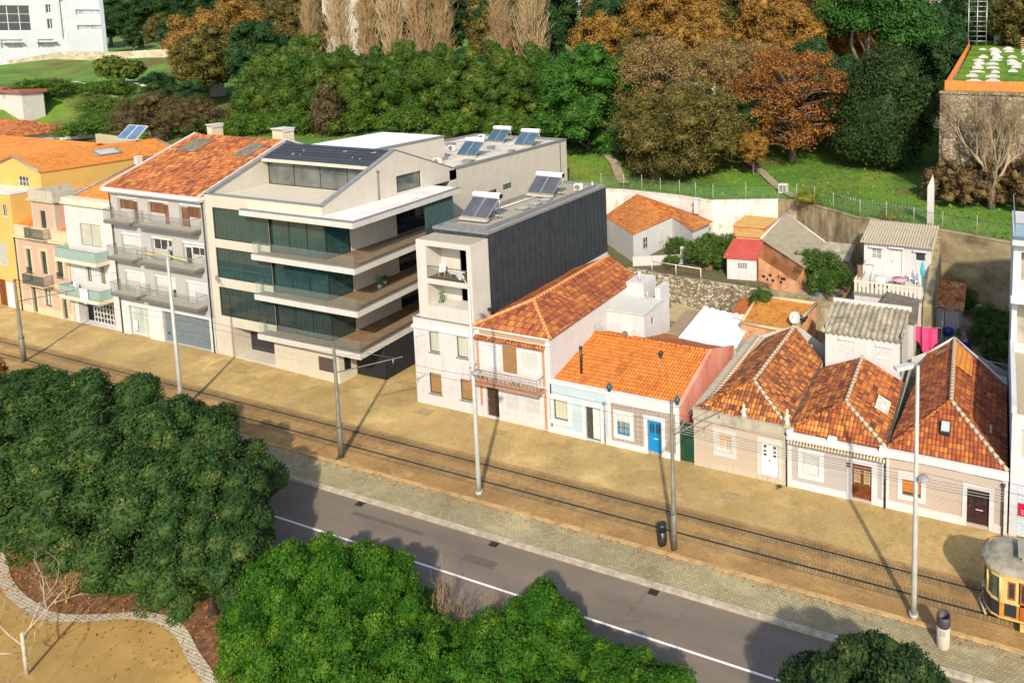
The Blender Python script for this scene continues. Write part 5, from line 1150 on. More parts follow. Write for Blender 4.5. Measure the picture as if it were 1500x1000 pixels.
# ================================================================== old pink-tiled house with dormer
def pink_house():
    t = thing('townhouse', (-90.9, 0, 0), 'old narrow house of faded pink tiles with green doors, iron balconies and a stone dormer', 'house')
    X0, X1 = -95.3, -86.4; M_pink = azulejo('pink_azulejo', (.50, .36, .26), (.48, .27, .21), (.56, .45, .33), .3); M_st = plaster('ochre_stone', (.56, .46, .30), (.25, .20, .12), .7)
    H = [(-93.6, -92.8, 4.7, 7.1), (-91.1, -90.15, 4.7, 7.1), (-88.55, -87.5, 4.7, 7.1), (-93.4, -92.6, .4, 3.1), (-91.15, -90.0, 1.3, 3.15), (-88.3, -87.5, .4, 3.15)]
    m = MB(); shell(m, X0, X1, 0, 10, -.1, 8.2, front=H); m.build('wall', M_pink, t)
    M_gd = plain('dark_green_paint', (.02, .06, .05), .5)
    s = MB()
    for h in H:
        z0 = h[2] if h[2] > .5 else 0
        s.box(h[0] - .22, h[0], -.06, -.003, z0, h[3]).box(h[1], h[1] + .22, -.06, -.003, z0, h[3]).box(h[0] - .22, h[1] + .22, -.07, -.003, h[3], h[3] + .25)
    s.box(X0, X0 + .3, -.05, -.003, 0, 8.1).box(X1 - .3, X1, -.05, -.003, 0, 8.1).box(X0, X1, -.06, -.003, 3.55, 3.75).box(X0 + .3, X1 - .3, -.045, -.003, -.1, .9) if False else s.box(X0, X0 + .3, -.05, -.003, 0, 8.1).box(X1 - .3, X1, -.05, -.003, 0, 8.1)
    xs_ = [X0 + .3, -93.62, -92.38, -91.37, -89.78, -88.52, -87.28, X1 - .3]
    for i_ in range(0, 8, 2): s.box(xs_[i_], xs_[i_ + 1], -.045, -.002, -.1, 1.0)
    s.box(-91.37, -89.78, -.045, -.002, -.1, 1.05)
    s.box(X0 + .3, X1 - .3, -.05, -.002, 3.55, 3.72)
    s.box(X0 - .05, X1 + .02, -.3, .15, 8.2, 8.42).box(X0, X1, .0, .18, 8.42, 9.3).box(X0, X1, -.04, .22, 9.3, 9.4); s.build('stone_trim', M_st, t)
    for h in H[:3]: window(t, *h, glass=M_glass, frame=M_gd, bars=(1, 1), t=.09)
    window(t, *H[4], glass=M_curtain, frame=M_gd, bars=(1, 0), t=.1)
    for h in (H[3], H[5]): door(t, *h, M_gd, panels=((.15, .85, .05, .45), (.15, .85, .5, .95)))
    for u, v, z in ((-93.1, -89.4, 3.75), (-94.0, -92.4, 4.55), (-88.9, -87.2, 4.55)):
        if z < 4: b = MB().box(u, v, -.8, -.003, z - .15, z); bo = b.build('balcony', M_st, t); railing(bo, [(u + .05, -.02), (u + .05, -.75), (v - .05, -.75), (v - .05, -.02)], z, .95, plain('green_iron', (.02, .05, .045), .5), .09, .014)
        else: railing(t, [(u + .35, -.12), (v - .35, -.12)], z - .0, .6, plain('green_iron', (.02, .05, .045), .5), .09, .014)
    d = MB(); shell(d, -92.3, -88.35, .25, 5, 8.4, 12.2, front=[(-91.05, -90.15, 9.4, 11.2)]); d.build('dormer', M_pink, t)
    d = MB().box(-92.6, -88.1, -.05, 4.6, 12.2, 12.42).box(-92.45, -88.2, .1, .3, 12.42, 13.3).box(-88.4, -88.2, .3, 3.5, 12.42, 13.2).box(-92.45, -92.25, .3, 3.5, 12.42, 13.2).box(-92.3, -91.95, .19, .247, 8.42, 12.2).box(-88.7, -88.35, .19, .247, 8.42, 12.2); d.build('dormer_parapet', plaster('grey_old_stone', (.44, .39, .30), (.18, .16, .11), .8), t)
    window(t, -91.05, -90.15, 9.4, 11.2, O=(0, .25, 0), glass=M_glass, frame=M_gd, bars=(1, 0), t=.08)
    b = MB().box(-92.4, -89.0, -.6, .2, 8.43, 8.5); bo = b.build('balcony', M_st, t); railing(bo, [(-92.3, .0), (-92.3, -.55), (-89.1, -.55), (-89.1, .0)], 8.5, 1.0, plain('green_iron', (.02, .05, .045), .5), .09, .014)
    r = MB(); slabroof(r, [(X0, .3, 9.3), (X1, .3, 9.3), (X1, 6, 12.2), (X0, 6, 12.2)], .1); slabroof(r, [(X0, 6, 12.2), (X1, 6, 12.2), (X1, 10, 10), (X0, 10, 10)], .1); r.build('roof', M_orange, t)
    pipe(t, X0 + .05, -.12, .3, 8.0)
pink_house()
# ================================================================== yellow complex
def yellow():
    t = thing('apartment_building', (-100, 0, 0), 'yellow building at the left edge with stepped orange roofs', 'building')
    M_y = plaster('yellow_render', (.60, .375, .10), (.46, .30, .10), .25)
    X0, X1 = -108, -95.38
    H = [(-98.9, -97.2, 4.8, 7.2), (-96.3, -95.9, 4.9, 7.4), (-99.6, -98.1, .3, 3.2), (-94.9, -94.0, 9, 10)][:3] + [(-97.2, -96.3, 10.1, 11.4)]
    m = MB(); shell(m, X0, X1, 0, 12, -.1, 12.5, front=H[:1] + H[2:]); m.build('wall', M_y, t)
    MB().box(X0, X1 + .05, -.08, .2, 12.5, 12.68).box(X1 - .2, X1 + .05, .2, 2.5, 12.5, 12.68).build('parapet', M_trim, t); MB().box(X0 + .1, X1 - .2, .2, 2.6, 12.42, 12.46).build('terrace_floor', M_conlight, t)
    window(t, *H[0], shutter=.97, sm=plain('grey_shutter', (.42, .40, .36), .6)); window(t, *H[3], glass=M_glass, bars=(1, 0))
    door(t, *H[2], plain('red_brown_wood', (.16, .045, .018), .45), leaves=2)
    MB().box(-97.9, -96.7, -.03, -.003, .3, 3.0).build('white_panel', M_trim, t)
    m = MB(); xe0, xe1, xm = -104.6, -95.6, -100.2; ze, zr = 14.35, 15.75
    m.wall((0, 2.6, 0), (1, 0, 0), xe0, xe1, 12.4, ze, [(-99.85, -97.95, 12.55, 13.65)]); m.face([(xe0, 2.6, ze), (xe1, 2.6, ze), (xm, 2.6, zr)])
    m.wall((xe1, 0, 0), (0, 1, 0), 2.6, 15.5, 9, ze); m.wall((xe0, 0, 0), (0, -1, 0), -15.5, -2.6, 9, ze); m.wall((0, 15.5, 0), (-1, 0, 0), -xe1, -xe0, 9, ze); m.face([(xe1, 15.5, ze), (xe0, 15.5, ze), (xm, 15.5, zr)])
    m.wall((0, 4.5, 0), (1, 0, 0), -130, xe0, 5, 14.0, [(-108, -106, 10.4, 12)]); m.wall((-104.7, 0, 0), (0, 1, 0), 13, 22, 5, 14.0)
    m.build('upper_wall', M_y, t)
    window(t, -99.85, -97.95, 12.55, 13.65, O=(0, 2.6, 0), glass=M_glass, frame=M_frame_w, bars=(2, 1))
    r = MB(); slabroof(r, [(xe1 + .1, 2.5, ze), (xe1 + .1, 15.7, ze), (xm, 15.7, zr), (xm, 2.5, zr)], .1); slabroof(r, [(xe0 - .1, 15.7, ze), (xe0 - .1, 2.5, ze), (xm, 2.5, zr), (xm, 15.7, zr)], .1); r.build('roof', M_yor, t)
    r = MB(); slabroof(r, [(-130, 4.3, 14.05), (-101, 4.3, 14.05), (-101, 10.6, 15.9), (-130, 10.6, 15.9)], .1); slabroof(r, [(-130, 10.6, 15.9), (-101, 10.6, 15.9), (-101, 16, 14.2), (-130, 16, 14.2)], .1); r.build('wing_roof', M_yor, t)
    MB().tube([(xe1 + .1, 2.5, ze + .06), (xm, 2.5, zr + .06), (xe0 - .1, 2.5, ze + .06)], .1, 5).build('verge', M_zinc, t); MB().tube([(xe1 + .1, 15.7, ze + .06), (xm, 15.7, zr + .06)], .1, 5).build('verge', M_zinc, t)
    s = MB().obox((-97.9, 9.6, 15.13), (.75, 0, -.225), (0, 1.1, 0), (.03, 0, .1)); so_ = s.build('skylight', M_zinc, t); MB().obox((-97.87, 9.6, 15.24), (.62, 0, -.186), (0, .9, 0), (.002, 0, .008)).build('pane', plain('pale_pane', (.42, .45, .42), .2), so_)
    p = thing('solar_array', (-101.2, 14.2, 15.6), 'tilted blue solar panel with white frame on the amber roof ridge', 'solar panel')
    lo, hi = Vector((-101.6, 13.4, 15.8)), Vector((-101.6, 14.9, 17.4)); up = hi - lo; n = Vector((0, -up.z, up.y)).normalized()
    for k in (-1, 1):
        f = MB().obox((lo + hi) / 2 + Vector((k * .95, 0, 0)), (.93, 0, 0), up / 2, n * .04).build('frame', M_frame_w, p); MB().obox((lo + hi) / 2 + Vector((k * .95, 0, 0)) + n * .045, (.86, 0, 0), up * .47, n * .004).build('cells', glassm('blue_cells', (.10, .16, .26), .12), f)
    l = MB(); [l.tube([(-101.6 + k * 1.6, 15.3, 15.4), (-101.6 + k * 1.6, 14.9, 17.4)], .03, 5) for k in (-1, 1)]; l.build('stand', M_zinc, p)
yellow()
# ================================================================== yards behind the houses
M_conc = oldwall('yard_concrete', [(.3, (.12, .10, .065)), (.5, (.26, .22, .15)), (.7, (.40, .35, .25))], scale=.9, streak=(1, 1, 1), bump=.4)
M_stone = oldwall('rubble_stone', [(.3, (.14, .10, .055)), (.5, (.34, .27, .17)), (.7, (.55, .48, .36))], stone=True)
M_stain = oldwall('stained_wall', [(.28, (.07, .055, .03)), (.44, (.20, .155, .08)), (.58, (.33, .26, .15)), (.74, (.52, .45, .33))], scale=.7, streak=(1.4, 1.4, .5))
M_chalk = oldwall('chalky_wall', [(.25, (.30, .24, .17)), (.40, (.50, .46, .39)), (.55, (.64, .60, .55)), (.7, (.40, .33, .24))], scale=.9, streak=(1, 1, .6), bump=.3)
M_tanwall = oldwall('tan_wall', [(.28, (.08, .065, .035)), (.42, (.22, .17, .09)), (.6, (.38, .30, .17)), (.8, (.45, .37, .24))], scale=.35, streak=(1, 1, 1.6), bump=.4)
M_ocw = oldwall('ochre_brick_wall', [(.3, (.32, .12, .05)), (.5, (.60, .28, .13)), (.62, (.66, .36, .19)), (.8, (.5, .4, .28))], scale=.9, streak=(1, 1, 1), bump=.5)
y = MB(); y.box(-31, 3, 10.5, 20.6, -.3, .4); y.face([(-21, 12, .41), (-12.2, 12, .41), (-12.2, 20.6, .41), (-21, 20.6, .41)])
y.box(-12.2, 1.05, 8, 29, -.3, 2.0).box(-20.9, -12.2, 20.6, 36, -.3, 3.6); y.build('yard', M_conc, kind='structure')
g = MB(); g.box(-48, -21, 22.0, 37, -.3, 4.0); g.build('terrace_garden', oldwall('garden_soil', [(.3, (.05, .035, .018)), (.46, (.13, .09, .045)), (.58, (.07, .10, .02)), (.72, (.24, .19, .10))], scale=.9, streak=(1, 1, 1), bump=.8), kind='structure')
m = MB(); m.prism([(-36.3, 21.6), (-21.3, 20.4), (-21.3, 20.9), (-36.3, 22.1)], -.3, 4.05); m.box(-36.3, -35.8, 12.7, 21.6, -.3, 3.0); tag(m.build('retaining_wall', M_stone), 'rubble stone retaining wall below the terrace garden', 'wall')
m = MB(); m.prism([(-21.3, 20.4), (-15.4, 19.6), (-15.1, 20.1), (-21.3, 20.9)], -.3, 4.2); m.prism([(-15.4, 19.6), (-12.3, 20.4), (-12.3, 20.8), (-15.3, 20.1)], -.3, 3.4); tag(m.build('retaining_wall', M_stain), 'stained cement wall between the orange shed roof and the hanging garden', 'wall')
# tall wall under the park, in differently finished stretches
P = [(a, b) for a, b in WALLX]
def wallseg(i, j, mat, label, zt=9.0, z0=0.):
    pts = P[i:j + 1]; m = MB()
    for (a, b), (c, d) in zip(pts, pts[1:]):
        m.prism([(a, b - .45), (c, d - .45), (c, d + .05), (a, b + .05)], z0, zt); m.prism([(a, b - .5), (c, d - .5), (c, d + .1), (a, b + .1)], zt, zt + .12)
    tag(m.build('boundary_wall', mat), label, 'wall')
wallseg(0, 4, M_chalk, 'chalky white high wall behind the far white house', 8.95); wallseg(4, 5, M_chalk, 'long white stretch of high wall above the corrugated sheds', 9.0)
wallseg(5, 8, M_stain, 'blotched brown stretch of high wall beside the terrace house', 8.95); wallseg(8, 11, M_tanwall, 'tall bare tan wall behind the patio, under the green netting fence', 9.05)
# netting fence on the wall
f = thing('fence', (-20, 31, 9), 'wire netting fence with thin posts and a razor coil on top of the high wall', 'fence')
n = MB(); ps = MB(); cw = MB()
for k, ((a, b), (c, d)) in enumerate(zip(P[:-1], P[1:])):
    n.face([(a, b - .2, 9.05), (c, d - .2, 9.05), (c, d - .2, 10.7), (a, b - .2, 10.7)]); cw.tube([(a, b - .2, 10.7), (c, d - .2, 10.7)], .02, 4); L = math.hypot(c - a, d - b); q = max(1, round(L / 3.2))
    for i in range(q): t_ = i / q; x, y_ = a + (c - a) * t_, b + (d - b) * t_ - .2; ps.tube([(x, y_, 9.0), (x, y_, 11.0 + .15 * (i % 2))], .035, 5)
n.build('netting', netting('green_netting', (.10, .20, .10), .22), f); ps.build('post', plain('pale_post', (.40, .38, .28), .7), f); cw.build('top_wire', M_iron, f)
rz = MB(); pts = []
for i in range(220):
    t_ = i / 220; x = -16.5 + 10 * t_; pts.append((x, wally(x) + .1 + .32 * math.cos(i * .9), 10.75 + .32 * math.sin(i * .9) + (.8 * max(0, t_ - .93) * 8)))
rz.tube(pts, .018, 4, False); rz.build('razor_coil', plain('galvanised', (.42, .43, .42), .4, .6), f)
o = MB(); o.prism([(-6.7, 30.6), (-6.05, 30.6), (-6.05, 31.2), (-6.7, 31.2)], 8.9, 12.9, top=False); o.face([(-6.7, 30.6, 12.9), (-6.05, 30.6, 12.9), (-6.2, 30.9, 14.1)]); o.face([(-6.05, 30.6, 12.9), (-6.05, 31.2, 12.9), (-6.2, 30.9, 14.1)]); o.face([(-6.05, 31.2, 12.9), (-6.7, 31.2, 12.9), (-6.2, 30.9, 14.1)]); o.face([(-6.7, 31.2, 12.9), (-6.7, 30.6, 12.9), (-6.2, 30.9, 14.1)])
tag(o.build('stone_pillar', M_white2), 'pale pointed stone pillar rising over the netting fence by the coil', 'pillar')
# far white house
t = thing('house', (-39, 27, 4), 'white house with hipped orange roof standing behind the zinc-sided house', 'house')
A, B, C_, D, E_ = (-43.6, 28.9), (-36.6, 23.5), (-35.7, 30.9), (-31.2, 26.9), (-30.9, 30.6)
m = MB(); m.prism([A, B, C_, D, E_, (-33, 32.3), (-41, 33.2)], 0, 7.05, top=False, bottom=False); m.build('wall', M_white, t)
r = MB(); F_ = (-41.0, 32.2, 9.2); J = (-34.6, 31.6, 8.1)
up = lambda p, z=7.1: (p[0], p[1], z)
out = lambda p, k=.25: p
r.face([up(A), up(B), F_]); r.face([up(B), up(C_), F_]); r.face([up(C_), (-31.0, 26.6, 7.1), (-34.5, 30.6, 8.0), F_]); r.face([(-31.0, 26.6, 7.1), (-30.4, 30.8, 7.1), (-34.5, 30.6, 8.0)]); r.face([(-30.4, 30.8, 7.1), (-33, 32.6, 7.1), (-34.5, 30.6, 8.0)]); r.face([(-33, 32.6, 7.1), (-41, 33.6, 7.1), F_, (-34.5, 30.6, 8.0)]); r.face([(-41, 33.6, 7.1), up(A), F_])
r.build('roof', tiles('orange_weathered_tiles', [(.3, (.34, .09, .02)), (.48, (.52, .16, .03)), (.62, (.62, .23, .045)), (.8, (.66, .32, .09))], moss=(.2, .12, .05, .35)), t)
d_ = Vector((B[0] - A[0], B[1] - A[1], 0)); d_.normalize(); d2 = Vector((C_[0] - B[0], C_[1] - B[1], 0)).normalized(); n2 = Vector((d2.y, -d2.x, 0))
for u, z in ((1.6, 5.0), (1.55, 2.6)): window(t, u, u + .9, z, z + 1.3, O=(B[0], B[1], 0), U=d2, N=n2, bars=(1, 1), depth=-.02, frame=M_frame_w)
window(t, 4.6, 5.4, 4.9, 6.2, O=(B[0], B[1], 0), U=d2, N=n2, bars=(1, 1), depth=-.02, shutter=.97)
c = MB().box(-33.2, -32.7, 31.6, 32.1, 7.6, 9.3).box(-33.3, -32.6, 31.5, 32.2, 9.3, 9.4); c.build('chimney', M_white, t)
m = MB().prism([(-36.2, 22.6), (-31.4, 24.9), (-31.5, 25.1), (-36.3, 22.9)], 4, 5.0); m.prism([(-32.6, 26.6), (-27.6, 28.2), (-27.6, 28.4), (-32.7, 26.9)], 4, 5.2); tag(m.build('garden_wall', M_white2), 'low white garden wall in front of the far white house', 'wall')
f = thing('garden_fence', (-30, 21.8, 4), 'pale framed lattice fence on top of the rubble wall', 'fence')
m = MB(); a0, a1 = Vector((-33.3, 21.45, 4.05)), Vector((-27.6, 21.0, 4.05)); m.tube([a0 + Vector((0, 0, 1.2)), a1 + Vector((0, 0, 1.2))], .05, 5); [m.tube([a0.lerp(a1, i / 2), a0.lerp(a1, i / 2) + Vector((0, 0, 1.2))], .05, 5) for i in range(3)]; m.build('frame', M_frame_w, f)
m = MB(); [m.tube([a0.lerp(a1, i / 30), a0.lerp(a1, i / 30) + Vector((0, 0, 1.15))], .015, 4, False) for i in range(31)]; m.tube([a0 + Vector((0, 0, .6)), a1 + Vector((0, 0, .6))], .02, 4); m.build('lattice', plain('brown_lattice', (.12, .08, .045), .8), f)
# small white shed with red roof
t = thing('shed', (-23.6, 23, 4), 'small white shed with a plain red roof and a block lattice window', 'shed')
m = MB(); m.wall((-25.35, 22.4, 0), (3.0, .35, 0), 0, 3.02, 3.5, 6.2, [(1.05, 2.1, 5.15, 5.75)], .2); m.prism([(-25.35, 22.4), (-22.36, 22.75), (-22.9, 26.3), (-25.9, 26)], 3.5, 3.52); 
for a, b in (((-22.36, 22.75), (-22.9, 26.3)), ((-25.9, 26), (-25.35, 22.4))): m.face([(*a, 3.5), (*b, 3.5), (*b, 6.5), (*a, 6.2)])
m.build('wall', M_white, t)
U_ = Vector((3.0, .35, 0)).normalized(); N_ = Vector((U_.y, -U_.x, 0)); g = MB()
for i in range(5): pane_box(g, (-25.35, 22.4, 0), U_, N_, 1.05 + i * .25, 1.1 + i * .25, 5.15, 5.75, 0, .15)
for i in range(4): pane_box(g, (-25.35, 22.4, 0), U_, N_, 1.05, 2.1, 5.15 + i * .185, 5.19 + i * .185, .01, .14)
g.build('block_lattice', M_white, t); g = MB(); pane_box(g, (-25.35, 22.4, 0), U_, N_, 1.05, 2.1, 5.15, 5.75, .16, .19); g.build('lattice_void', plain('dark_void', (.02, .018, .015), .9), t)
r = MB(); slabroof(r, [(-25.7, 22.2, 6.25), (-22.2, 22.6, 6.25), (-22.8, 26.4, 7.0), (-26.1, 26.1, 7.0)], .1); r.build('roof', plain('red_sheet', (.46, .075, .05), .7, var=.2, scale=1.), t)
# yellow corrugated lean-tos and the big fibre-cement shed
M_ycor = ribbed('yellow_corrugated', (.50, .27, .07), (.62, .38, .12), .22, 0, 1., .8, .55)
for k, (q, lab) in enumerate((([(-26.2, 26.6, 7.1), (-23.2, 26.9, 7.1), (-23.4, 28.3, 7.3), (-26.1, 28.2, 7.3)], 'lower strip of yellow corrugated roofing above the red shed roof'), ([(-27.3, 28.6, 7.5), (-23.6, 28.9, 7.5), (-22.9, 31.8, 7.9), (-26.9, 31.8, 7.9)], 'larger yellow corrugated lean-to roof against the white wall'))):
    t = thing('lean_to', q[0], lab, 'lean-to', 'yellow lean-tos'); r = MB(); slabroof(r, q, .06); r.build('roof', M_ycor, t); m = MB(); m.prism([(a + .15 * (1 if i in (0, 3) else -1), b + .15 * (1 if i < 2 else -1)) for i, (a, b, c) in enumerate(q)], 3.5, [c - .12 for a, b, c in q], top=False); m.build('wall', M_ocw, t)
t = thing('shed', (-20, 26, 3.5), 'large shed with grey fibre-cement roof and ragged orange brick walls', 'shed')
Q = [(-23.1, 26.2, 7.2), (-17.6, 23.8, 5.5), (-17.2, 30.5, 6.1), (-22.6, 33.5, 8.1)]
r = MB(); slabroof(r, Q, .08); r.build('roof', ribbed('grey_fibre_cement', (.24, .205, .14), (.36, .31, .21), .17, 0, .8, .9, .3), t)
m = MB(); m.prism([(-22.2, 22.9), (-17.9, 21.4), (-17.8, 24.0), (-22.9, 26.4)], 3.2, [6.4, 5.0, 5.35, 7.0], top=False); m.prism([(-22.9, 26.4), (-17.8, 24), (-17.4, 30.3), (-22.5, 33.3)], 3.2, [7.05, 5.35, 5.95, 7.95], top=False); m.build('wall', M_ocw, t)
m = MB(); 
for (a, b, c) in ((.15, 4.6, .35), (.25, 4.4, .2), (.33, 4.9, .3), (.4, 4.45, .3), (.55, 5.0, .15), (.62, 4.5, .25), (.68, 4.9, .5)): 
    p = Vector((-22.2, 22.9, 0)).lerp(Vector((-17.9, 21.4, 0)), a); m.obox((p.x + .0, p.y - .01, b), (c / 2, -c / 6, 0), (0, .03, 0), (0, 0, .12))
m.build('missing_bricks', plain('dark_void', (.02, .018, .015), .9), t)
MB().tube([Q[0], Q[3]], .1, 5).build('verge', M_conlight, t); MB().tube([Q[3], Q[2]], .07, 5).build('verge', M_conlight, t)
# orange shed with flat tiled roof and a satellite dish
t = thing('shed', (-17.8, 15.5, 0), 'low shed with a lichen-blotched orange roof inside a stone rim', 'shed')
q = [(-20.2, 12.9, 4.1), (-15.9, 12.5, 4.1), (-15.1, 18.3, 4.3), (-20.6, 18.4, 4.3)]
r = MB(); slabroof(r, q, .08); r.build('roof', tiles('lichen_orange_tiles', [(.3, (.42, .13, .02)), (.5, (.66, .25, .03)), (.75, (.74, .33, .05))], moss=(.10, .03, .015, .9), bump=.5), t)
m = MB(); m.prism([(a, b) for a, b, c in q], .3, [c - .1 for a, b, c in q], top=False); m.build('wall', M_ocw, t)
v = MB(); 
for a, b in zip(q, q[1:] + q[:1]): v.tube([Vector(a) + Vector((0, 0, .08)), Vector(b) + Vector((0, 0, .08))], .16, 5)
v.build('rim', plaster('ochre_rim', (.52, .40, .22), (.2, .14, .07), .6), t)
t = thing('satellite_dish', (-15.6, 13.8, 4.2), 'white satellite dish on the orange shed roof', 'satellite dish')
m = MB(); prof = []; c = Vector((-15.6, 13.6, 4.95)); ax = Vector((-.2, -.85, .45)).normalized(); a1 = ax.orthogonal().normalized(); a2 = ax.cross(a1)
for i in range(5):
    for q_ in range(16): 
        r0, r1 = .1 * i, .1 * (i + 1); th, th2 = 2 * PI * q_ / 16, 2 * PI * (q_ + 1) / 16
        m.face([c + (a1 * math.cos(x) + a2 * math.sin(x)) * rr_ + ax * (rr_ * rr_ * .6) for rr_, x in ((r0 + 1e-3, th), (r1, th), (r1, th2), (r0 + 1e-3, th2))])
m.build('dish', M_frame_w, t); m = MB(); m.tube([(-15.6, 13.9, 4.2), (-15.6, 13.75, 4.9)], .03, 6); m.tube([tuple(c - a2 * .45), tuple(c + ax * .5)], .015, 4); m.tube([tuple(c + ax * .47), tuple(c + ax * .57)], .05, 6); m.build('arm', M_zinc, t)
m = MB(); m.tube([(-15.9, 14.6, 4.35), (-15.6, 14.7, 4.6), (-15.1, 14.6, 4.4), (-15.0, 15.1, 4.5)], [.2, .26, .2, .1], 6); tag(m.build('bundle', plain('black_sack', (.03, .03, .035), .5)), 'black and white bundle beside the satellite dish', 'bundle')
# white tarpaulin-like roof
t = thing('shed', (-22.4, 11.8, 0), 'shed under a large flat white roof sheet behind the bright orange roof', 'shed')
q = [(-24.7, 9.6, 3.4), (-19.5, 10.0, 3.4), (-19.9, 14.6, 3.55), (-25.0, 15.6, 3.7)]
r = MB(); slabroof(r, q, .08); r.build('roof', plain('white_sheet', (.74, .72, .72), .7, var=.12, scale=1.2), t); m = MB(); m.prism([(a + (.1 if a < -22 else -.1), b) for a, b, c in q], .2, 3.3, top=False); m.build('wall', M_white2, t)
m = MB(); rr = random.Random(5); m.tube([(-24.9 + i * .22, 15.55 - i * .045 + rr.uniform(-.12, .12), 3.72 + rr.uniform(-.04, .1)) for i in range(21)], [rr.uniform(.12, .3) for i in range(21)], 7)
tag(m.build('tarpaulin', plain('white_cloth', (.72, .70, .66), .8)), 'crumpled white tarpaulin at the back of the flat white roof', 'tarpaulin')
t = thing('lean_to', (-21.2, 16.8, 3), 'small patch of red-orange tiles between the white sheet roof and the rubble wall', 'lean-to'); r = MB(); slabroof(r, [(-22.2, 15.3, 3.5), (-20.1, 15.0, 3.5), (-20.3, 18.2, 3.9), (-22.4, 18.6, 3.9)], .1); r.build('roof', tiles('red_orange_tiles', [(.3, (.40, .09, .02)), (.7, (.60, .17, .03))]), t); MB().box(-22.1, -20.3, 15.4, 18.2, .3, 3.4).build('wall', M_stain, t)
# clutter between annex and sheds
t = thing('plank_roof', (-26.5, 15, 2), 'tan plank shelter roof by the annex', 'shelter'); m = MB(); slabroof(m, [(-29.4, 15.5, 2.2), (-27.2, 15.2, 2.2), (-26.8, 18.0, 2.5), (-29.2, 18.6, 2.5)], .06); m.build('roof', ribbed('planks', (.34, .26, .12), (.46, .37, .19), .3, 0, .4), t); MB().box(-29.2, -27.2, 15.4, 18.0, 0, 2.1).build('wall', M_stain, t)
t = thing('plank_roof', (-25.6, 12.5, 2), 'long weathered brown board roof beside the flat white roof', 'shelter'); m = MB(); slabroof(m, [(-26.5, 9.8, 2.9), (-25.1, 9.8, 2.9), (-25.6, 16.4, 3.0), (-27.0, 16.4, 3.0)], .06); m.build('roof', ribbed('grey_boards', (.24, .18, .11), (.33, .26, .17), .3, 0, .4), t); MB().box(-26.4, -25.2, 9.9, 16, 0, 2.8).build('wall', M_stain, t)
b = thing('barrel', (-28.0, 12.6, .4), 'blue plastic water butt between the annex and the board roof', 'barrel'); m = MB(); m.lathe((-28.0, 12.6, .4), [(.45, 0), (.55, .5), (.5, 1.1), (.52, 1.15)], 14); m.build('body', plain('bright_blue', (.01, .18, .55), .4), b); m = MB(); m.lathe((-28, 12.6, 1.55), [(.53, 0), (.5, .06), (.1, .1)], 14); m.build('lid', plain('bright_blue', (.01, .18, .55), .4), b)
# second storey over the cottages
t = thing('house', (-9, 10, 4), 'white upper storey with grey corrugated roof rising behind the middle cottage', 'house')
m = MB(); m.wall((0, 8.75, 0), (1, 0, 0), -11.85, -6.25, 2, 6.55, [(-10.75, -9.7, 5.0, 6.0), (-8.0, -6.95, 4.9, 5.9)], .1); m.wall((-6.25, 0, 0), (0, 1, 0), 8.75, 12.6, 2, 7.0); m.wall((-11.85, 0, 0), (0, -1, 0), -12.6, -8.75, 2, 7.0); m.wall((0, 12.6, 0), (-1, 0, 0), 6.25, 11.85, 2, 7.1); m.build('wall', M_white, t)
for a, b, c, d in ((-10.75, -9.7, 5.0, 6.0), (-8.0, -6.95, 4.9, 5.9)): window(t, a, b, c, d, O=(0, 8.75, 0), shutter=.98, bars=(0, 0), depth=.1); MB().box(a - .05, b + .05, 8.62, 8.748, d, d + .14).build('shutter_box', M_trim, t)
# true corrugation: waves running down the slope
def corrugated(par, x0, x1, y0, y1, z0, z1, mat, period=.42, amp=.06, name='roof', skew=0.):
    m = MB(); n = int((x1 - x0) / period * 8)
    X = [x0 + (x1 - x0) * i / n for i in range(n + 1)]; W = [amp * math.cos(2 * PI * (x - x0) / period) for x in X]
    for i in range(n):
        m.face([(X[i], y0, z0 + W[i]), (X[i + 1], y0, z0 + W[i + 1]), (X[i + 1] + skew, y1, z1 + W[i + 1]), (X[i] + skew, y1, z1 + W[i])]); m.sm[-1] = True
        m.face([(X[i], y0, z0 + W[i] - .02), (X[i], y0, z0 + W[i]), (X[i + 1], y0, z0 + W[i + 1]), (X[i + 1], y0, z0 + W[i + 1] - .02)])
    return m.build(name, mat, par)
M_fib = oldwall('lichen_fibre_cement', [(.28, (.10, .085, .055)), (.45, (.25, .215, .15)), (.6, (.38, .33, .24)), (.78, (.50, .45, .34))], scale=1.2, streak=(1, 1, 1), bump=.4)
corrugated(t, -12.1, -6.1, 8.45, 12.6, 6.55, 7.35, M_fib)
MB().box(-12.15, -6.0, 12.5, 12.75, 7.2, 7.5).build('rear_verge', M_conlight, t); pipe(t, -6.2, 8.6, 4, 6.5, plain('brown_pipe', (.08, .05, .035), .6), r=.03, hopper=False)
t = thing('lean_to', (-8, 15, 2), 'dark grey sloping lean-to roof between the corrugated roof and the terrace house', 'lean-to'); r = MB(); slabroof(r, [(-8.9, 13.2, 6.2), (-5.6, 12.9, 6.2), (-5.8, 16.4, 6.7), (-8.6, 17.0, 6.8)], .08); r.build('roof', oldwall('dark_felt', [(.3, (.06, .052, .04)), (.6, (.16, .14, .11)), (.8, (.26, .23, .18))], scale=1.5), t); MB().box(-8.6, -5.9, 13.3, 16.3, 1.9, 6.05).build('wall', M_white2, t)
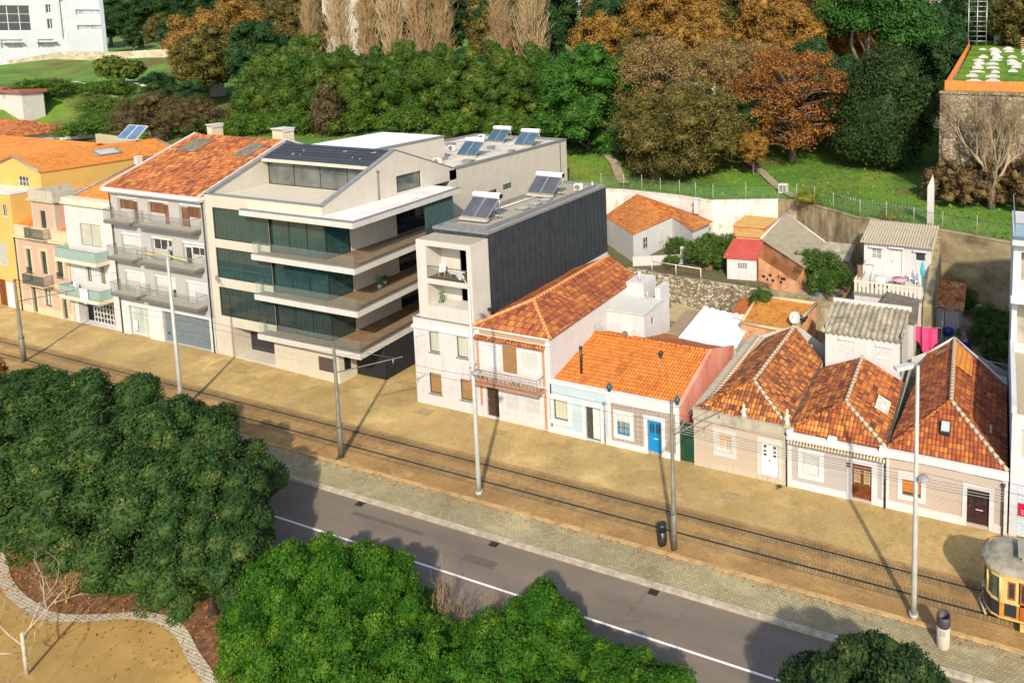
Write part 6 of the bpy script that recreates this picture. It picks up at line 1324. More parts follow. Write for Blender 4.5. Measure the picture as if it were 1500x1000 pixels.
# white terrace house with balustrade
t = thing('house', (-9, 22, 2), 'white house with a roof terrace, balustrade and corrugated upper room', 'house')
m = MB(); m.wall((0, 17.2, 0), (1, 0, 0), -11.4, -5.7, .3, 6.3); m.wall((-5.7, 0, 0), (0, 1, 0), 17.2, 27.6, .3, 6.3); m.wall((-11.4, 0, 0), (0, -1, 0), -27.6, -17.2, .3, 6.3)
m.face([(-11.4, 17.2, 6.3), (-5.7, 17.2, 6.3), (-5.7, 22.6, 6.3), (-11.4, 22.6, 6.3)]); m.build('wall', M_white, t)
Hh = [(-10.9, -10.0, 7.6, 8.6), (-9.1, -8.1, 6.32, 8.7), (-6.9, -6.0, 7.8, 8.6)]
m = MB(); m.wall((0, 22.6, 0), (1, 0, 0), -11.6, -5.5, 6.0, 9.15, [(Hh[0][0], Hh[0][1], Hh[0][2], Hh[0][3]), Hh[1], Hh[2]], .15); m.wall((-5.5, 0, 0), (0, 1, 0), 22.6, 27.6, 4, 9.5); m.wall((-11.6, 0, 0), (0, -1, 0), -27.6, -22.6, 4, 9.5); m.build('upper_wall', M_white, t)
for i, h in enumerate(Hh):
    if i == 1: door(t, *h, ribbed('pale_metal_door', (.55, .53, .48), (.64, .62, .56), .1, 0, .4), O=(0, 22.6, 0), panels=((.1, .9, .05, .5), (.1, .9, .55, .95)))
    else: window(t, *h, O=(0, 22.6, 0), bars=(1, 1) if i == 0 else (0, 0), glass=glassm('grey_pane', (.32, .31, .27), .3) if i == 0 else M_glass)
    MB().box(h[0] - .2, h[1] + .2, 22.35, 22.598, h[3] + .12, h[3] + .26).build('lintel_hood', M_trim, t)
corrugated(t, -11.9, -5.2, 22.2, 27.9, 9.2, 9.75, ribbed('tan_corrugated', (.34, .29, .20), (.46, .40, .29), 5, 0, .1, .9, .2), .26, .045)
MB().box(-11.45, -5.65, 17.12, 17.4, 6.15, 6.42).build('terrace_edge', plaster('dirty_edge', (.22, .20, .15), amount=.5), t)
b = MB(); [b.box(-11.4 + i * .36, -11.18 + i * .36, 17.18, 17.3, 6.42, 7.3) for i in range(16)]; b.box(-11.45, -5.65, 17.14, 17.34, 7.3, 7.4); [b.tube([(-11.4, 17.4 + i * .4, 6.42), (-11.4, 17.4 + i * .4, 7.4)], .05, 5) for i in range(12)]; b.tube([(-11.4, 17.3, 7.42), (-11.4, 22.4, 7.42)], .05, 5); b.build('balustrade', plaster('cream_balusters', (.66, .58, .45), amount=.3), t)
b = MB(); b.prism([(-5.6, 17.0), (-4.9, 17.0), (-4.9, 26.8), (-5.6, 26.8)], 0, [5.9, 5.9, 9.0, 9.0]); tag(b.build('buttress_wall', M_stain), 'sloping cement wall running back beside the terrace house', 'wall')
b = MB(); [b.obox((-5.25, 18.5 + i * 2.1, 6.62 + i * .66), (.28, 0, 0), (0, .7, .22), (0, -.02, .04)) for i in range(3)]; b.build('x', M_iron) if False else None
M_w = plain('white_plastic', (.78, .77, .74), .4)
tb = thing('garden_table', (-7.9, 19.6, 6.3), 'small table with a pink cloth on the roof terrace', 'table'); m = MB(); m.lathe((-7.9, 19.6, 7.02), [(.02, .0), (.62, 0), (.66, -.02), (.66, .03), (.02, .04)], 18); m.build('pink_cloth', plain('pink_cloth', (.62, .30, .32), .8), tb); [MB().tube([(-7.9 + a, 19.6 + b, 6.3), (-7.9 + a, 19.6 + b, 7.0)], .03, 5).build('leg', M_iron, tb) for a in (-.4, .4) for b in (-.3, .3)]
for k, (x, yy, lab) in enumerate(((-7.0, 21.2, 'white plastic chair on the roof terrace, left of two'), (-6.4, 20.6, 'white plastic chair on the roof terrace, right of two by the parasol'))):
    c = thing('garden_chair', (x, yy, 6.3), lab, 'chair', 'white chairs on the roof terrace'); MB().box(x - .25, x + .25, yy - .25, yy + .25, 6.7, 6.75).build('seat', M_w, c); MB().box(x - .25, x + .25, yy + .2, yy + .25, 6.75, 7.25).build('backrest', M_w, c); [MB().tube([(x + a, yy + b2, 6.3), (x + a, yy + b2, 6.7)], .025, 5).build('leg', M_w, c) for a in (-.2, .2) for b2 in (-.2, .2)]
s = thing('parasol', (-5.95, 19.8, 6.3), 'closed turquoise and white parasol on the roof terrace', 'parasol'); m = MB(); m.tube([(-5.95, 19.8, 6.3), (-5.95, 19.8, 8.9)], .03, 6); m.build('pole', M_zinc, s); m = MB(); m.lathe((-5.95, 19.8, 7.3), [(.05, 0), (.16, .2), (.2, .7), (.08, 1.4), (.02, 1.6)], 10); m.build('canopy', plain('turquoise_cloth', (.05, .42, .48), .7), s)
m = MB(); m.tube([(-10.0, 18.8, 6.4), (-9.7, 18.9, 7.1), (-9.2, 19.0, 6.9), (-8.8, 19.0, 6.4)], [.3, .42, .38, .25], 8); tag(m.build('covered_bundle', plain('white_cloth', (.72, .70, .66), .8)), 'white sheet thrown over things on the roof terrace, left of the pink table', 'bundle')
r = thing('clothes_rack', (-10.9, 18.4, 6.3), 'dark metal frame with a cloth at the left corner of the roof terrace', 'rack'); m = MB(); m.tube([(-11.4, 18, 6.4), (-11.4, 18, 8.6), (-9.9, 18, 8.6), (-10.2, 18, 7.4), (-10.2, 18, 6.4)], .035, 5); m.build('frame', M_iron, r); m = MB(); m.face([(-11.3, 18, 8.5), (-10.8, 18, 8.5), (-10.85, 18.05, 7.5), (-11.25, 18.03, 7.3)]); m.build('cloth', plain('brown_cloth', (.20, .12, .08), .9), r)
# little tiled outhouse beside it
t = thing('outhouse', (-15.5, 27, 3), 'little white outhouse with a dark roof beside the terrace house', 'outhouse'); MB().box(-17.0, -14.2, 27, 29.6, 3.2, 5.6).build('wall', M_white2, t); r = MB(); slabroof(r, [(-17.3, 26.7, 5.6), (-13.9, 26.7, 5.6), (-13.9, 29.9, 6.4), (-17.3, 29.9, 6.4)], .1); r.build('roof', M_fib, t)
# rusty tiled shed on the patio
t = thing('shed', (-4.3, 23, 2), 'white shed with a rust-orange tiled roof on the patio', 'shed')
MB().prism([(-5.7, 22.2), (-2.9, 21.7), (-2.8, 25.6), (-5.8, 26.2)], 1.9, 4.3, top=False).build('wall', M_white, t)
r = MB(); slabroof(r, [(-6.2, 21.9, 4.2), (-2.5, 21.3, 4.2), (-2.5, 26.0, 4.95), (-6.3, 26.7, 4.95)], .12); r.build('roof', tiles('rust_crust_tiles', [(.28, (.20, .06, .02)), (.44, (.48, .15, .03)), (.6, (.62, .28, .09)), (.8, (.66, .48, .28))], patchscale=1.2), t)
l = thing('clothesline', (-6, 15, 2), 'clothesline strung between thin poles over the patio behind the cottages', 'clothesline'); pp = MB(); PL = [(-5.4, 14.6), (-3.9, 14.9), (-4.0, 19.5), (-6.3, 18.0)]
for a, b in PL: pp.tube([(a, b, 1.9), (a, b, 5.4)], .035, 5)
pp.build('pole', M_iron, l); pp = MB(); [pp.tube([(*PL[i], 5.2), (*PL[j], 5.2)], .012, 4) for i, j in ((0, 1), (1, 2), (2, 3), (3, 0))]; pp.tube([(-3.0, 15.5, 3.0), (1.0, 14.3, 3.2)], .03, 4); pp.build('line', M_frame_w, l)
tw = MB()
n = 16
for i in range(n):
    a, b = i / n, (i + 1) / n; X = lambda s: -5.9 + 1.7 * s; L = lambda s: (1.0 + 1.0 * math.sin(PI * s) ** 1.5 + .07 * math.cos(s * 19)); yq = lambda s: 14.7 + .08 * math.sin(s * 14)
    tw.face([(X(a), yq(a) + .05, 5.0 - L(a)), (X(b), yq(b) + .05, 5.0 - L(b)), (X(b), yq(b), 5.15), (X(a), yq(a), 5.15)])
tag(tw.build('towel', plain('hot_pink', (.75, .06, .20), .8)), 'hot pink towel hanging on the clothesline', 'towel')
for x, yy, lab in ((-3.75, 20.9, 'blue tub against the rust-roofed shed wall'), (-2.2, 18.9, 'darker blue tub holding folded laundry on the patio')):
    b = MB(); b.lathe((x, yy, 2.0), [(.35, 0), (.5, .45), (.52, .5), (.46, .5), (.3, .1)], 14); tag(b.build('tub', plain('tub_blue', (.01, .06, .30), .4)), lab, 'tub', 'blue tubs on the patio')
b = MB(); b.tube([(-2.4, 18.8, 2.4), (-2.1, 19.0, 2.75), (-1.9, 18.9, 2.5)], [.2, .32, .2], 8); tag(b.build('folded_laundry', plain('mauve_cloth', (.42, .26, .36), .9)), 'mauve laundry heaped in the darker blue tub', 'laundry')
MB().box(-2.3, -1.2, 19.6, 22.4, 2.003, 2.05).build('drain_mat', plain('dark_mat', (.10, .085, .05), .9)).__setitem__('label', 'dark mat laid on the patio in front of the rust-roofed shed')
bpy.data.objects['drain_mat']['category'] = 'mat'
t = thing('garden_arch', (-1.2, 25, 2), 'small rounded brick barbecue niche at the foot of the tan wall', 'barbecue'); m = MB(); m.tube([(-1.7, 25, 2), (-1.7, 25, 2.9), (-1.5, 25, 3.3), (-1.15, 25, 3.45), (-.8, 25, 3.3), (-.6, 25, 2.9), (-.6, 25, 2)], .16, 6); m.build('arch', M_stain, t); MB().box(-1.7, -.6, 25.1, 25.6, 2, 3.1).build('niche', plaster('brick_niche', (.30, .15, .09)), t)
MB().prism([(-1.9, 11.0), (1.0, 9.6), (1.0, 11.6), (-1.4, 12.6)], 2.0, 3.6).build('parapet_block', plaster('pale_green_cement', (.50, .52, .42), amount=.4)).__setitem__('label', 'pale green cement parapet behind the red roof at the right edge')
bpy.data.objects['parapet_block']['category'] = 'wall'

for i, (x, y, z, w_, d_, h_, c_, nm, lab) in enumerate(((-13.6, 22.2, 3.6, .5, .4, .45, (.36, .20, .10), 'crate', 'brown crate in the hanging garden beside the balustrade wall'), (-16.4, 21.6, 3.6, .6, .5, .3, (.10, .22, .30), 'crate', 'blue-grey crate among the hanging garden bushes'), (-1.6, 15.6, 2.0, .7, .5, .5, (.42, .38, .30), 'crate', 'pale crate behind the apex of the red-roofed cottage'), (.0, 14.4, 2.0, .6, .6, .6, (.12, .10, .09), 'crate', 'dark box beside the white side wall in the patio'), (-3.2, 16.8, 2.0, .4, .4, .4, (.50, .22, .10), 'crate', 'terracotta coloured box near the clothesline poles'), (-28.6, 24.2, 4.0, .8, .5, .4, (.30, .16, .09), 'crate', 'brown box on the terrace garden behind the lattice fence'))):
    m = MB(); n_ = 4
    for k in range(n_): zz = z + h_ * k / n_; m.box(x, x + w_, y, y + .03, zz + .01, zz + h_ / n_ - .02).box(x, x + w_, y + d_ - .03, y + d_, zz + .01, zz + h_ / n_ - .02).box(x, x + .03, y + .03, y + d_ - .03, zz + .01, zz + h_ / n_ - .02).box(x + w_ - .03, x + w_, y + .03, y + d_ - .03, zz + .01, zz + h_ / n_ - .02)
    m.box(x + .03, x + w_ - .03, y + .03, y + d_ - .03, z + .02, z + .05)
    for a in (x + .035, x + w_ - .075):
        for b in (y + .035, y + d_ - .075): m.box(a, a + .04, b, b + .04, z, z + h_)
    tag(m.build(nm, plain('crate_%d' % i, c_, .8, var=.3)), lab, 'crate')
for i, (x, y, z, lab) in enumerate(((-4.9, 13.9, 2.0, 'terracotta potted plant below the pink towel'), (-13.2, 23.4, 3.6, 'potted plant at the balustrade wall of the terrace house'), (-14.6, 21.3, 3.6, 'potted plant at the edge of the hanging garden'), (-2.9, 20.2, 2.0, 'potted plant beside the rust-roofed shed'), (-.6, 24.4, 2.0, 'potted plant by the rounded brick niche'), (-17.2, 23.4, 3.6, 'potted plant in front of the fibre-cement shed'))):
    pot_jobs = globals().setdefault('POTS', []); pot_jobs.append((x, y, z, lab))
for x, y, z, lab in POTS: plant_pot(x, y, z, lab, .7, 'yard pots', (.42, .18, .09), .3)
# ================================================================== trees and plants
def leaf_mesh(name, C, Nn, S, mat, extra=None, aspect=.55):
    """C centres (n,3), Nn leaf normals, S sizes: one diamond-shaped leaf each"""
    n = len(C); rng = np.random.default_rng(n)
    r = rng.normal(size=(n, 3)); u = np.cross(Nn, r); u /= np.linalg.norm(u, axis=1)[:, None] + 1e-9; v = np.cross(Nn, u)
    s = S[:, None]
    V = np.stack([C - u * s, C + v * s * aspect, C + u * s, C - v * s * aspect], 1).reshape(-1, 3)
    nv = len(V); F = nv // 4; ev, ef = (np.zeros((0, 3)), []) if extra is None else extra
    me = bpy.data.meshes.new(name); me.vertices.add(nv + len(ev)); me.vertices.foreach_set('co', np.concatenate([V, ev]).astype(np.float32).ravel())
    loops = list(range(nv)); L = nv + sum(len(f) for f in ef); me.loops.add(L)
    idx = np.concatenate([np.arange(nv), np.array([nv + i for f in ef for i in f], dtype=np.int64)]) if ef else np.arange(nv)
    me.loops.foreach_set('vertex_index', idx.astype(np.int32)); me.polygons.add(F + len(ef))
    st = np.concatenate([np.arange(F) * 4, nv + np.cumsum([0] + [len(f) for f in ef])[:-1]]) if ef else np.arange(F) * 4
    tt = np.concatenate([np.full(F, 4), np.array([len(f) for f in ef])]) if ef else np.full(F, 4)
    me.polygons.foreach_set('loop_start', st.astype(np.int32)); me.polygons.foreach_set('loop_total', tt.astype(np.int32))
    me.update(calc_edges=True); me.validate(); me.materials.append(mat)
    return me
_ICO = None
def blob(c, r, rng, k=.18):
    """low bumpy closed hull that fills the inside of a crown lobe"""
    import bmesh
    global _ICO
    if _ICO is None:
        bm = bmesh.new(); bmesh.ops.create_icosphere(bm, subdivisions=2, radius=1); _ICO = (np.array([v.co[:] for v in bm.verts]), [tuple(v.index for v in f.verts) for f in bm.faces]); bm.free()
    V = _ICO[0] * (1 + rng.normal(size=(len(_ICO[0]), 1)) * k); return V * np.array(r) + np.array(c), _ICO[1]
def crown(name, lobes, mat, n, size, seed, clump=.32, inner=.72, up=.35, per=22, ragged=.0, gaps=.0, tight=False):
    rng = np.random.default_rng(seed); Cs, Ns = [], []; ev, ef = [], []; tot = sum(l[3] * l[4] + l[4] * l[5] for l in lobes); off = 0
    for (cx, cy, cz, rx, ry, rz) in lobes:
        m = int(n * (rx * ry + ry * rz) / tot); k = max(4, m // per); d = rng.normal(size=(k, 3)); d /= np.linalg.norm(d, axis=1)[:, None]; d[:, 2] = np.where(d[:, 2] < -.55, -d[:, 2], d[:, 2])
        R = np.array([rx, ry, rz]); rad = rng.uniform((.90 if tight else .80) - ragged * .5, 1.03 + ragged, size=(k, 1))
        if gaps: keep = rng.random(k) > gaps; d, rad = d[keep], rad[keep]; k = len(d)
        cc = d * rad * R + np.array([cx, cy, cz]); cr = clump * rng.uniform(.6, 1.25, size=(k, 1)) * np.mean(R) ** .45
        e = rng.normal(size=(k, per, 3)); e /= np.linalg.norm(e, axis=2)[:, :, None]; rr = rng.uniform(.35, 1., size=(k, per, 1)) ** .5
        P = cc[:, None, :] + e * rr * cr[:, None, :]; Nn = e * .7 + d[:, None, :] * .55 + rng.normal(size=e.shape) * .45; Nn[:, :, 2] += up
        Cs.append(P.reshape(-1, 3)); Ns.append(Nn.reshape(-1, 3))
        if inner:
            V, F = blob((cx, cy, cz), R * inner, rng); ev.append(V); ef += [tuple(i + off for i in f) for f in F]; off += len(V)
    C = np.concatenate(Cs); N = np.concatenate(Ns); N /= np.linalg.norm(N, axis=1)[:, None]
    S = size * rng.uniform(.6, 1.3, size=len(C))
    return leaf_mesh(name, C, N, S, mat, (np.concatenate(ev), ef) if inner else None)
M_bark = oldwall('bark', [(.3, (.05, .035, .022)), (.5, (.13, .095, .065)), (.7, (.24, .19, .13))], scale=4, streak=(1, 1, .3), bump=.9)
M_twig = plain('pale_twigs', (.34, .26, .15), .85, var=.35, scale=.5)
M_twig2 = plain('grey_twigs', (.24, .185, .12), .85, var=.35, scale=.5)
def limbs(h, r, lobes, rng, bottom=-.6):
    m = MB(); top = h
    m.tube([(0, 0, bottom), (r * .3, 0, h * .35), (0, r * .2, top)], [r * 1.25, r, r * .55], 8)
    for (cx, cy, cz, rx, ry, rz) in lobes:
        z = min(h * .8, max(h * .3, cz - rz)); m.tube([(0, 0, z * .8), (cx * .4, cy * .4, z + (cz - z) * .4), (cx, cy, cz)], [r * .6, r * .38, r * .12], 6)
    return m
def tree_proto(kind, lobes, th, tr, mat, n, size, seed, **kw):
    """prototype tree centred on the origin: an Empty with trunk and crown meshes"""
    root = bpy.data.objects.new(kind, None); COL.objects.link(root); LOC[root.name] = Vector((0, 0, 0))
    rng = random.Random(seed); limbs(th, tr, lobes, rng).build('trunk', M_bark, root)
    me = crown('crown', lobes, mat, n, size, seed, **kw); c = bpy.data.objects.new('crown', me); COL.objects.link(c); c.parent = root
    return root
USED = set()
def put(root, x, y, label, cat='tree', group=None, z=None, rz=0., sc=1.):
    z = hz(x, y) - .1 if z is None else z
    if root.name not in USED:
        USED.add(root.name); o = root; o.location = (x, y, z); o.rotation_euler = (0, 0, rz); o.scale = (sc,) * 3 if isinstance(sc, (int, float)) else sc
        tag(o, label, cat, group); return o
    c = place_copy(root, (x, y, z), rz, sc, label); c['category'] = cat
    if group: c['group'] = group
    elif 'group' in c: del c['group']
    return c
L_pitt = leafm('pittosporum_leaves', [(.012, .036, .010), (.027, .070, .016), (.062, .112, .024), (.22, .22, .06)], scale=1.1)
L_green = leafm('bright_leaves', [(.010, .045, .004), (.027, .100, .007), (.070, .165, .011), (.19, .26, .024)], scale=1.0)
L_mid = leafm('mid_green_leaves', [(.018, .048, .008), (.042, .095, .014), (.095, .145, .020), (.21, .20, .04)], scale=.3)
L_pine = leafm('pine_needles', [(.012, .048, .012), (.026, .095, .018), (.06, .15, .024), (.12, .20, .035)], scale=.7)
L_dark = leafm('dark_glossy_leaves', [(.010, .026, .009), (.020, .050, .013), (.045, .075, .020), (.19, .19, .06)], rough=.55, scale=2.2)
L_autumn = leafm('russet_leaves', [(.08, .032, .012), (.20, .075, .020), (.33, .14, .032), (.44, .27, .06)], scale=.5)
L_gold = leafm('golden_leaves', [(.09, .05, .014), (.22, .12, .026), (.36, .20, .038), (.46, .30, .07)], scale=.4)
L_olive = leafm('olive_brown_leaves', [(.03, .034, .010), (.085, .080, .020), (.17, .135, .034), (.31, .22, .07)], scale=.5)
L_scrub = leafm('scrub_leaves', [(.03, .024, .012), (.085, .062, .025), (.13, .10, .04), (.07, .11, .025)], scale=.6)
L_ivy = leafm('bramble_leaves', [(.008, .035, .006), (.02, .085, .010), (.05, .15, .018), (.10, .20, .03)], scale=.5)
L_yel = leafm('yellow_green_leaves', [(.06, .09, .012), (.16, .19, .025), (.28, .26, .04), (.36, .28, .05)], scale=.8)
def cauli(seed, n, R, rz, h, k=.36, low=-.35, sq=1.):
    """crown built of many small rounded tufts set over an uneven body"""
    rr = random.Random(seed); out = []; ga = PI * (3 - 5 ** .5)
    for i in range(n):
        z = 1 - (1 - low) * (i + .5) / n; q = math.sqrt(max(0, 1 - z * z)); a = i * ga + rr.uniform(-.35, .35); f = rr.uniform(.64, .96)
        kk = k * rr.uniform(.72, 1.25); out.append((R * f * q * math.cos(a), R * f * q * math.sin(a), h + rz * f * z * rr.uniform(.85, 1.1), R * kk, R * kk, R * kk * rr.uniform(.8, 1.05) * sq))
    return [(0, 0, h, R * .66, R * .66, rz * .66)] + out
def lobeset(seed, n, R, rz, h, r=.5, flat=.0):
    """several overlapping lobes making an uneven crown"""
    rr = random.Random(seed); out = [(0, 0, h, R * .78, R * .78, rz * .82)]
    for i in range(n):
        a = 2 * PI * i / n + rr.uniform(-.3, .3); q = R * rr.uniform(.42, .62); k = rr.uniform(.38, .56) * (1 - r * .2)
        out.append((q * math.cos(a), q * math.sin(a), h + rz * rr.uniform(-.5, .55), R * k, R * k, rz * k * rr.uniform(.9, 1.2)))
    return out
# ---- russet tree with visible twigs
def twigs(m, p, d, L, r, depth, rr, spread=.5, upb=.12, n=3, segs=2):
    q = p + d * L; mid = (p + q) / 2 + Vector((rr.uniform(-1, 1), rr.uniform(-1, 1), rr.uniform(-1, 1))) * L * .06
    m.tube([p, mid, q], [r, r * .8, r * .6], 3 if depth < 3 else 5, False)
    if depth <= 0: return
    for i in range(n):
        t = rr.uniform(.45, 1.); s = p.lerp(q, t); e = Vector((rr.gauss(0, 1), rr.gauss(0, 1), rr.gauss(0, 1))).normalized()
        nd = (d + e * spread + Vector((0, 0, upb))).normalized(); twigs(m, s, nd, L * rr.uniform(.58, .8), r * .58, depth - 1, rr, spread, upb, n)
def bare(name, h, seed, mat, spread=.55, upb=.12, depth=5, n=3, r=.28, trunk=.3, lean=(0, 0)):
    root = bpy.data.objects.new(name, None); COL.objects.link(root); LOC[root.name] = Vector((0, 0, 0)); rr = random.Random(seed)
    m = MB(); m.tube([(0, 0, -.5), (lean[0] * .3, lean[1] * .3, h * trunk)], [r * 1.2, r], 7); m.build('trunk', mat if r < .1 else M_bark, root)
    b = MB()
    for i in range(5 if upb < .5 else 9):
        a = i * 2.4 + rr.uniform(-.3, .3); d = Vector((math.cos(a) * spread, math.sin(a) * spread, 1)).normalized(); twigs(b, Vector((lean[0] * .3, lean[1] * .3, h * trunk * rr.uniform(.5, 1.))), d, h * rr.uniform(.26, .34), r * .5, depth, rr, spread, upb, n)
    b.build('branches', mat, root); return root
# ---- foreground: dark rounded trees beside the park path
dark = [tree_proto('evergreen_tree', cauli(11 + i, 44, 3.9, 3.3, 3.8, .235, -.35, 1.15), 3.6, .22, L_pitt, 60000, .072, 100 + i, clump=.13, per=5, inner=.80, tight=True, up=.15) for i in range(3)]
spots = [(-66.5, -15.6, .82, 'dark evergreen tree farthest left along the tram line'), (-60.6, -15.2, .9, 'dark evergreen tree behind the others beside the tram line, left end'), (-60.5, -19.0, 1., 'dark evergreen at the left picture edge above the cobble border'), (-55.2, -15.6, 1.02, 'dark evergreen tree near the first light-grey lamp post'), (-54.6, -18.2, 1.1, 'dark evergreen tree in the left of the big clump'),
         (-50.0, -15.8, 1.05, 'dark evergreen tree in the back row of the big clump'), (-49.6, -18.8, 1.05, 'dark evergreen tree in the front row where the border curves'), (-45.2, -15.9, 1.02, 'dark evergreen tree hiding the end of the road'), (-44.4, -18.2, 1.05, 'dark evergreen tree at the front right of the big clump'), (-41.6, -16.4, .95, 'dark evergreen tree at the right end of the big clump'), (-39.0, -18.0, .92, 'dark evergreen tree touching the first bright green tree'), (-36.4, -18.6, .74, 'smaller dark evergreen half behind the first bright green tree')]
for i, (x, y, s, lab) in enumerate(spots): put(dark[i % 3], x, y, lab, group='dark evergreens beside the path', z=-.05, rz=i * 2.1, sc=(s, s, s * (1.0 + .05 * math.sin(i * 2))))
rt = tree_proto('shrub', lobeset(40, 6, 2.6, 2.2, 2.6), 2.2, .1, leafm('rust_bush', [(.03, .05, .015), (.16, .085, .02), (.34, .15, .03), (.42, .22, .05)], scale=.8), 6500, .11, 140, per=20)
put(rt, -72.0, -13.2, 'rust and green bush at the left edge beside the tram rails', 'shrub', z=0, sc=1.0)
# ---- foreground: bright green trees
br = [tree_proto('broadleaf_tree', cauli(21 + i, 28, 2.6, 1.9, 2.2, .27, -.4, 1.1), 2.0, .16, L_green, 46000, .060, 120 + i, clump=.14, per=6, inner=.78, ragged=.05, tight=True, up=.2) for i in range(3)]
sp = [(-31.4, -18.2, .96, 'bright green tree tallest of the row, beside the dark clump'), (-30.6, -19.7, .78, 'bright green tree at the lower left over the cobble border'), (-28.6, -17.6, 1.0, 'bright green tree second in the row from the dark clump'), (-27.2, -20.4, .9, 'bright green tree at the bottom edge below the tallest one'), (-25.8, -18.0, .86, 'bright green tree left of the bare twiggy bushes'),
      (-25.0, -20.6, .95, 'bright green tree at the bottom edge left of centre'), (-23.2, -18.4, .74, 'low bright green tree below the bare twiggy bushes'), (-22.6, -20.6, .9, 'bright green tree at the bottom edge, centre'), (-18.7, -16.6, .92, 'bright green tree covering the white road line'), (-19.0, -19.2, .9, 'bright green tree below the one on the white line'),
      (-15.5, -17.4, .76, 'yellowish green round-topped tree second from the right of the row'), (-12.7, -17.6, .80, 'bright green tree at the right end of the row'), (-15.2, -19.6, .85, 'bright green tree at the bottom edge near the right end of the row')]
for i, (x, y, s, lab) in enumerate(sp): put(br[i % 3], x, y, lab, group='bright green trees beside the road', z=-.05, rz=i * 1.7, sc=(s, s, s * 1.02))
dk = tree_proto('evergreen_tree', cauli(33, 30, 3.0, 2.6, 3.7, .30), 3.4, .18, L_dark, 40000, .075, 133, clump=.14, per=6, inner=.8, tight=True)
put(dk, -3.7, -16.9, 'dark glossy tree at the bottom right below the litter bin', z=-.05, sc=1.0)
# ---- hedge-like row behind the modern block
hd = [tree_proto('broadleaf_tree', cauli(55 + i, 44, 4.7, 6.4, 6.8, .26, -.85, 1.35), 6, .3, L_mid, 42000, .135, 160 + i, clump=.28, per=6, inner=.76, ragged=.03, tight=True, up=.1) for i in range(3)]
# (X, Y) from left to right
hp = [(-113.5, 40.0, 1.0, 'leftmost green tree of the thick row behind the grey house'), (-107.5, 41, 1.06, 'second green tree of the row, beside the tall left one'), (-101.5, 42.0, 1.0, 'green tree of the row above the dark panelled roof'), (-96.0, 44.0, .98, 'green tree of the row behind the chimney-like roof box'), (-90.5, 45.5, .95, 'green tree of the row above the small conifer'), (-85.5, 47.0, .95, 'green tree in the middle of the row behind the modern block'), (-80.5, 48.5, 1.0, 'green tree of the row behind the flat rear roof'), (-75.5, 50.0, 1.0, 'green tree of the row behind the pale solar heaters'), (-70.8, 52.5, .95, 'rightmost green tree of the row, beside the tall bare poplar')]
for i, (x, y, s, lab) in enumerate(hp): put(hd[i % 3], x, y, lab, group='green trees behind the modern block', rz=i * 2.4, sc=(s, s, s * (1 + .08 * math.sin(i * 1.9))))
sc_ = tree_proto('shrub', cauli(50, 30, 3.6, 2.0, 1.5, .24, -.3, .8), 1.2, .1, leafm('slope_leaves', [(.02, .06, .008), (.05, .12, .012), (.10, .17, .02), (.22, .21, .05)], scale=.7), 9000, .12, 170, clump=.4, per=9, inner=.5, ragged=.4, gaps=.1)
sb = [(-110, 34.5, 'low brambles at the foot of the row behind the grey house chimney'), (-103, 36.0, 'bramble thicket left of the small conifer'), (-94, 38.0, 'brambles right of the small conifer'), (-86, 40.5, 'brambles behind the raised flat roof box'), (-78, 43, 'brambles in front of the hedge row near the condensers'), (-70, 45.5, 'brambles under the tall bare poplar'), (-118, 33, 'bramble patch behind the tall chimney of the grey house'), (-147, 34.5, 'large bramble bank below the lawn wall, left'), (-140, 36, 'bramble bank below the lawn wall, middle'), (-133, 37, 'bramble bank below the lawn wall, right'), (-151, 38, 'brambles against the lawn retaining wall'), (-172, 38, 'brambles behind the white walled house'), (-163, 43, 'hedge bushes on the lawn terrace at the left edge'), (-140, 30, 'low creeper behind the amber roofs')]
for i, (x, y, lab) in enumerate(sb): put(sc_, x, y, lab, 'shrub', 'brambles on the slope', rz=i * 1.3, sc=(1.1, 1.0, 1.0) if i < 7 else (1.6, 1.1, .9))
# ---- big stone pine, mixed tree, magnolia, pine
L_sp = leafm('round_pine_needles', [(.013, .052, .010), (.030, .105, .014), (.068, .16, .020), (.13, .22, .03)], scale=.7)
sp_ = tree_proto('stone_pine', cauli(58, 56, 7.3, 8.6, 8.9, .22, -.8, .85), 9, .45, L_sp, 56000, .17, 180, clump=.46, per=22, inner=.76, up=.6)
put(sp_, -57.6, 47.5, z=8.8, sc=1.08, label= 'big round dark green pine behind the flat rear roof, largest crown on the slope')
ol = tree_proto('broadleaf_tree', cauli(59, 64, 8.2, 5.6, 5.4, .20, -.9, .8), 6, .4, L_olive, 60000, .14, 190, clump=.5, per=10, inner=.6, ragged=.2, gaps=.08)
put(ol, -40.3, 43.0, sc=(1.12, 1.05, 1.1), label='wide olive-brown tree above the far white house')
bw = tree_proto('broadleaf_tree', cauli(63, 50, 6.6, 7.5, 10.5, .22, -.6, .7)[1:], 14, .35, leafm('pale_brown_leaves', [(.10, .06, .025), (.22, .14, .05), (.34, .23, .085), (.20, .19, .05)], scale=.5), 22000, .15, 191, clump=.55, per=8, inner=0, ragged=.3, gaps=.15)
tw2 = bare('y', 19, 15, M_twig, .7, .05, 5, 3, .3, .25); c2_ = tw2.children[1]; c2_.parent = bw; bpy.data.objects.remove(tw2.children[0])
for q_ in [o_ for o_ in bpy.data.objects if o_.name == 'y']: bpy.data.objects.remove(q_)
put(bw, -47.5, 50.5, 'twiggy brown tree left of the pale hut'); put(bw, -41.5, 57.0, 'twiggy brown tree behind the pale hut', rz=2.0, sc=.95); put(bw, -34.0, 58.0, 'twiggy brown tree between the pale hut and the russet tree', rz=4.0, sc=.95)
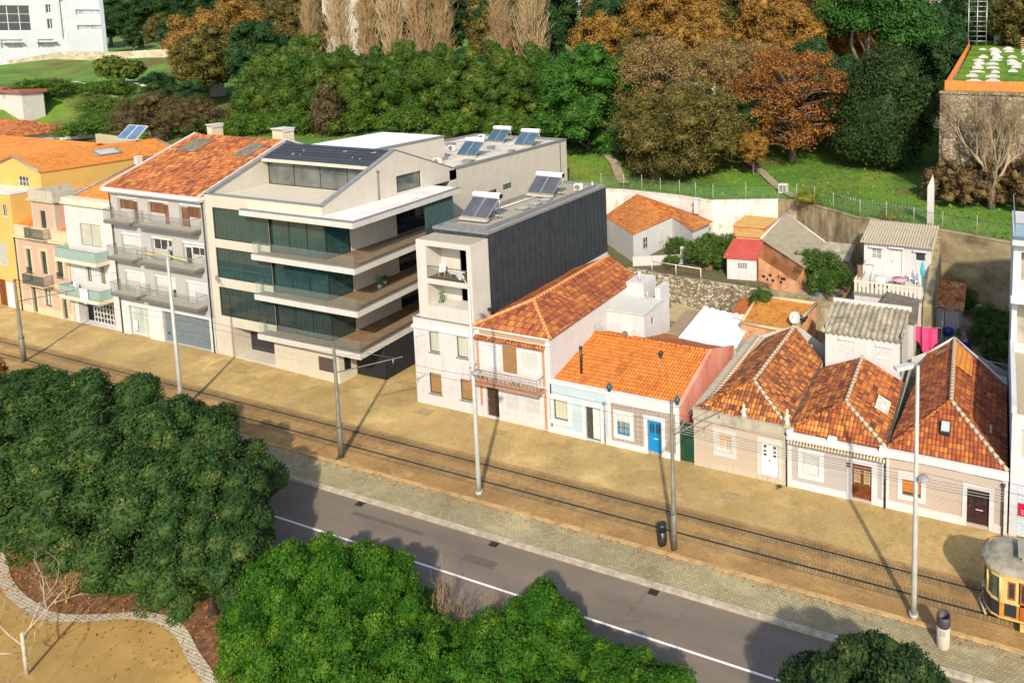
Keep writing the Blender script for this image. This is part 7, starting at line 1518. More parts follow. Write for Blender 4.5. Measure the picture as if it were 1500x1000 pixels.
mg = tree_proto('magnolia_tree', [(0, 0, 8, 5.4, 5, 6.4), (-2.6, -.5, 4.6, 4.2, 4, 4.2), (2.6, .3, 6.4, 3.6, 3.6, 5.2), (.6, 0, 13, 3.8, 3.6, 3.6), (-2.4, .5, 10.5, 3.4, 3.2, 3.6), (1.8, -1.6, 3.4, 3.2, 2.6, 3.0)], 7, .35, L_dark, 42000, .18, 200, clump=.5, per=16, inner=.78, ragged=.06)
put(mg, -14.6, 52.5, 'dark glossy-leaved tree standing against the old bastion wall')
pn = tree_proto('pine_tree', [(0, 0, 17.5, 6.5, 5.5, 2.6), (-6, 0, 19, 4.6, 4, 2.4), (6, 1, 18.5, 5, 4.4, 2.8), (9.5, 0, 15.6, 3.6, 3.4, 2.2), (2, 0, 21, 5.5, 5, 2.2), (-2, 0, 22.5, 4, 4, 2), (5.5, -1, 14.6, 3.6, 3.2, 1.6)], 18, .42, L_pine, 26000, .24, 210, clump=.6, per=24, inner=.55, up=.7, ragged=.1)
put(pn, -22.0, 80.0, 'tall spreading pine with bare leaning trunks above the dark glossy tree')
for i, (x, y, dx, lab) in enumerate(((-19.6, 78, 2.5, 'leaning dark pine trunk beside the tall spreading pine'),)):
    m = MB(); m.tube([(x, y, hz(x, y) - .5), (x - 2.0, y, 19), (x - 5, y, 26), (x - 4.5, y, 30)], [.5, .42, .3, .15], 8); m.tube([(x - 2.0, y, 19), (x + 1.5, y, 25), (x + 2.5, y, 29)], [.3, .25, .12], 7); tag(m.build('tree_trunk', M_bark), lab, 'tree')
au = tree_proto('broadleaf_tree', cauli(62, 70, 6.9, 8.4, 9.2, .20, -.85, .5)[1:], 13, .4, L_autumn, 26000, .15, 220, clump=.5, per=9, inner=0, ragged=.3, gaps=.15)
tw_ = bare('x', 19, 5, M_twig2, .8, .02, 5, 3, .3, .2); cc = tw_.children[1]; cc.name = 'branches'; cc.parent = au; bpy.data.objects.remove(tw_.children[0] if tw_.children else tw_); 
if 'x' in bpy.data.objects: bpy.data.objects.remove(bpy.data.objects['x'])
put(au, -27.6, 52.5, z=8.4, sc=(1.2, 1.1, 1.1), label='russet autumn tree with bare twigs showing, right of the olive-brown tree')
# ---- poplars: tall, narrow, bare and tan
def poplar(name, h, w, seed, mat):
    root = bpy.data.objects.new(name, None); COL.objects.link(root); LOC[root.name] = Vector((0, 0, 0)); rr = random.Random(seed)
    m = MB(); m.tube([(0, 0, -.5), (.1, 0, h * .4), (0, .1, h * .85)], [.35, .24, .08], 7); m.build('trunk', M_bark, root)
    b = MB()
    for i in range(95):
        z0 = h * rr.uniform(.12, .8); a = rr.uniform(0, 2 * PI); ln = h * rr.uniform(.18, .34) * (1.1 - z0 / h * .5); R = w * rr.uniform(.4, 1.) * (1 - (z0 / h) * .45)
        p0 = Vector((0, 0, z0)); p1 = Vector((R * .6 * math.cos(a), R * .6 * math.sin(a), z0 + ln * .4)); p2 = Vector((R * math.cos(a), R * math.sin(a), z0 + ln))
        b.tube([p0, p1, p2], [.07, .05, .025], 4, False)
        for k in range(9):
            t = rr.uniform(.2, 1.); s = p0.lerp(p1, t * 2) if t < .5 else p1.lerp(p2, t * 2 - 1); e = Vector((rr.gauss(0, .34), rr.gauss(0, .34), 1.)).normalized(); l = rr.uniform(1.2, 2.8)
            b.tube([s, s + e * l], [.03, .012], 3, False)
            for j in range(2): s2 = s + e * l * rr.uniform(.3, .9); e2 = Vector((rr.gauss(0, .4), rr.gauss(0, .4), 1.)).normalized(); b.tube([s2, s2 + e2 * rr.uniform(.7, 1.5)], [.02, .008], 3, False)
    b.build('branches', mat, root); return root
pop = [poplar('poplar', 24, 2.9, 61, plain('tan_twigs', (.46, .33, .17), .85, var=.25, scale=.3)), poplar('poplar', 22, 2.3, 62, plain('tan_twigs_2', (.40, .27, .13), .85, var=.25, scale=.3))]
M_pop = [(-135, 64, .95, 1, 'bare poplar at the left of the group behind the dark conifer'), (-126.6, 64, 1.1, 0, 'bare tan poplar in front of the pale building, left'), (-120.5, 65, 1.1, 1, 'bare tan poplar in front of the pale building, right'), (-112.8, 64, 1.25, 0, 'broad bare poplar above the hedge row, left of the pair'), (-107.3, 65, 1.2, 1, 'bare poplar right of the broad one'), (-100.2, 64, 1.0, 1, 'small bare poplar with pale stems near the middle'), (-86.7, 64, 1.1, 1, 'slim bare poplar left of the tall one'), (-76.8, 60, 1.22, 0, 'tall bare poplar reaching down to the hedge row, beside the round pine')]
for i, (x, y, s, k, lab) in enumerate(M_pop): put(pop[k], x, y, lab, group='bare poplars on the slope', rz=i * 1.9, sc=(s * 1.15, s * 1.15, s))
# ---- woodland behind: gold and green crowns
gd = tree_proto('broadleaf_tree', cauli(70, 40, 5.4, 7.6, 10.5, .27, -.7), 9, .35, L_gold, 22000, .19, 230, clump=.5, per=8, inner=.62, ragged=.15)
gd2 = tree_proto('broadleaf_tree', cauli(71, 40, 5.2, 7.0, 9.5, .27, -.7), 8, .35, L_olive, 22000, .19, 231, clump=.5, per=8, inner=.66, ragged=.15)
gr = tree_proto('evergreen_tree', cauli(72, 34, 4.8, 7.2, 9.0, .30, -.7), 8, .35, leafm('deep_green_leaves', [(.010, .030, .010), (.022, .060, .018), (.045, .095, .024), (.09, .13, .04)], scale=.4), 24000, .18, 232, clump=.42, per=8, inner=.68)
gn = [(gd, -73, 76, 1.05, 'golden tree behind the round pine, left'), (gr, -88, 76, 1.15, 'dark evergreen between the slim poplars'), (gd2, -62, 72, 1.0, 'olive tree behind the top of the round pine'), (gd, -66, 88, 1.35, 'golden tree at the top edge beyond the round pine top'), (gd, -56, 80, 1.25, 'golden tree right of the round pine top'), (gd, -50, 70, 1.05, 'golden-brown tree above the olive-brown tree'), (gd2, -51, 92, 1.4, 'brown tree near the white building at the top edge'), (gr, -44.5, 72, .9, 'dark evergreen between two golden trees'), (gd, -41, 84, 1.3, 'golden tree above the russet tree, left'), (gd, -35, 76, 1.2, 'golden tree above the russet tree, right'), (gr, -28.5, 68, .95, 'dark evergreen behind the russet tree'), (gr, -21.5, 60, .9, 'dark evergreen right of the russet tree'), (gd2, -36, 64, .8, 'olive tree between the olive-brown and russet trees'), (gd2, -46, 58, .85, 'brown twiggy tree behind the olive-brown tree top'), (gd, -31, 92, 1.4, 'golden tree at the top edge, right of centre'),
      (gr, -96, 74, 1.1, 'dark evergreen behind the small pale poplar'), (gr, -117, 71, 1.0, 'dark evergreen between the broad poplars and the left group'), (gd2, -92.5, 70, 1.05, 'brown-leaved tree between poplars'), (gr, -133, 58, .72, 'dark rounded conifer in front of the pale building'), (gd2, -139, 64, .95, 'bare brownish tree left of the dark conifer'), (gd, -146, 50, 1.0, 'russet-brown tree at the right end of the lawn, upper'), (gd2, -139, 46, .95, 'brown leafy tree right of the white hut'), (gr, -131, 50, 1.0, 'dark leafy tree beside the leftmost row tree'), (gd2, -150, 55, 1.05, 'brown tree overhanging the lawn'), (gr, -139, 38.5, .55, 'dark green bush below the brown lawn trees'), (gr, -131, 38.5, .5, 'dark green bush beside the row behind the grey house'),
      (gr, -12, 92, 1.25, 'dark evergreen behind the leaning pine trunks'), (gr, -17, 104, 1.4, 'evergreen at the top edge behind the spreading pine'), (gd2, -103, 84, 1.3, 'brown tree on the skyline left of the slim poplar'), (gr, -128, 78, 1.1, 'evergreen far behind the left poplars'), (gr, -262, 101, .55, 'dark rounded tree beyond the rising stone wall'), (gr, -252, 106, .7, 'evergreen at the top beyond the stone wall'), (gd2, -268, 112, .8, 'evergreen at the top edge beside the large white block'), (gd, -160, 66, 1.1, 'golden-brown tree near the top of the stone wall'), (gd2, -152, 74, 1.2, 'brown tree behind the golden-brown one near the stone wall'), (gd, -24, 112, 1.5, 'golden tree far behind the spreading pine'), (gd, -76, 104, 1.5, 'golden tree at the top edge beyond the pine and poplar'), (gr, -80, 88, 1.3, 'tall evergreen at the top edge right of the slim poplar')]
for i, (p, x, y, s, lab) in enumerate(gn): put(p, x, y, lab, group='mixed woodland trees', rz=i * 2.2, sc=s)
for i in range(22):
    px_ = -175 + i * 8.6; put((gr, gd2, gd, gr)[i % 4], px_ + 3 * math.sin(i * 2.7), 118 + 9 * math.sin(i * 1.7) + (i % 3) * 5, 'tree in the distant wood along the skyline', group='distant skyline trees', rz=i * 1.3, sc=(1.5, 1.5, 1.55))
for i in range(7): put(gr if i % 2 else gd2, -262 + i * 13, 135 + 7 * math.sin(i * 2.1), 'tree in the distant wood along the skyline', group='distant skyline trees', rz=i * 1.9, sc=(1.4, 1.4, 1.3))
for i, (x, y, q, lab) in enumerate(((-52.5, 50, .62, 'dark evergreen between the round pine and the twiggy brown tree'), (-33.2, 50, .6, 'dark evergreen filling the gap left of the russet tree'), (-19.8, 55, .8, 'dark evergreen between the russet and glossy-leaved trees'), (-67.5, 57, .75, 'dark evergreen left of the round pine'), (-25, 62, .9, 'tall evergreen right behind the russet tree'), (-30.5, 44.5, .34, 'low russet-edged bush under the russet tree'), (-49.0, 43.5, .42, 'dark bush at the left foot of the olive-brown tree'), (-45.5, 46, .55, 'dark evergreen behind the left of the olive-brown tree'))):
    put(gr if i != 5 else gd, x, y, lab, group='mixed woodland trees', rz=i * 2.0, sc=q)
for i in range(17): put((gr, gd2, gr)[i % 3], -425 + i * 13, 165 + 8 * math.sin(i * 2.1), 'tree in the distant wood along the skyline', group='distant skyline trees', rz=i * 1.7, sc=(1.9, 1.9, 1.6))
cn = tree_proto('conifer', [(0, 0, 2.2, 1.9, 1.9, 2.2), (0, 0, 4.2, 1.4, 1.4, 1.8), (0, 0, 5.8, .8, .8, 1.3)], 4, .12, L_scrub, 5000, .13, 240, per=16, inner=.7)
put(cn, -95.8, 35.8, 'small brownish cone-shaped tree in front of the hedge row', sc=1.25)
sr = tree_proto('shrub', cauli(80, 40, 4.4, 3.4, 3.0, .24, -.5), 2.5, .14, L_scrub, 18000, .11, 241, clump=.4, per=8, inner=.55, ragged=.35)
put(sr, -125.5, 29.5, 'big grey-brown scrub bush behind the tilted solar panel', 'shrub', sc=(1.25, 1.1, 1.15)); 
put(sr, -118.5, 31.5, 'brown scrub bush left of the grey house roof', 'shrub', sc=(.9, .9, .9), rz=2)
bt = tree_proto('shrub', lobeset(81, 6, 3.3, 2.2, 2.2), 1.4, .1, leafm('laurel', [(.02, .05, .008), (.07, .12, .015), (.15, .17, .03), (.20, .16, .04)], scale=.6), 6000, .2, 242, per=18)
put(bt, -176, 52, 'rounded yellow-green bush where the stone wall meets the lawn', 'shrub', sc=1.35)
# bare willow in front of the bastion wall
wl = bare('bare_tree', 13, 77, M_twig, .50, .3, 6, 3, .36, .25)
put(wl, -.6, 37.5, 'bare tan pollard tree in front of the bastion wall at the right', z=9.3, sc=(1.15, 1.15, 1.1))
# climbing growth on the bastion wall foot
iv = tree_proto('shrub', cauli(82, 26, 2.8, 2.6, 2.0, .26, -.5), 1.2, .08, leafm('dry_creeper', [(.05, .035, .018), (.13, .085, .035), (.22, .14, .06), (.12, .14, .04)], scale=.9), 4500, .13, 243, per=16, ragged=.2)
for i, (x, y, s, lab) in enumerate(((-5.2, 39.3, 1.0, 'dry creeper at the left foot of the bastion wall'), (-2.0, 38.8, 1.1, 'dry creeper in the middle of the bastion wall foot'), (3, 38.5, 1.2, 'dark bush behind the bare pollard tree'))): put(iv, x, y, lab, 'shrub', 'bushes at the bastion foot', rz=i, sc=s)
# garden shrubs
sg = tree_proto('shrub', cauli(83, 22, 1.6, 1.15, 1.15, .27, -.5), .9, .05, leafm('garden_leaves', [(.015, .05, .008), (.04, .10, .015), (.09, .15, .025), (.20, .19, .05)], scale=1.2), 6000, .075, 244, clump=.3, per=9, inner=.5, ragged=.35, gaps=.15)
for i, (x, y, z, s, lab) in enumerate(((-30.3, 29.0, 4, .95, 'palm-like shrub against the white high wall'), (-27.3, 27.4, 4, 1.2, 'leafy shrub left of the small red-roofed shed'), (-29.6, 25.0, 4, 1.2, 'low green shrub on the terrace garden'), (-27.0, 24.6, 4, 1.0, 'green shrub beside the white shed wall'), (-32.0, 23.4, 4, .6, 'small shrub behind the lattice fence'), (-15.6, 22.6, 3.6, .95, 'green bush at the foot of the terrace house steps'), (-17.6, 26.2, 3.6, 1.25, 'dark leafy bush beside the fibre-cement shed'), (-15.9, 25.2, 3.6, 1.3, 'tall flowering bush in the hanging garden'), (-14.2, 24.2, 3.6, .9, 'bush beside the terrace balustrade'), (-.2, 22.0, 2, 1.1, 'green vine bed beside the white side wall, far end'), (-.1, 19.5, 2, 1.0, 'green vine bed beside the white side wall, middle'), (.2, 16.6, 2, .8, 'green vine bed beside the white side wall, near end'), (-2.6, 26.6, 2, .9, 'shrub at the foot of the tan wall'), (-5.6, 15.6, 2.0, .55, 'small bush in a pot corner behind the pink towel'), (-30.9, 18.8, .4, .6, 'climbing plant on the rubble wall'), (-20.2, 17.9, 3.6, .7, 'dark bush on the rubble wall beside the red-orange tiles'), (-12.4, 15.6, .6, .7, 'green plant in the gap beside the orange shed'), (-33.6, 27.6, 4, .8, 'shrub at the corner of the far white house'))):
    put(sg, x, y, lab, 'shrub', 'yard shrubs', z=z, rz=i * 1.1, sc=s)
fl = tree_proto('shrub', lobeset(84, 6, 1.6, .9, .9), .7, .05, L_yel, 2600, .09, 245, per=14)
put(fl, -20.3, 34.6, 'yellow-green flowering shrub on top of the high wall', 'shrub', z=8.9, sc=1.0); put(fl, -10.6, 31.2, 'low shrub under the razor coil on the high wall', 'shrub', z=8.7, sc=.8, rz=1)
# thin bare bushes in the foreground
bs = bare('bare_shrub', 4.2, 90, plain('dry_twigs', (.40, .27, .12), .9, var=.3), .7, .25, 4, 3, .06, .1)
for i, (x, y, s, lab) in enumerate(((-24.1, -16.1, 1.0, 'bare twiggy bush at the road edge, left one'), (-22.3, -15.9, .95, 'bare twiggy bush at the road edge, right one'), (-44.4, -20.6, .62, 'dry straggly bush on the mulch beside the cobble border'))): put(bs, x, y, lab, 'shrub', 'bare bushes', z=-.05, rz=i, sc=s)
bb = bare('bare_tree', 6.3, 95, plain('silver_twigs', (.42, .36, .26), .9, var=.2), .9, .02, 6, 2, .065, .4)
put(bb, -41.0, -23.6, 'slender leafless tree standing on the park path at the lower left', z=-.05, sc=(1.0, 1.0, .85))
# fallen leaves, nobody could count them
rng = np.random.default_rng(5); n = 5200; C = np.zeros((n, 3)); C[:, 0] = rng.uniform(-60, -20, n); yy = np.array([np.interp(x, [c[0] for c in cv], [c[1] for c in cv]) for x in C[:, 0]]); C[:, 1] = yy + np.where(rng.random(n) < .8, rng.uniform(.1, 4.2, n), -rng.exponential(1.6, n)); C[:, 2] = .02
k = 500; C[:k, 0] = rng.uniform(-45, 5, k); C[:k, 1] = -7.8 - rng.exponential(.25, k); C[:k, 2] = .03
N = rng.normal(size=(n, 3)) * .35 + np.array([0, 0, 1.]); N /= np.linalg.norm(N, axis=1)[:, None]
me = leaf_mesh('fallen_leaves', C, N, rng.uniform(.04, .09, n), leafm('fallen_leaf_brown', [(.10, .035, .012), (.26, .09, .02), (.42, .17, .035), (.16, .08, .03)], trans=0, scale=3))
o = bpy.data.objects.new('fallen_leaves', me); COL.objects.link(o); tag(o, 'brown and orange leaves fallen on the mulch and path', 'leaves', kind='stuff')
# rough grass tufts on the slope
rng = np.random.default_rng(9); pts = []
while len(pts) < 15000:
    x = rng.uniform(-190, 8); y = rng.uniform(12, 75)
    if y < wally(x) + .3: continue
    if x < -46 and (y < 33 or abs(y - 45) > 30): continue
    if rng.random() > math.exp(-((y - wally(x)) / (22 if x > -46 else 60))): continue
    pts.append((x, y, hz(x, y) + .08))
C = np.array(pts); N = rng.normal(size=C.shape); N[:, 2] *= .4; N /= np.linalg.norm(N, axis=1)[:, None]
me = leaf_mesh('grass', C, N, rng.uniform(.10, .28, len(C)), m_grass, aspect=.5); o = bpy.data.objects.new('grass', me); COL.objects.link(o); tag(o, 'rough bright green grass on the park slope', 'grass', kind='stuff')
# ================================================================== far buildings, walls, cemetery
def far_block(name, x0, x1, y0, y1, z0, z1, label, wins, mat=None, rot=0., roof=None, cols=None, wsize=(1.6, 1.4)):
    t = thing('building' if name is None else name, ((x0 + x1) / 2, y0, z0), label, 'building')
    m = MB(); fr = []; rt = []
    nx, nz = wins; W, Hh = wsize
    for i in range(nx):
        for k in range(nz):
            cx = x0 + (x1 - x0) * (i + .5) / nx; cz = z0 + 1.6 + (z1 - z0 - 1.2) * (k + .35) / nz; fr.append((cx - W / 2, cx + W / 2, cz, cz + Hh))
    shell(m, x0, x1, y0, y1, z0 - 3, z1, front=fr, depth=.25); m.face([(x0, y0, z1), (x1, y0, z1), (x1, y1, z1), (x0, y1, z1)]); m.build('wall', mat or M_white, t)
    MB().box(x0 - .2, x1 + .2, y0 - .2, y1 + .2, z1 + .01, z1 + .35).build('roof', roof or M_conlight, t)
    for h in fr: window(t, *h, O=(0, y0, 0), depth=.25, bars=(1, 0), t=.1)
    t.rotation_euler = (0, 0, rot)
    return t
# white block at the top left (long glazed bay, strip windows)
t = thing('building', (-340, 92, 21), 'large white block at the top left with a gridded glazed bay and strip windows', 'building')
x0, y0 = -284.2, 105.4; U = Vector((.41, .91, 0)).normalized()
def P_(u, d=0): return Vector((x0, y0, 0)) + U * u + Vector((-U.y, U.x, 0)) * d
N = Vector((U.y, -U.x, 0)); O = (x0, y0, 0)
bay = (-32, -17, 29.6, 37.6); H = [bay, (-13.5, -12.2, 35.3, 38), (-13.5, -12.2, 30.2, 33.4), (-6.7, -.8, 34.8, 36.5), (-6.7, -.8, 29.8, 31.4), (-24, -19.3, 24.2, 27.0), (-16, -12.4, 24.2, 27.0), (-30, -26, 24.2, 27.0), (-10.3, -9.4, 27, 39.5)]
m = MB(); m.wall(O, U, -70, 0, 15, 44, H, .6); m.wall(P_(0), Vector((-U.y, U.x, 0)), 0, 25, 15, 44); m.face([P_(-70) + Vector((0, 0, 44)), P_(0) + Vector((0, 0, 44)), P_(0, 25) + Vector((0, 0, 44)), P_(-70, 25) + Vector((0, 0, 44))]); m.build('wall', plaster('cool_white_block', (.50, .52, .55), (.34, .34, .34), .4, scale=.2), t)
for h in H: window(t, *h, O=O, U=U, N=N, bars=(5, 2) if h is bay else (1, 0), depth=.5, t=.2, glass=glassm('navy_pane', (.015, .035, .05), .1) if h is bay or h[0] == -13.5 else glassm('blue_grey_panel', (.34, .38, .42), .3))
p = MB(); [p.obox(P_(u, -.8) + Vector((0, 0, 26.2)), U * 2.2, N * .8, (0, 0, .12)) for u in (-28, -21.6, -14.2)]; p.build('awning', M_conlight, t)
MB().obox(P_(-.5, -.3) + Vector((0, 0, 29.5)), U * .5, N * .25, (0, 0, 14.5)).build('corner_pier', plain('grey_pier', (.36, .39, .43), .7), t)
# rising rubble wall across the lawn
def ribbon_wall(pts, h, mat, label, th=.5, name='stone_wall', drop=2.):
    m = MB()
    for (a, b, z0), (c, d, z1) in zip(pts, pts[1:]):
        n = Vector((-(d - b), c - a, 0)).normalized() * th; v = lambda x, y, z: (x, y, z)
        m.face([(a, b, z0 - drop), (c, d, z1 - drop), (c, d, z1 + h), (a, b, z0 + h)]); m.face([(a, b, z0 + h), (c, d, z1 + h), (c + n.x, d + n.y, z1 + h), (a + n.x, b + n.y, z0 + h)]); m.face([(c + n.x, d + n.y, z1 - drop), (a + n.x, b + n.y, z0 - drop), (a + n.x, b + n.y, z0 + h), (c + n.x, d + n.y, z1 + h)])
    return tag(m.build(name, mat), label, 'wall')
M_far = oldwall('far_stone', [(.3, (.22, .18, .12)), (.5, (.44, .37, .26)), (.7, (.60, .53, .40))], scale=.5, streak=(1, 1, 1.5), bump=.8)
def H3(x, y): return (x, y, hz(x, y))
ribbon_wall([H3(-330, 88), H3(-290, 84), H3(-260, 82), H3(-238, 84), H3(-225, 90), H3(-215, 98), H3(-205, 104)], 2.2, M_far, 'long rubble stone wall rising along the back of the green lawn')
ribbon_wall([H3(-190, 44), H3(-176, 43), H3(-165, 43), H3(-154, 42), H3(-145, 43.5)], 1.0, M_far, 'low retaining wall at the front edge of the green lawn', drop=3)
ribbon_wall([H3(-150, 33), H3(-140, 34), H3(-130, 36)], 1.0, M_far, 'pale stone bank wall above the white yard walls', drop=3)
m = MB()
for a, b in (((-222, 72), (-178, 56)), ((-205, 58), (-150, 50))):
    for i in range(24):
        p, q = [Vector((a[0] + (b[0] - a[0]) * t_, a[1] + (b[1] - a[1]) * t_, 0)) for t_ in (i / 24, (i + 1) / 24)]
        m.face([(p.x, p.y - .45, hz(p.x, p.y) + .22), (q.x, q.y - .45, hz(q.x, q.y) + .22), (q.x, q.y + .45, hz(q.x, q.y) + .26), (p.x, p.y + .45, hz(p.x, p.y) + .26)])
m.build('lawn_path', plain('pale_path', (.55, .52, .42), .9), kind='structure')
# houses left edge, mid distance
t = thing('house', (-178, 33, 12), 'old white-walled house with a flat red roof at the left edge', 'house'); m = MB(); shell(m, -205, -166, 32, 35, 8, 18.2, front=[(-186, -184, 14.6, 17), (-181, -179.6, 14.4, 16.6), (-190, -188, 11, 13)]); m.build('wall', M_white2, t); MB().box(-205.5, -165.6, 31.5, 35.4, 18.2, 18.7).build('roof', plain('red_sheet_old', (.34, .09, .06), .8), t)
for h in ((-186, -184, 14.6, 17), (-181, -179.6, 14.4, 16.6), (-190, -188, 11, 13)): window(t, *h, O=(0, 32, 0))
MB().box(-172, -161, 30, 32, 8, 13.2).build('yard_wall', M_stain, t)
t = thing('house', (-158, 24, 10), 'low house with mottled red-brown hipped roof beyond the amber roofs', 'house'); m = MB(); shell(m, -180, -148.5, 22, 31, 6, 12.6, front=[(-156, -154.6, 10, 11.8)]); m.build('wall', M_white2, t); r = MB(); a, b, z = -181, -148, 12.6
for f in (((a, 21.5, z), (b, 21.5, z), (b - 5, 26.5, 14.6), (a, 26.5, 14.6)), ((b, 21.5, z), (b, 31.5, z), (b - 5, 26.5, 14.6)), ((b, 31.5, z), (a, 31.5, z), (a, 26.5, 14.6), (b - 5, 26.5, 14.6))): slabroof(r, f, .15)
r.build('roof', M_rust, t); window(t, -156, -154.6, 10, 11.8, O=(0, 22, 0))
m = MB(); m.prism([(-149, 31), (-136, 34), (-136, 34.4), (-149, 31.4)], 8, 12.9); m.prism([(-146, 27.5), (-137.5, 31), (-137.6, 31.5), (-146.2, 28)], 8, 12.4); tag(m.build('yard_wall', M_white2), 'white yard walls below the bramble bank', 'wall')
m = MB(); m.prism([(-119, 19), (-106, 17.5), (-106, 17.9), (-119, 19.4)], 8, 14.9); tag(m.build('yard_wall', plaster('ochre_yard_wall', (.50, .42, .24), amount=.6)), 'ochre yard wall behind the amber roof ridge', 'wall')
# pale buildings showing between trees on the skyline
far_block(None, -200, -168, 118, 132, 20, 46, 'pale multi-storey building behind the left poplars', (6, 5), plaster('warm_white_block', (.48, .44, .38), amount=.4, scale=.2))
far_block(None, -268, -222, 150, 165, 30, 46, 'long white building on the skyline above the brown lawn trees', (9, 3), plaster('warm_white_block', (.66, .62, .56)))
far_block(None, -95, -50, 135, 150, 20, 46, 'white building glimpsed above the golden trees', (9, 5), M_white)
far_block(None, -36, -14, 140, 152, 18, 44, 'pale building behind the spreading pine', (5, 4), plaster('warm_white_block', (.66, .62, .56)))
t = thing('outbuilding', (-41.5, 49, 10), 'pale hut with a flat top showing above the olive-brown tree', 'outbuilding'); m = MB(); shell(m, -44.4, -39.2, 49, 52.4, 9, 21.0, front=[(-43.4, -42.2, 13, 15)]); m.face([(-44.4, 49, 21), (-39.2, 49, 21), (-39.2, 52.4, 21), (-44.4, 52.4, 21)]); m.build('wall', M_chalk, t)
window(t, -43.4, -42.2, 13, 15, O=(0, 49, 0))
t = thing('outbuilding', (-150, 50, 17), 'small white hut behind the brown lawn trees', 'outbuilding'); m = MB(); shell(m, -154, -148.5, 52, 55, 16, 20.6, front=[(-152, -151, 17.5, 19.5)]); m.build('wall', M_white, t); MB().box(-154.2, -148.3, 51.8, 55.2, 20.6, 20.8).build('roof', M_conlight, t); window(t, -152, -151, 17.5, 19.5, O=(0, 52, 0))
# bastion with cemetery
m = MB(); B0 = [(-6.4, 40.0), (30, 40.0), (30, 40.8), (-5.6, 40.8)]
m.prism([(-6.4, 40), (30, 40), (30, 40.9), (-6.4, 40.9)], 7, 21.5); m.prism([(-6.4, 40.9), (-5.5, 40.9), (-6.5, 120), (-7.4, 120)], 7, [21.5, 21.5, 25, 25]); m.prism([(-6.5, 39.85), (30, 39.85), (30, 41.0), (-6.5, 41.0)], 21.5, 21.75)
tag(m.build('bastion_wall', oldwall('bastion_stone', [(.28, (.04, .028, .014)), (.40, (.12, .08, .04)), (.52, (.22, .15, .08)), (.62, (.40, .31, .20)), (.72, (.10, .11, .03)), (.82, (.26, .18, .10))], scale=.45, streak=(1, 1, 1), bump=1., stone=.3)), 'tall mossy stone bastion wall below the cemetery', 'wall')
def cz(y): return 21.5 + (y - 41) * .0535
m = MB()
for i in range(16):
    a, b = 40.9 + i * 5, 45.9 + i * 5; m.face([(-5.6, a, cz(a)), (40, a, cz(a)), (40, b, cz(b)), (-5.6, b, cz(b))])
m.build('cemetery_lawn', m_grass, kind='structure')
f = thing('barrier_fence', (0, 41.3, 21.6), 'orange safety barrier round the near corner of the cemetery', 'fence'); m = MB(); m.face([(-6, 41.2, 21.8), (12, 41.2, 21.8), (12, 41.2, 22.9), (-6, 41.2, 22.9)])
for i in range(12): a, b = 41.2 + i * 5, 46.2 + i * 5; m.face([(-5.9, a, cz(a) + .1), (-5.9, b, cz(b) + .1), (-5.9, b, cz(b) + 1.3), (-5.9, a, cz(a) + 1.3)])
m.build('mesh_sheet', plain('safety_orange', (.80, .20, .03), .7, var=.25), f); m = MB(); [m.tube([(-6 + i * 2, 41.25, 21.6), (-6 + i * 2, 41.25, 23.1)], .04, 5) for i in range(10)]; m.build('post', M_iron, f)
rr = random.Random(8); gp = None; k = 0
M_gr = plaster('grave_stone', (.50, .49, .47), amount=.5)
names_r = ['front', 'second', 'third', 'fourth', 'fifth', 'sixth', 'seventh', 'eighth', 'ninth', 'tenth', 'rear']; names_c = ['first', 'second', 'third', 'fourth', 'fifth']
for r_ in range(11):
    for c_ in range(5):
        y = 46.5 + r_ * 5.2 + rr.uniform(-.3, .3); x = -3.4 + c_ * 2.5 + rr.uniform(-.25, .25); z = cz(y)
        if gp is None:
            gp = thing('grave', (x, y, z), 'pale grave slab in the front row of the cemetery, first from the left', 'grave', 'graves in the cemetery')
            MB().box(x - .95, x + .95, y - .7, y + .7, z - .1, z + .16).box(x - .7, x + .7, y - .5, y + .5, z + .162, z + .24).build('slab', M_gr, gp); MB().box(x - .45, x + .45, y + .55, y + .68, z + .162, z + .36).build('headstone', M_gr, gp)
        elif rr.random() < .16: continue
        else: place_copy(gp, (x + rr.uniform(-.4, .4), y + rr.uniform(-.8, .8), z), rr.uniform(-.06, .06), (rr.uniform(.6, 1.1), rr.uniform(.8, 1.2), rr.uniform(.6, 1.5)), 'pale grave slab in the %s row of the cemetery, %s from the left' % (names_r[r_], names_c[c_]))
t = thing('site_hut', (8, 112, 25), 'long cream site building with a green roof edge behind the graves', 'building'); MB().box(-1.5, 26, 110, 118, 24, 29.0).build('wall', plaster('cream_site_wall', (.62, .60, .50), amount=.1), t); MB().box(-1.8, 26.3, 109.7, 118.3, 29.0, 29.9).build('roof', plain('grey_green_fascia', (.26, .33, .30), .6), t)
m = MB(); rows = [(x, z) for x in (1.6, 2.0) for z in range(0)]; t = thing('scaffolding', (-4, 108, 25), 'grey scaffolding tower at the left end of the cream site building', 'scaffolding'); 
for x in (-6.5, -4.8, -3.0):
    for y in (107.5, 109): m.tube([(x, y, 23), (x, y, 35)], .09, 5)
for z in range(24, 36, 1):
    m.tube([(-6.5, 107.5, z), (-3, 107.5, z)], .07, 4); m.tube([(-6.5, 109, z), (-3, 109, z)], .07, 4)
m.build('frame', plain('galvanised', (.42, .43, .42), .4, .6), t); m = MB(); [m.box(-6.5, -3, 107.5, 109, z, z + .08) for z in (26, 28, 30, 32, 34)]; m.build('platform', M_conc, t)
far_block(None, -2, 40, 135, 150, 24, 44, 'pale apartment block above the site building at the top right', (8, 6), plaster('cool_white_block', (.74, .76, .80)))
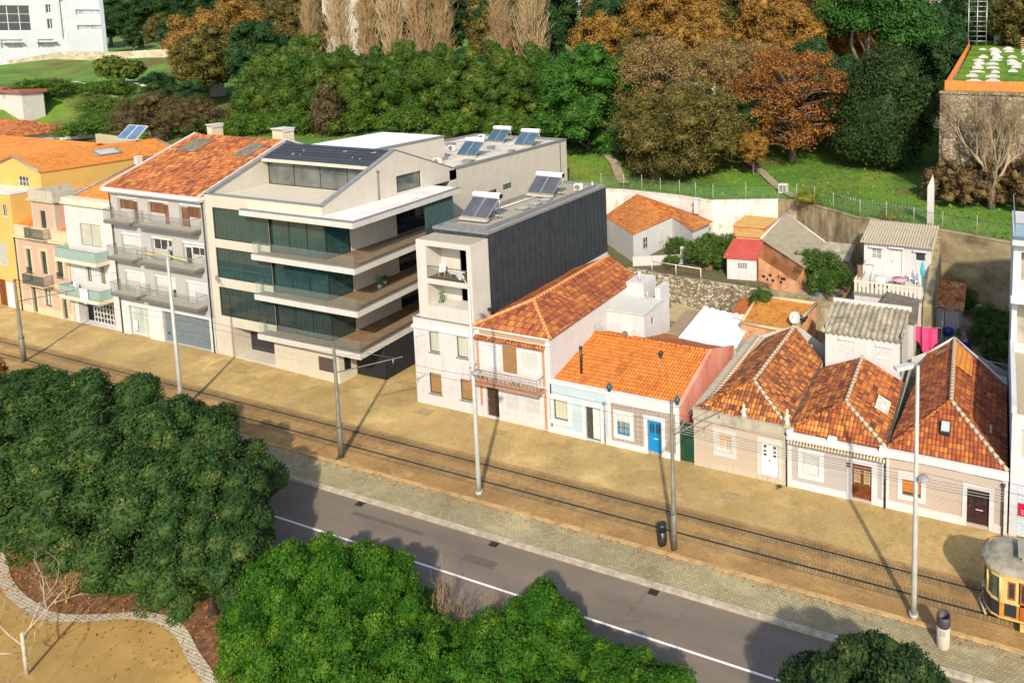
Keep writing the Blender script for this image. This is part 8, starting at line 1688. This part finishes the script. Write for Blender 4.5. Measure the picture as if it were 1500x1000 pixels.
t = thing('pallet_stack', (4.2, 100, 24.7), 'small stack of wooden pallets in front of the cream site building', 'pallets'); m = MB(); [m.box(3.4, 5.4, 99.4, 100.6, 24.6 + i * .4, 24.8 + i * .4) for i in range(6)]; m.build('pallets', plain('pallet_wood', (.42, .24, .10), .8), t)
t = thing('utility_box', (-24.6, 39.0, 9), 'small grey utility box on the grass by the path', 'utility box'); MB().box(-25.1, -24.1, 38.6, 39.3, 9, 10.1).build('cabinet', M_conlight, t); MB().box(-25.0, -24.65, 38.57, 38.598, 9.2, 9.95).box(-24.55, -24.2, 38.57, 38.598, 9.2, 9.95).build('door', M_zinc, t)
m = MB(); pts = [(-22.5, 36.6), (-27, 42), (-31, 47), (-36, 53)]
for a, b in zip(pts, pts[1:]):
    for i in range(6):
        p, q = [(a[0] + (b[0] - a[0]) * t_, a[1] + (b[1] - a[1]) * t_) for t_ in (i / 6, (i + 1) / 6)]; m.face([(p[0] - .5, p[1], hz(*p) + .22), (q[0] - .5, q[1], hz(*q) + .22), (q[0] + .6, q[1] + .3, hz(*q) + .25), (p[0] + .6, p[1] + .3, hz(*p) + .25)])
pts = [(-45.5, 36.5), (-50, 42), (-55, 46)]
for a, b in zip(pts, pts[1:]):
    for i in range(6):
        p, q = [(a[0] + (b[0] - a[0]) * t_, a[1] + (b[1] - a[1]) * t_) for t_ in (i / 6, (i + 1) / 6)]; m.face([(p[0] - .6, p[1], hz(*p) + .3), (q[0] - .6, q[1], hz(*q) + .3), (q[0] + .7, q[1] + .3, hz(*q) + .33), (p[0] + .7, p[1] + .3, hz(*p) + .33)])
m.build('dirt_path', plain('pale_dirt', (.27, .215, .13), .95, var=.3), kind='structure')
# ================================================================== street furniture
M_pole = plain('grey_pole', (.42, .41, .37), .55, .2, var=.15, scale=2); M_pold = plain('dark_pole', (.16, .145, .11), .6, .2, var=.3, scale=2)
def lamp(x, y, h, label, arm, lowlamp=None):
    t = thing('street_lamp', (x, y, 0), label, 'lamp post', 'light grey lamp posts')
    m = MB(); m.tube([(x, y, 0), (x, y, .25)], .22, 12); m.tube([(x, y, .2), (x, y, 1.2), (x, y, h)], [.155, .145, .085], 12); m.build('pole', M_pole, t)
    ax, ay = arm; m = MB(); m.tube([(x, y, h - .05), (x + ax * .5, y + ay * .5, h + .16), (x + ax, y + ay, h + .1)], .045, 6); m.build('arm', M_pole, t)
    m = MB(); d = Vector((ax, ay, 0)).normalized(); c = Vector((x + ax, y + ay, h + .08)) + d * .35; s = Vector((-d.y, d.x, 0)); m.obox(c, d * .45, s * .16, Vector((0, 0, .07))); m.obox(c - Vector((0, 0, .09)), d * .38, s * .13, Vector((0, 0, .03))); m.build('lamp_head', plain('lamp_head_grey', (.50, .50, .46), .4), t)
    if lowlamp:
        z, dx = lowlamp; m = MB(); m.tube([(x, y, z + .1), (x + dx, y - .1, z + .12)], .03, 5); m.lathe((x + dx, y - .1, z), [(.3, 0), (.3, .04), (.2, .13), (.06, .17)], 16); m.build('low_lamp', plain('lamp_dish', (.26, .25, .24), .5), t)
lamp(-59.0, -6.75, 12.0, 'light grey lamp post behind the dark trees, arm over the grey house', (-1.9, 1.2))
lamp(-30.2, -7.1, 13.4, 'light grey lamp post in front of the narrow white house', (-1.5, 1.0), (8.1, .35))
lamp(-3.35, -7.35, 13.0, 'light grey lamp post in front of the rightmost cottage', (-.35, -.3), (7.4, .35))
def tpole(x, y, h, label, arm):
    t = thing('utility_pole', (x, y, 0), label, 'pole', 'dark tramway poles')
    m = MB(); m.tube([(x, y, 0), (x, y, 2.2), (x, y, 2.21), (x, y, h)], [.18, .17, .13, .085], 12); m.tube([(x, y, 2.15), (x, y, 2.3)], .2, 12); m.tube([(x, y, h), (x, y, h + .12)], .1, 8); m.build('pole', M_pold, t)
    m = MB(); m.tube([(x, y, h - 1.9), (x + arm[0], y + arm[1], h - 1.35)], .045, 6); m.tube([(x, y, h - .2), (x + arm[0] * .9, y + arm[1] * .9, h - 1.4)], .015, 4); m.build('arm', M_pold, t)
    m = MB(); m.tube([(x + arm[0] * .85, y + arm[1] * .85, h - 1.45), (x + arm[0] * .85, y + arm[1] * .85, h - 1.75)], .05, 6); m.build('insulator', M_zinc, t)
tpole(-81.1, -6.2, 7.4, 'dark tramway pole at the left edge before the pink-tiled house', (3.4, 2.4)); tpole(-41.9, -7.1, 7.9, 'dark tramway pole in front of the modern block', (3.4, 2.4)); tpole(-16.55, -7.2, 8.6, 'dark tramway pole beside the black litter bin', (2.2, 2.6))
w_ = MB()
for y, z in ((-5.35, 6.3), (-5.3, 6.75)):
    P2 = [-135, -108, -81, -60, -41.5, -29, -16.5, -3.0, 25]
    for a, b in zip(P2, P2[1:]): w_.tube([(a + (b - a) * i / 6, y, z - .25 * math.sin(PI * i / 6)) for i in range(7)], .009, 4, False)
for x in (-81.1, -41.9, -16.55): w_.tube([(x, -7.1, 6.9), (x + 2, .0, 6.2)], .01, 4)
for a, b, z0, z1 in ((-95, -86, 3.9, 3.6),): w_.tube([(-86, -1, 3.6), (-91, -.4, 3.9), (-96, -.2, 3.6)], .02, 4)
tag(w_.build('overhead_wire', M_iron), 'thin overhead tram wires running along the track', 'wire')
# facade cables on the cottages
w_ = MB()
for k in range(4): w_.tube([(-20 + i * 2.6, -.35 - .02 * k, 2.75 - .16 * k - .12 * math.sin(PI * i / 8)) for i in range(9)], .011, 4, False)
w_.tube([(-16.5, -7.2, 6.6), (-18.6, -.3, 3.9)], .03, 4); tag(w_.build('facade_cable', plain('pale_cable', (.50, .48, .42), .6)), 'slack pale cables strung along the cottage fronts', 'cable')
def bin_(x, y, r, h, body, top, label, open_top):
    t = thing('litter_bin', (x, y, 0), label, 'litter bin'); m = MB(); m.lathe((x, y, 0), [(r * .92, 0), (r * .95, .02), (r, .12), (r, h * .68)], 22); m.build('body', body, t)
    m = MB()
    if open_top: m.lathe((x, y, h * .68), [(r * 1.03, 0), (r * 1.06, h * .03), (r * 1.02, h * .3), (r * .9, h * .31), (r * .88, h * .05), (.01, h * .04)], 22)
    else: m.lathe((x, y, h * .68), [(r * 1.0, 0), (r * 1.0, h * .24), (r * 1.06, h * .26), (r * 1.06, h * .29), (r * .7, h * .34), (.02, h * .35)], 22)
    m.build('rim', top, t)
    m = MB(); m.box(x - r * .35, x + r * .35, y - r * 1.02, y - r * .97, h * .45, h * .62); m.build('slot', M_iron, t) if not open_top else m.build('plate', M_pole, t)
bin_(-1.85, -8.5, .31, 1.62, plaster('concrete_bin', (.42, .37, .30), amount=.4), plain('dark_bin_rim', (.05, .04, .045), .5), 'concrete litter bin with dark open rim on the cobbled verge', True)
bin_(-17.35, -7.1, .26, 1.25, plain('black_bin', (.018, .018, .022), .4), plain('black_bin', (.018, .018, .022), .4), 'black litter bin beside the dark tramway pole', False)
M_mh = oldwall('manhole', [(.3, (.20, .145, .07)), (.6, (.34, .245, .12))], scale=4, streak=(1, 1, 1))
for i, (x, y, w2, d2, lab) in enumerate(((-33.8, -1.6, .8, .6, 'manhole cover in front of the balcony house door'), (-41.5, -1.3, 1.3, .7, 'manhole cover at the corner of the narrow house'), (-15.7, -2.5, 1.0, .7, 'manhole cover in front of the cream cottage'), (-60.7, -1.6, 1.1, .5, 'manhole cover before the louvred garage'), (-92.0, -1.0, 1.1, .6, 'dark manhole cover before the pink-tiled house'), (-70.3, -2.0, .9, .5, 'manhole cover before the blue-grey garage'), (-24.6, -1.2, .7, .6, 'manhole cover before the pale blue house'))):
    z = zs(x, y) + .006; m = MB().box(x, x + w2, y, y + d2, z - .05, z + .004); tag(m.build('manhole_cover', M_mh), lab, 'manhole cover')
for x, y, s, lab in ((-41.9, -7.2, .28, 'weeds round the foot of the middle tramway pole'), (-12.6, -.35, .22, 'weeds at the foot of the white double door')):
    put(sg, x, y, lab, 'weeds', 'weeds in the paving', z=-.35 * s, sc=(s * .7, s * .7, s * .22))
# ================================================================== vintage tram
def tram():
    t = thing('tram', (4, -5.34, 0), 'vintage yellow and wood tram entering at the right edge', 'tram'); yc = -5.34; hw = 1.14
    M_cr = plain('cream_paint', (.52, .39, .15), .45, var=.25); M_yw = plain('amber_paint', (.46, .20, .02), .45, var=.25); M_wd = plain('varnished_wood', (.36, .095, .02), .35, var=.25, scale=4); M_bk = plain('tram_black', (.02, .022, .03), .4); M_rf = plain('tram_roof', (.26, .235, .18), .85, var=.5, scale=1.5)
    xa, xb = .62, 8.8
    def outline(k=0.): return [(xa, yc - hw - k), (xb, yc - hw - k)] + [(xb + (.75 + k) * math.cos(q), yc + (hw + k * .6) * math.sin(q)) for q in (-1.05, -.7, -.35, 0, .35, .7, 1.05)] + [(xb, yc + hw + k), (xa, yc + hw + k)] + [(xa - (.75 + k) * math.cos(q), yc + (hw + k * .6) * math.sin(q)) for q in (1.05, .7, .35, 0, -.35, -.7, -1.05)]
    MB().prism(outline(.02), .42, .52).build('sill_beam', M_cr, t)
    MB().prism(outline(0), .52, 1.28, top=False).build('lower_body', M_bk, t)
    MB().prism(outline(.03), 1.26, 1.36).build('waist_band', M_cr, t)
    m = MB(); m.prism(outline(.03), 2.50, 2.82); m.build('upper_band', M_cr, t)
    g = MB(); g.prism(outline(-.06), 1.3, 2.55, top=False, bottom=False); g.build('glazing', glassm('tram_glass', (.05, .08, .06), .06), t)
    o = outline(0)
    for i, (a, b) in enumerate(o[::2]): MB().tube([(a, b, 1.3), (a, b, 2.55)], .055, 6).build('corner_post', M_cr, t)
    c = MB().box(xa, xa + .85, yc - hw - .012, yc - hw + .02, 1.36, 2.5); c.build('front_panel', M_cr, t); c = MB().box(xa, xa + .22, yc - hw - .02, yc - hw + .02, .52, 1.28).box(xa + .78, xa + .88, yc - hw - .02, yc - hw + .02, .52, 1.28).box(xa + .22, xa + .78, yc - hw - .018, yc - hw + .02, .52, .6); c.build('amber_panel', M_yw, t)
    fw = MB().box(xa + .36, xa + .72, yc - hw - .03, yc - hw - .01, 1.5, 2.42); f0 = fw.build('window', M_wd, t); MB().box(xa + .42, xa + .66, yc - hw - .036, yc - hw - .031, 1.62, 2.36).build('pane', M_glass, f0)
    x = xa + .92; k = 0
    while x < xb - .3:
        w_2 = .52 if k < 2 else .78
        d = MB().box(x, x + w_2, yc - hw - .03, yc - hw + .02, .52 if k < 2 else .6, 1.5).box(x, x + .06, yc - hw - .03, yc - hw + .02, 1.5, 2.5).box(x + w_2 - .06, x + w_2, yc - hw - .03, yc - hw + .02, 1.5, 2.5).box(x + .06, x + w_2 - .06, yc - hw - .03, yc - hw + .02, 2.4, 2.5).box(x + .08, x + w_2 - .08, yc - hw - .045, yc - hw - .03, .7, 1.25)
        d = d.build('door' if k < 2 else 'side_panel', M_wd, t); MB().box(x + .07, x + w_2 - .07, yc - hw - .012, yc - hw - .004, 1.5, 2.4).build('pane', M_glass, d)
        MB().box(x + w_2 + .005, x + w_2 + .075, yc - hw - .035, yc - hw + .02, .52, 2.5).build('pillar', M_yw, t); x += w_2 + .08; k += 1
    s = MB().box(xa + .95, xa + 2.1, yc - hw - .35, yc - hw, .34, .38).box(xa + .95, xa + 2.1, yc - hw - .36, yc - hw - .33, .28, .34); s.build('step', M_cr, t)
    r = MB(); n = 10; o = outline(.16)
    for j, (k1, z1, k2, z2) in enumerate(((1, 2.82, .98, 2.9), (.98, 2.9, .8, 3.04), (.8, 3.04, .45, 3.12))):
        cx = (xa + xb) / 2
        for i in range(len(o)):
            a, b = o[i], o[(i + 1) % len(o)]; S = lambda p_, k_: (cx + (p_[0] - cx) * (1 - (1 - k_) * .18), yc + (p_[1] - yc) * k_)
            r.face([(*S(a, k1), z1), (*S(b, k1), z1), (*S(b, k2), z2), (*S(a, k2), z2)])
    r.face([((xa + xb) / 2 + (p_[0] - (xa + xb) / 2) * (1 - .55 * .18), yc + (p_[1] - yc) * .45, 3.12) for p_ in o]); r.build('roof', M_rf, t)
    MB().prism([(a, b) for a, b in outline(.16)], 2.80, 2.825).build('roof_edge', M_cr, t)
    c = MB().box(xa + 1.0, xb - 1.0, yc - .5, yc + .5, 3.1, 3.34); c.build('clerestory', M_cr, t); MB().box(xa + .8, xb - .8, yc - .6, yc + .6, 3.34, 3.42).build('clerestory_roof', M_rf, t)
    MB().box(xa - .55, xa + .35, yc - .2, yc + .85, 3.0, 3.06).build('roof_patch', plain('rust_ochre', (.46, .25, .05), .8, var=.3), t)
    u = MB().box(xa + .3, xb - .3, yc - .8, yc + .8, .12, .42); u.build('underframe', plain('underframe_grey', (.20, .20, .19), .8), t)
    for x in (3.2, 5.9):
        for y in (yc - .72, yc + .72): m = MB(); m.tube([(x, y - .05, .36), (x, y + .05, .36)], .36, 20); m.build('wheel', M_bk, t)
    b = MB(); b.tube([(xa - .62, yc - .9, .22), (xa - .95, yc, .18), (xa - .62, yc + .9, .22)], .05, 6); [b.tube([(xa - .9 + abs(k_) * .3, yc + k_, .18), (xa - .5, yc + k_, .5)], .02, 4) for k_ in (-.7, -.35, 0, .35, .7)]; b.build('fender', plain('fender_grey', (.34, .35, .34), .5), t)
    h = MB(); h.lathe((0, 0, 0), [(.01, 0), (.1, .02), (.12, .08)], 12); h = MB(); h.tube([(xa - .74, yc, 1.0), (xa - .82, yc, 1.0)], .13, 14); h.build('headlight', plain('lamp_lens', (.72, .70, .60), .15), t)
    q = MB(); q.tube([(4.2, yc, 3.4), (7.4, yc, 6.2)], .03, 6); q.build('trolley_pole', M_iron, t)
tram()
bpy.context.view_layer.update()
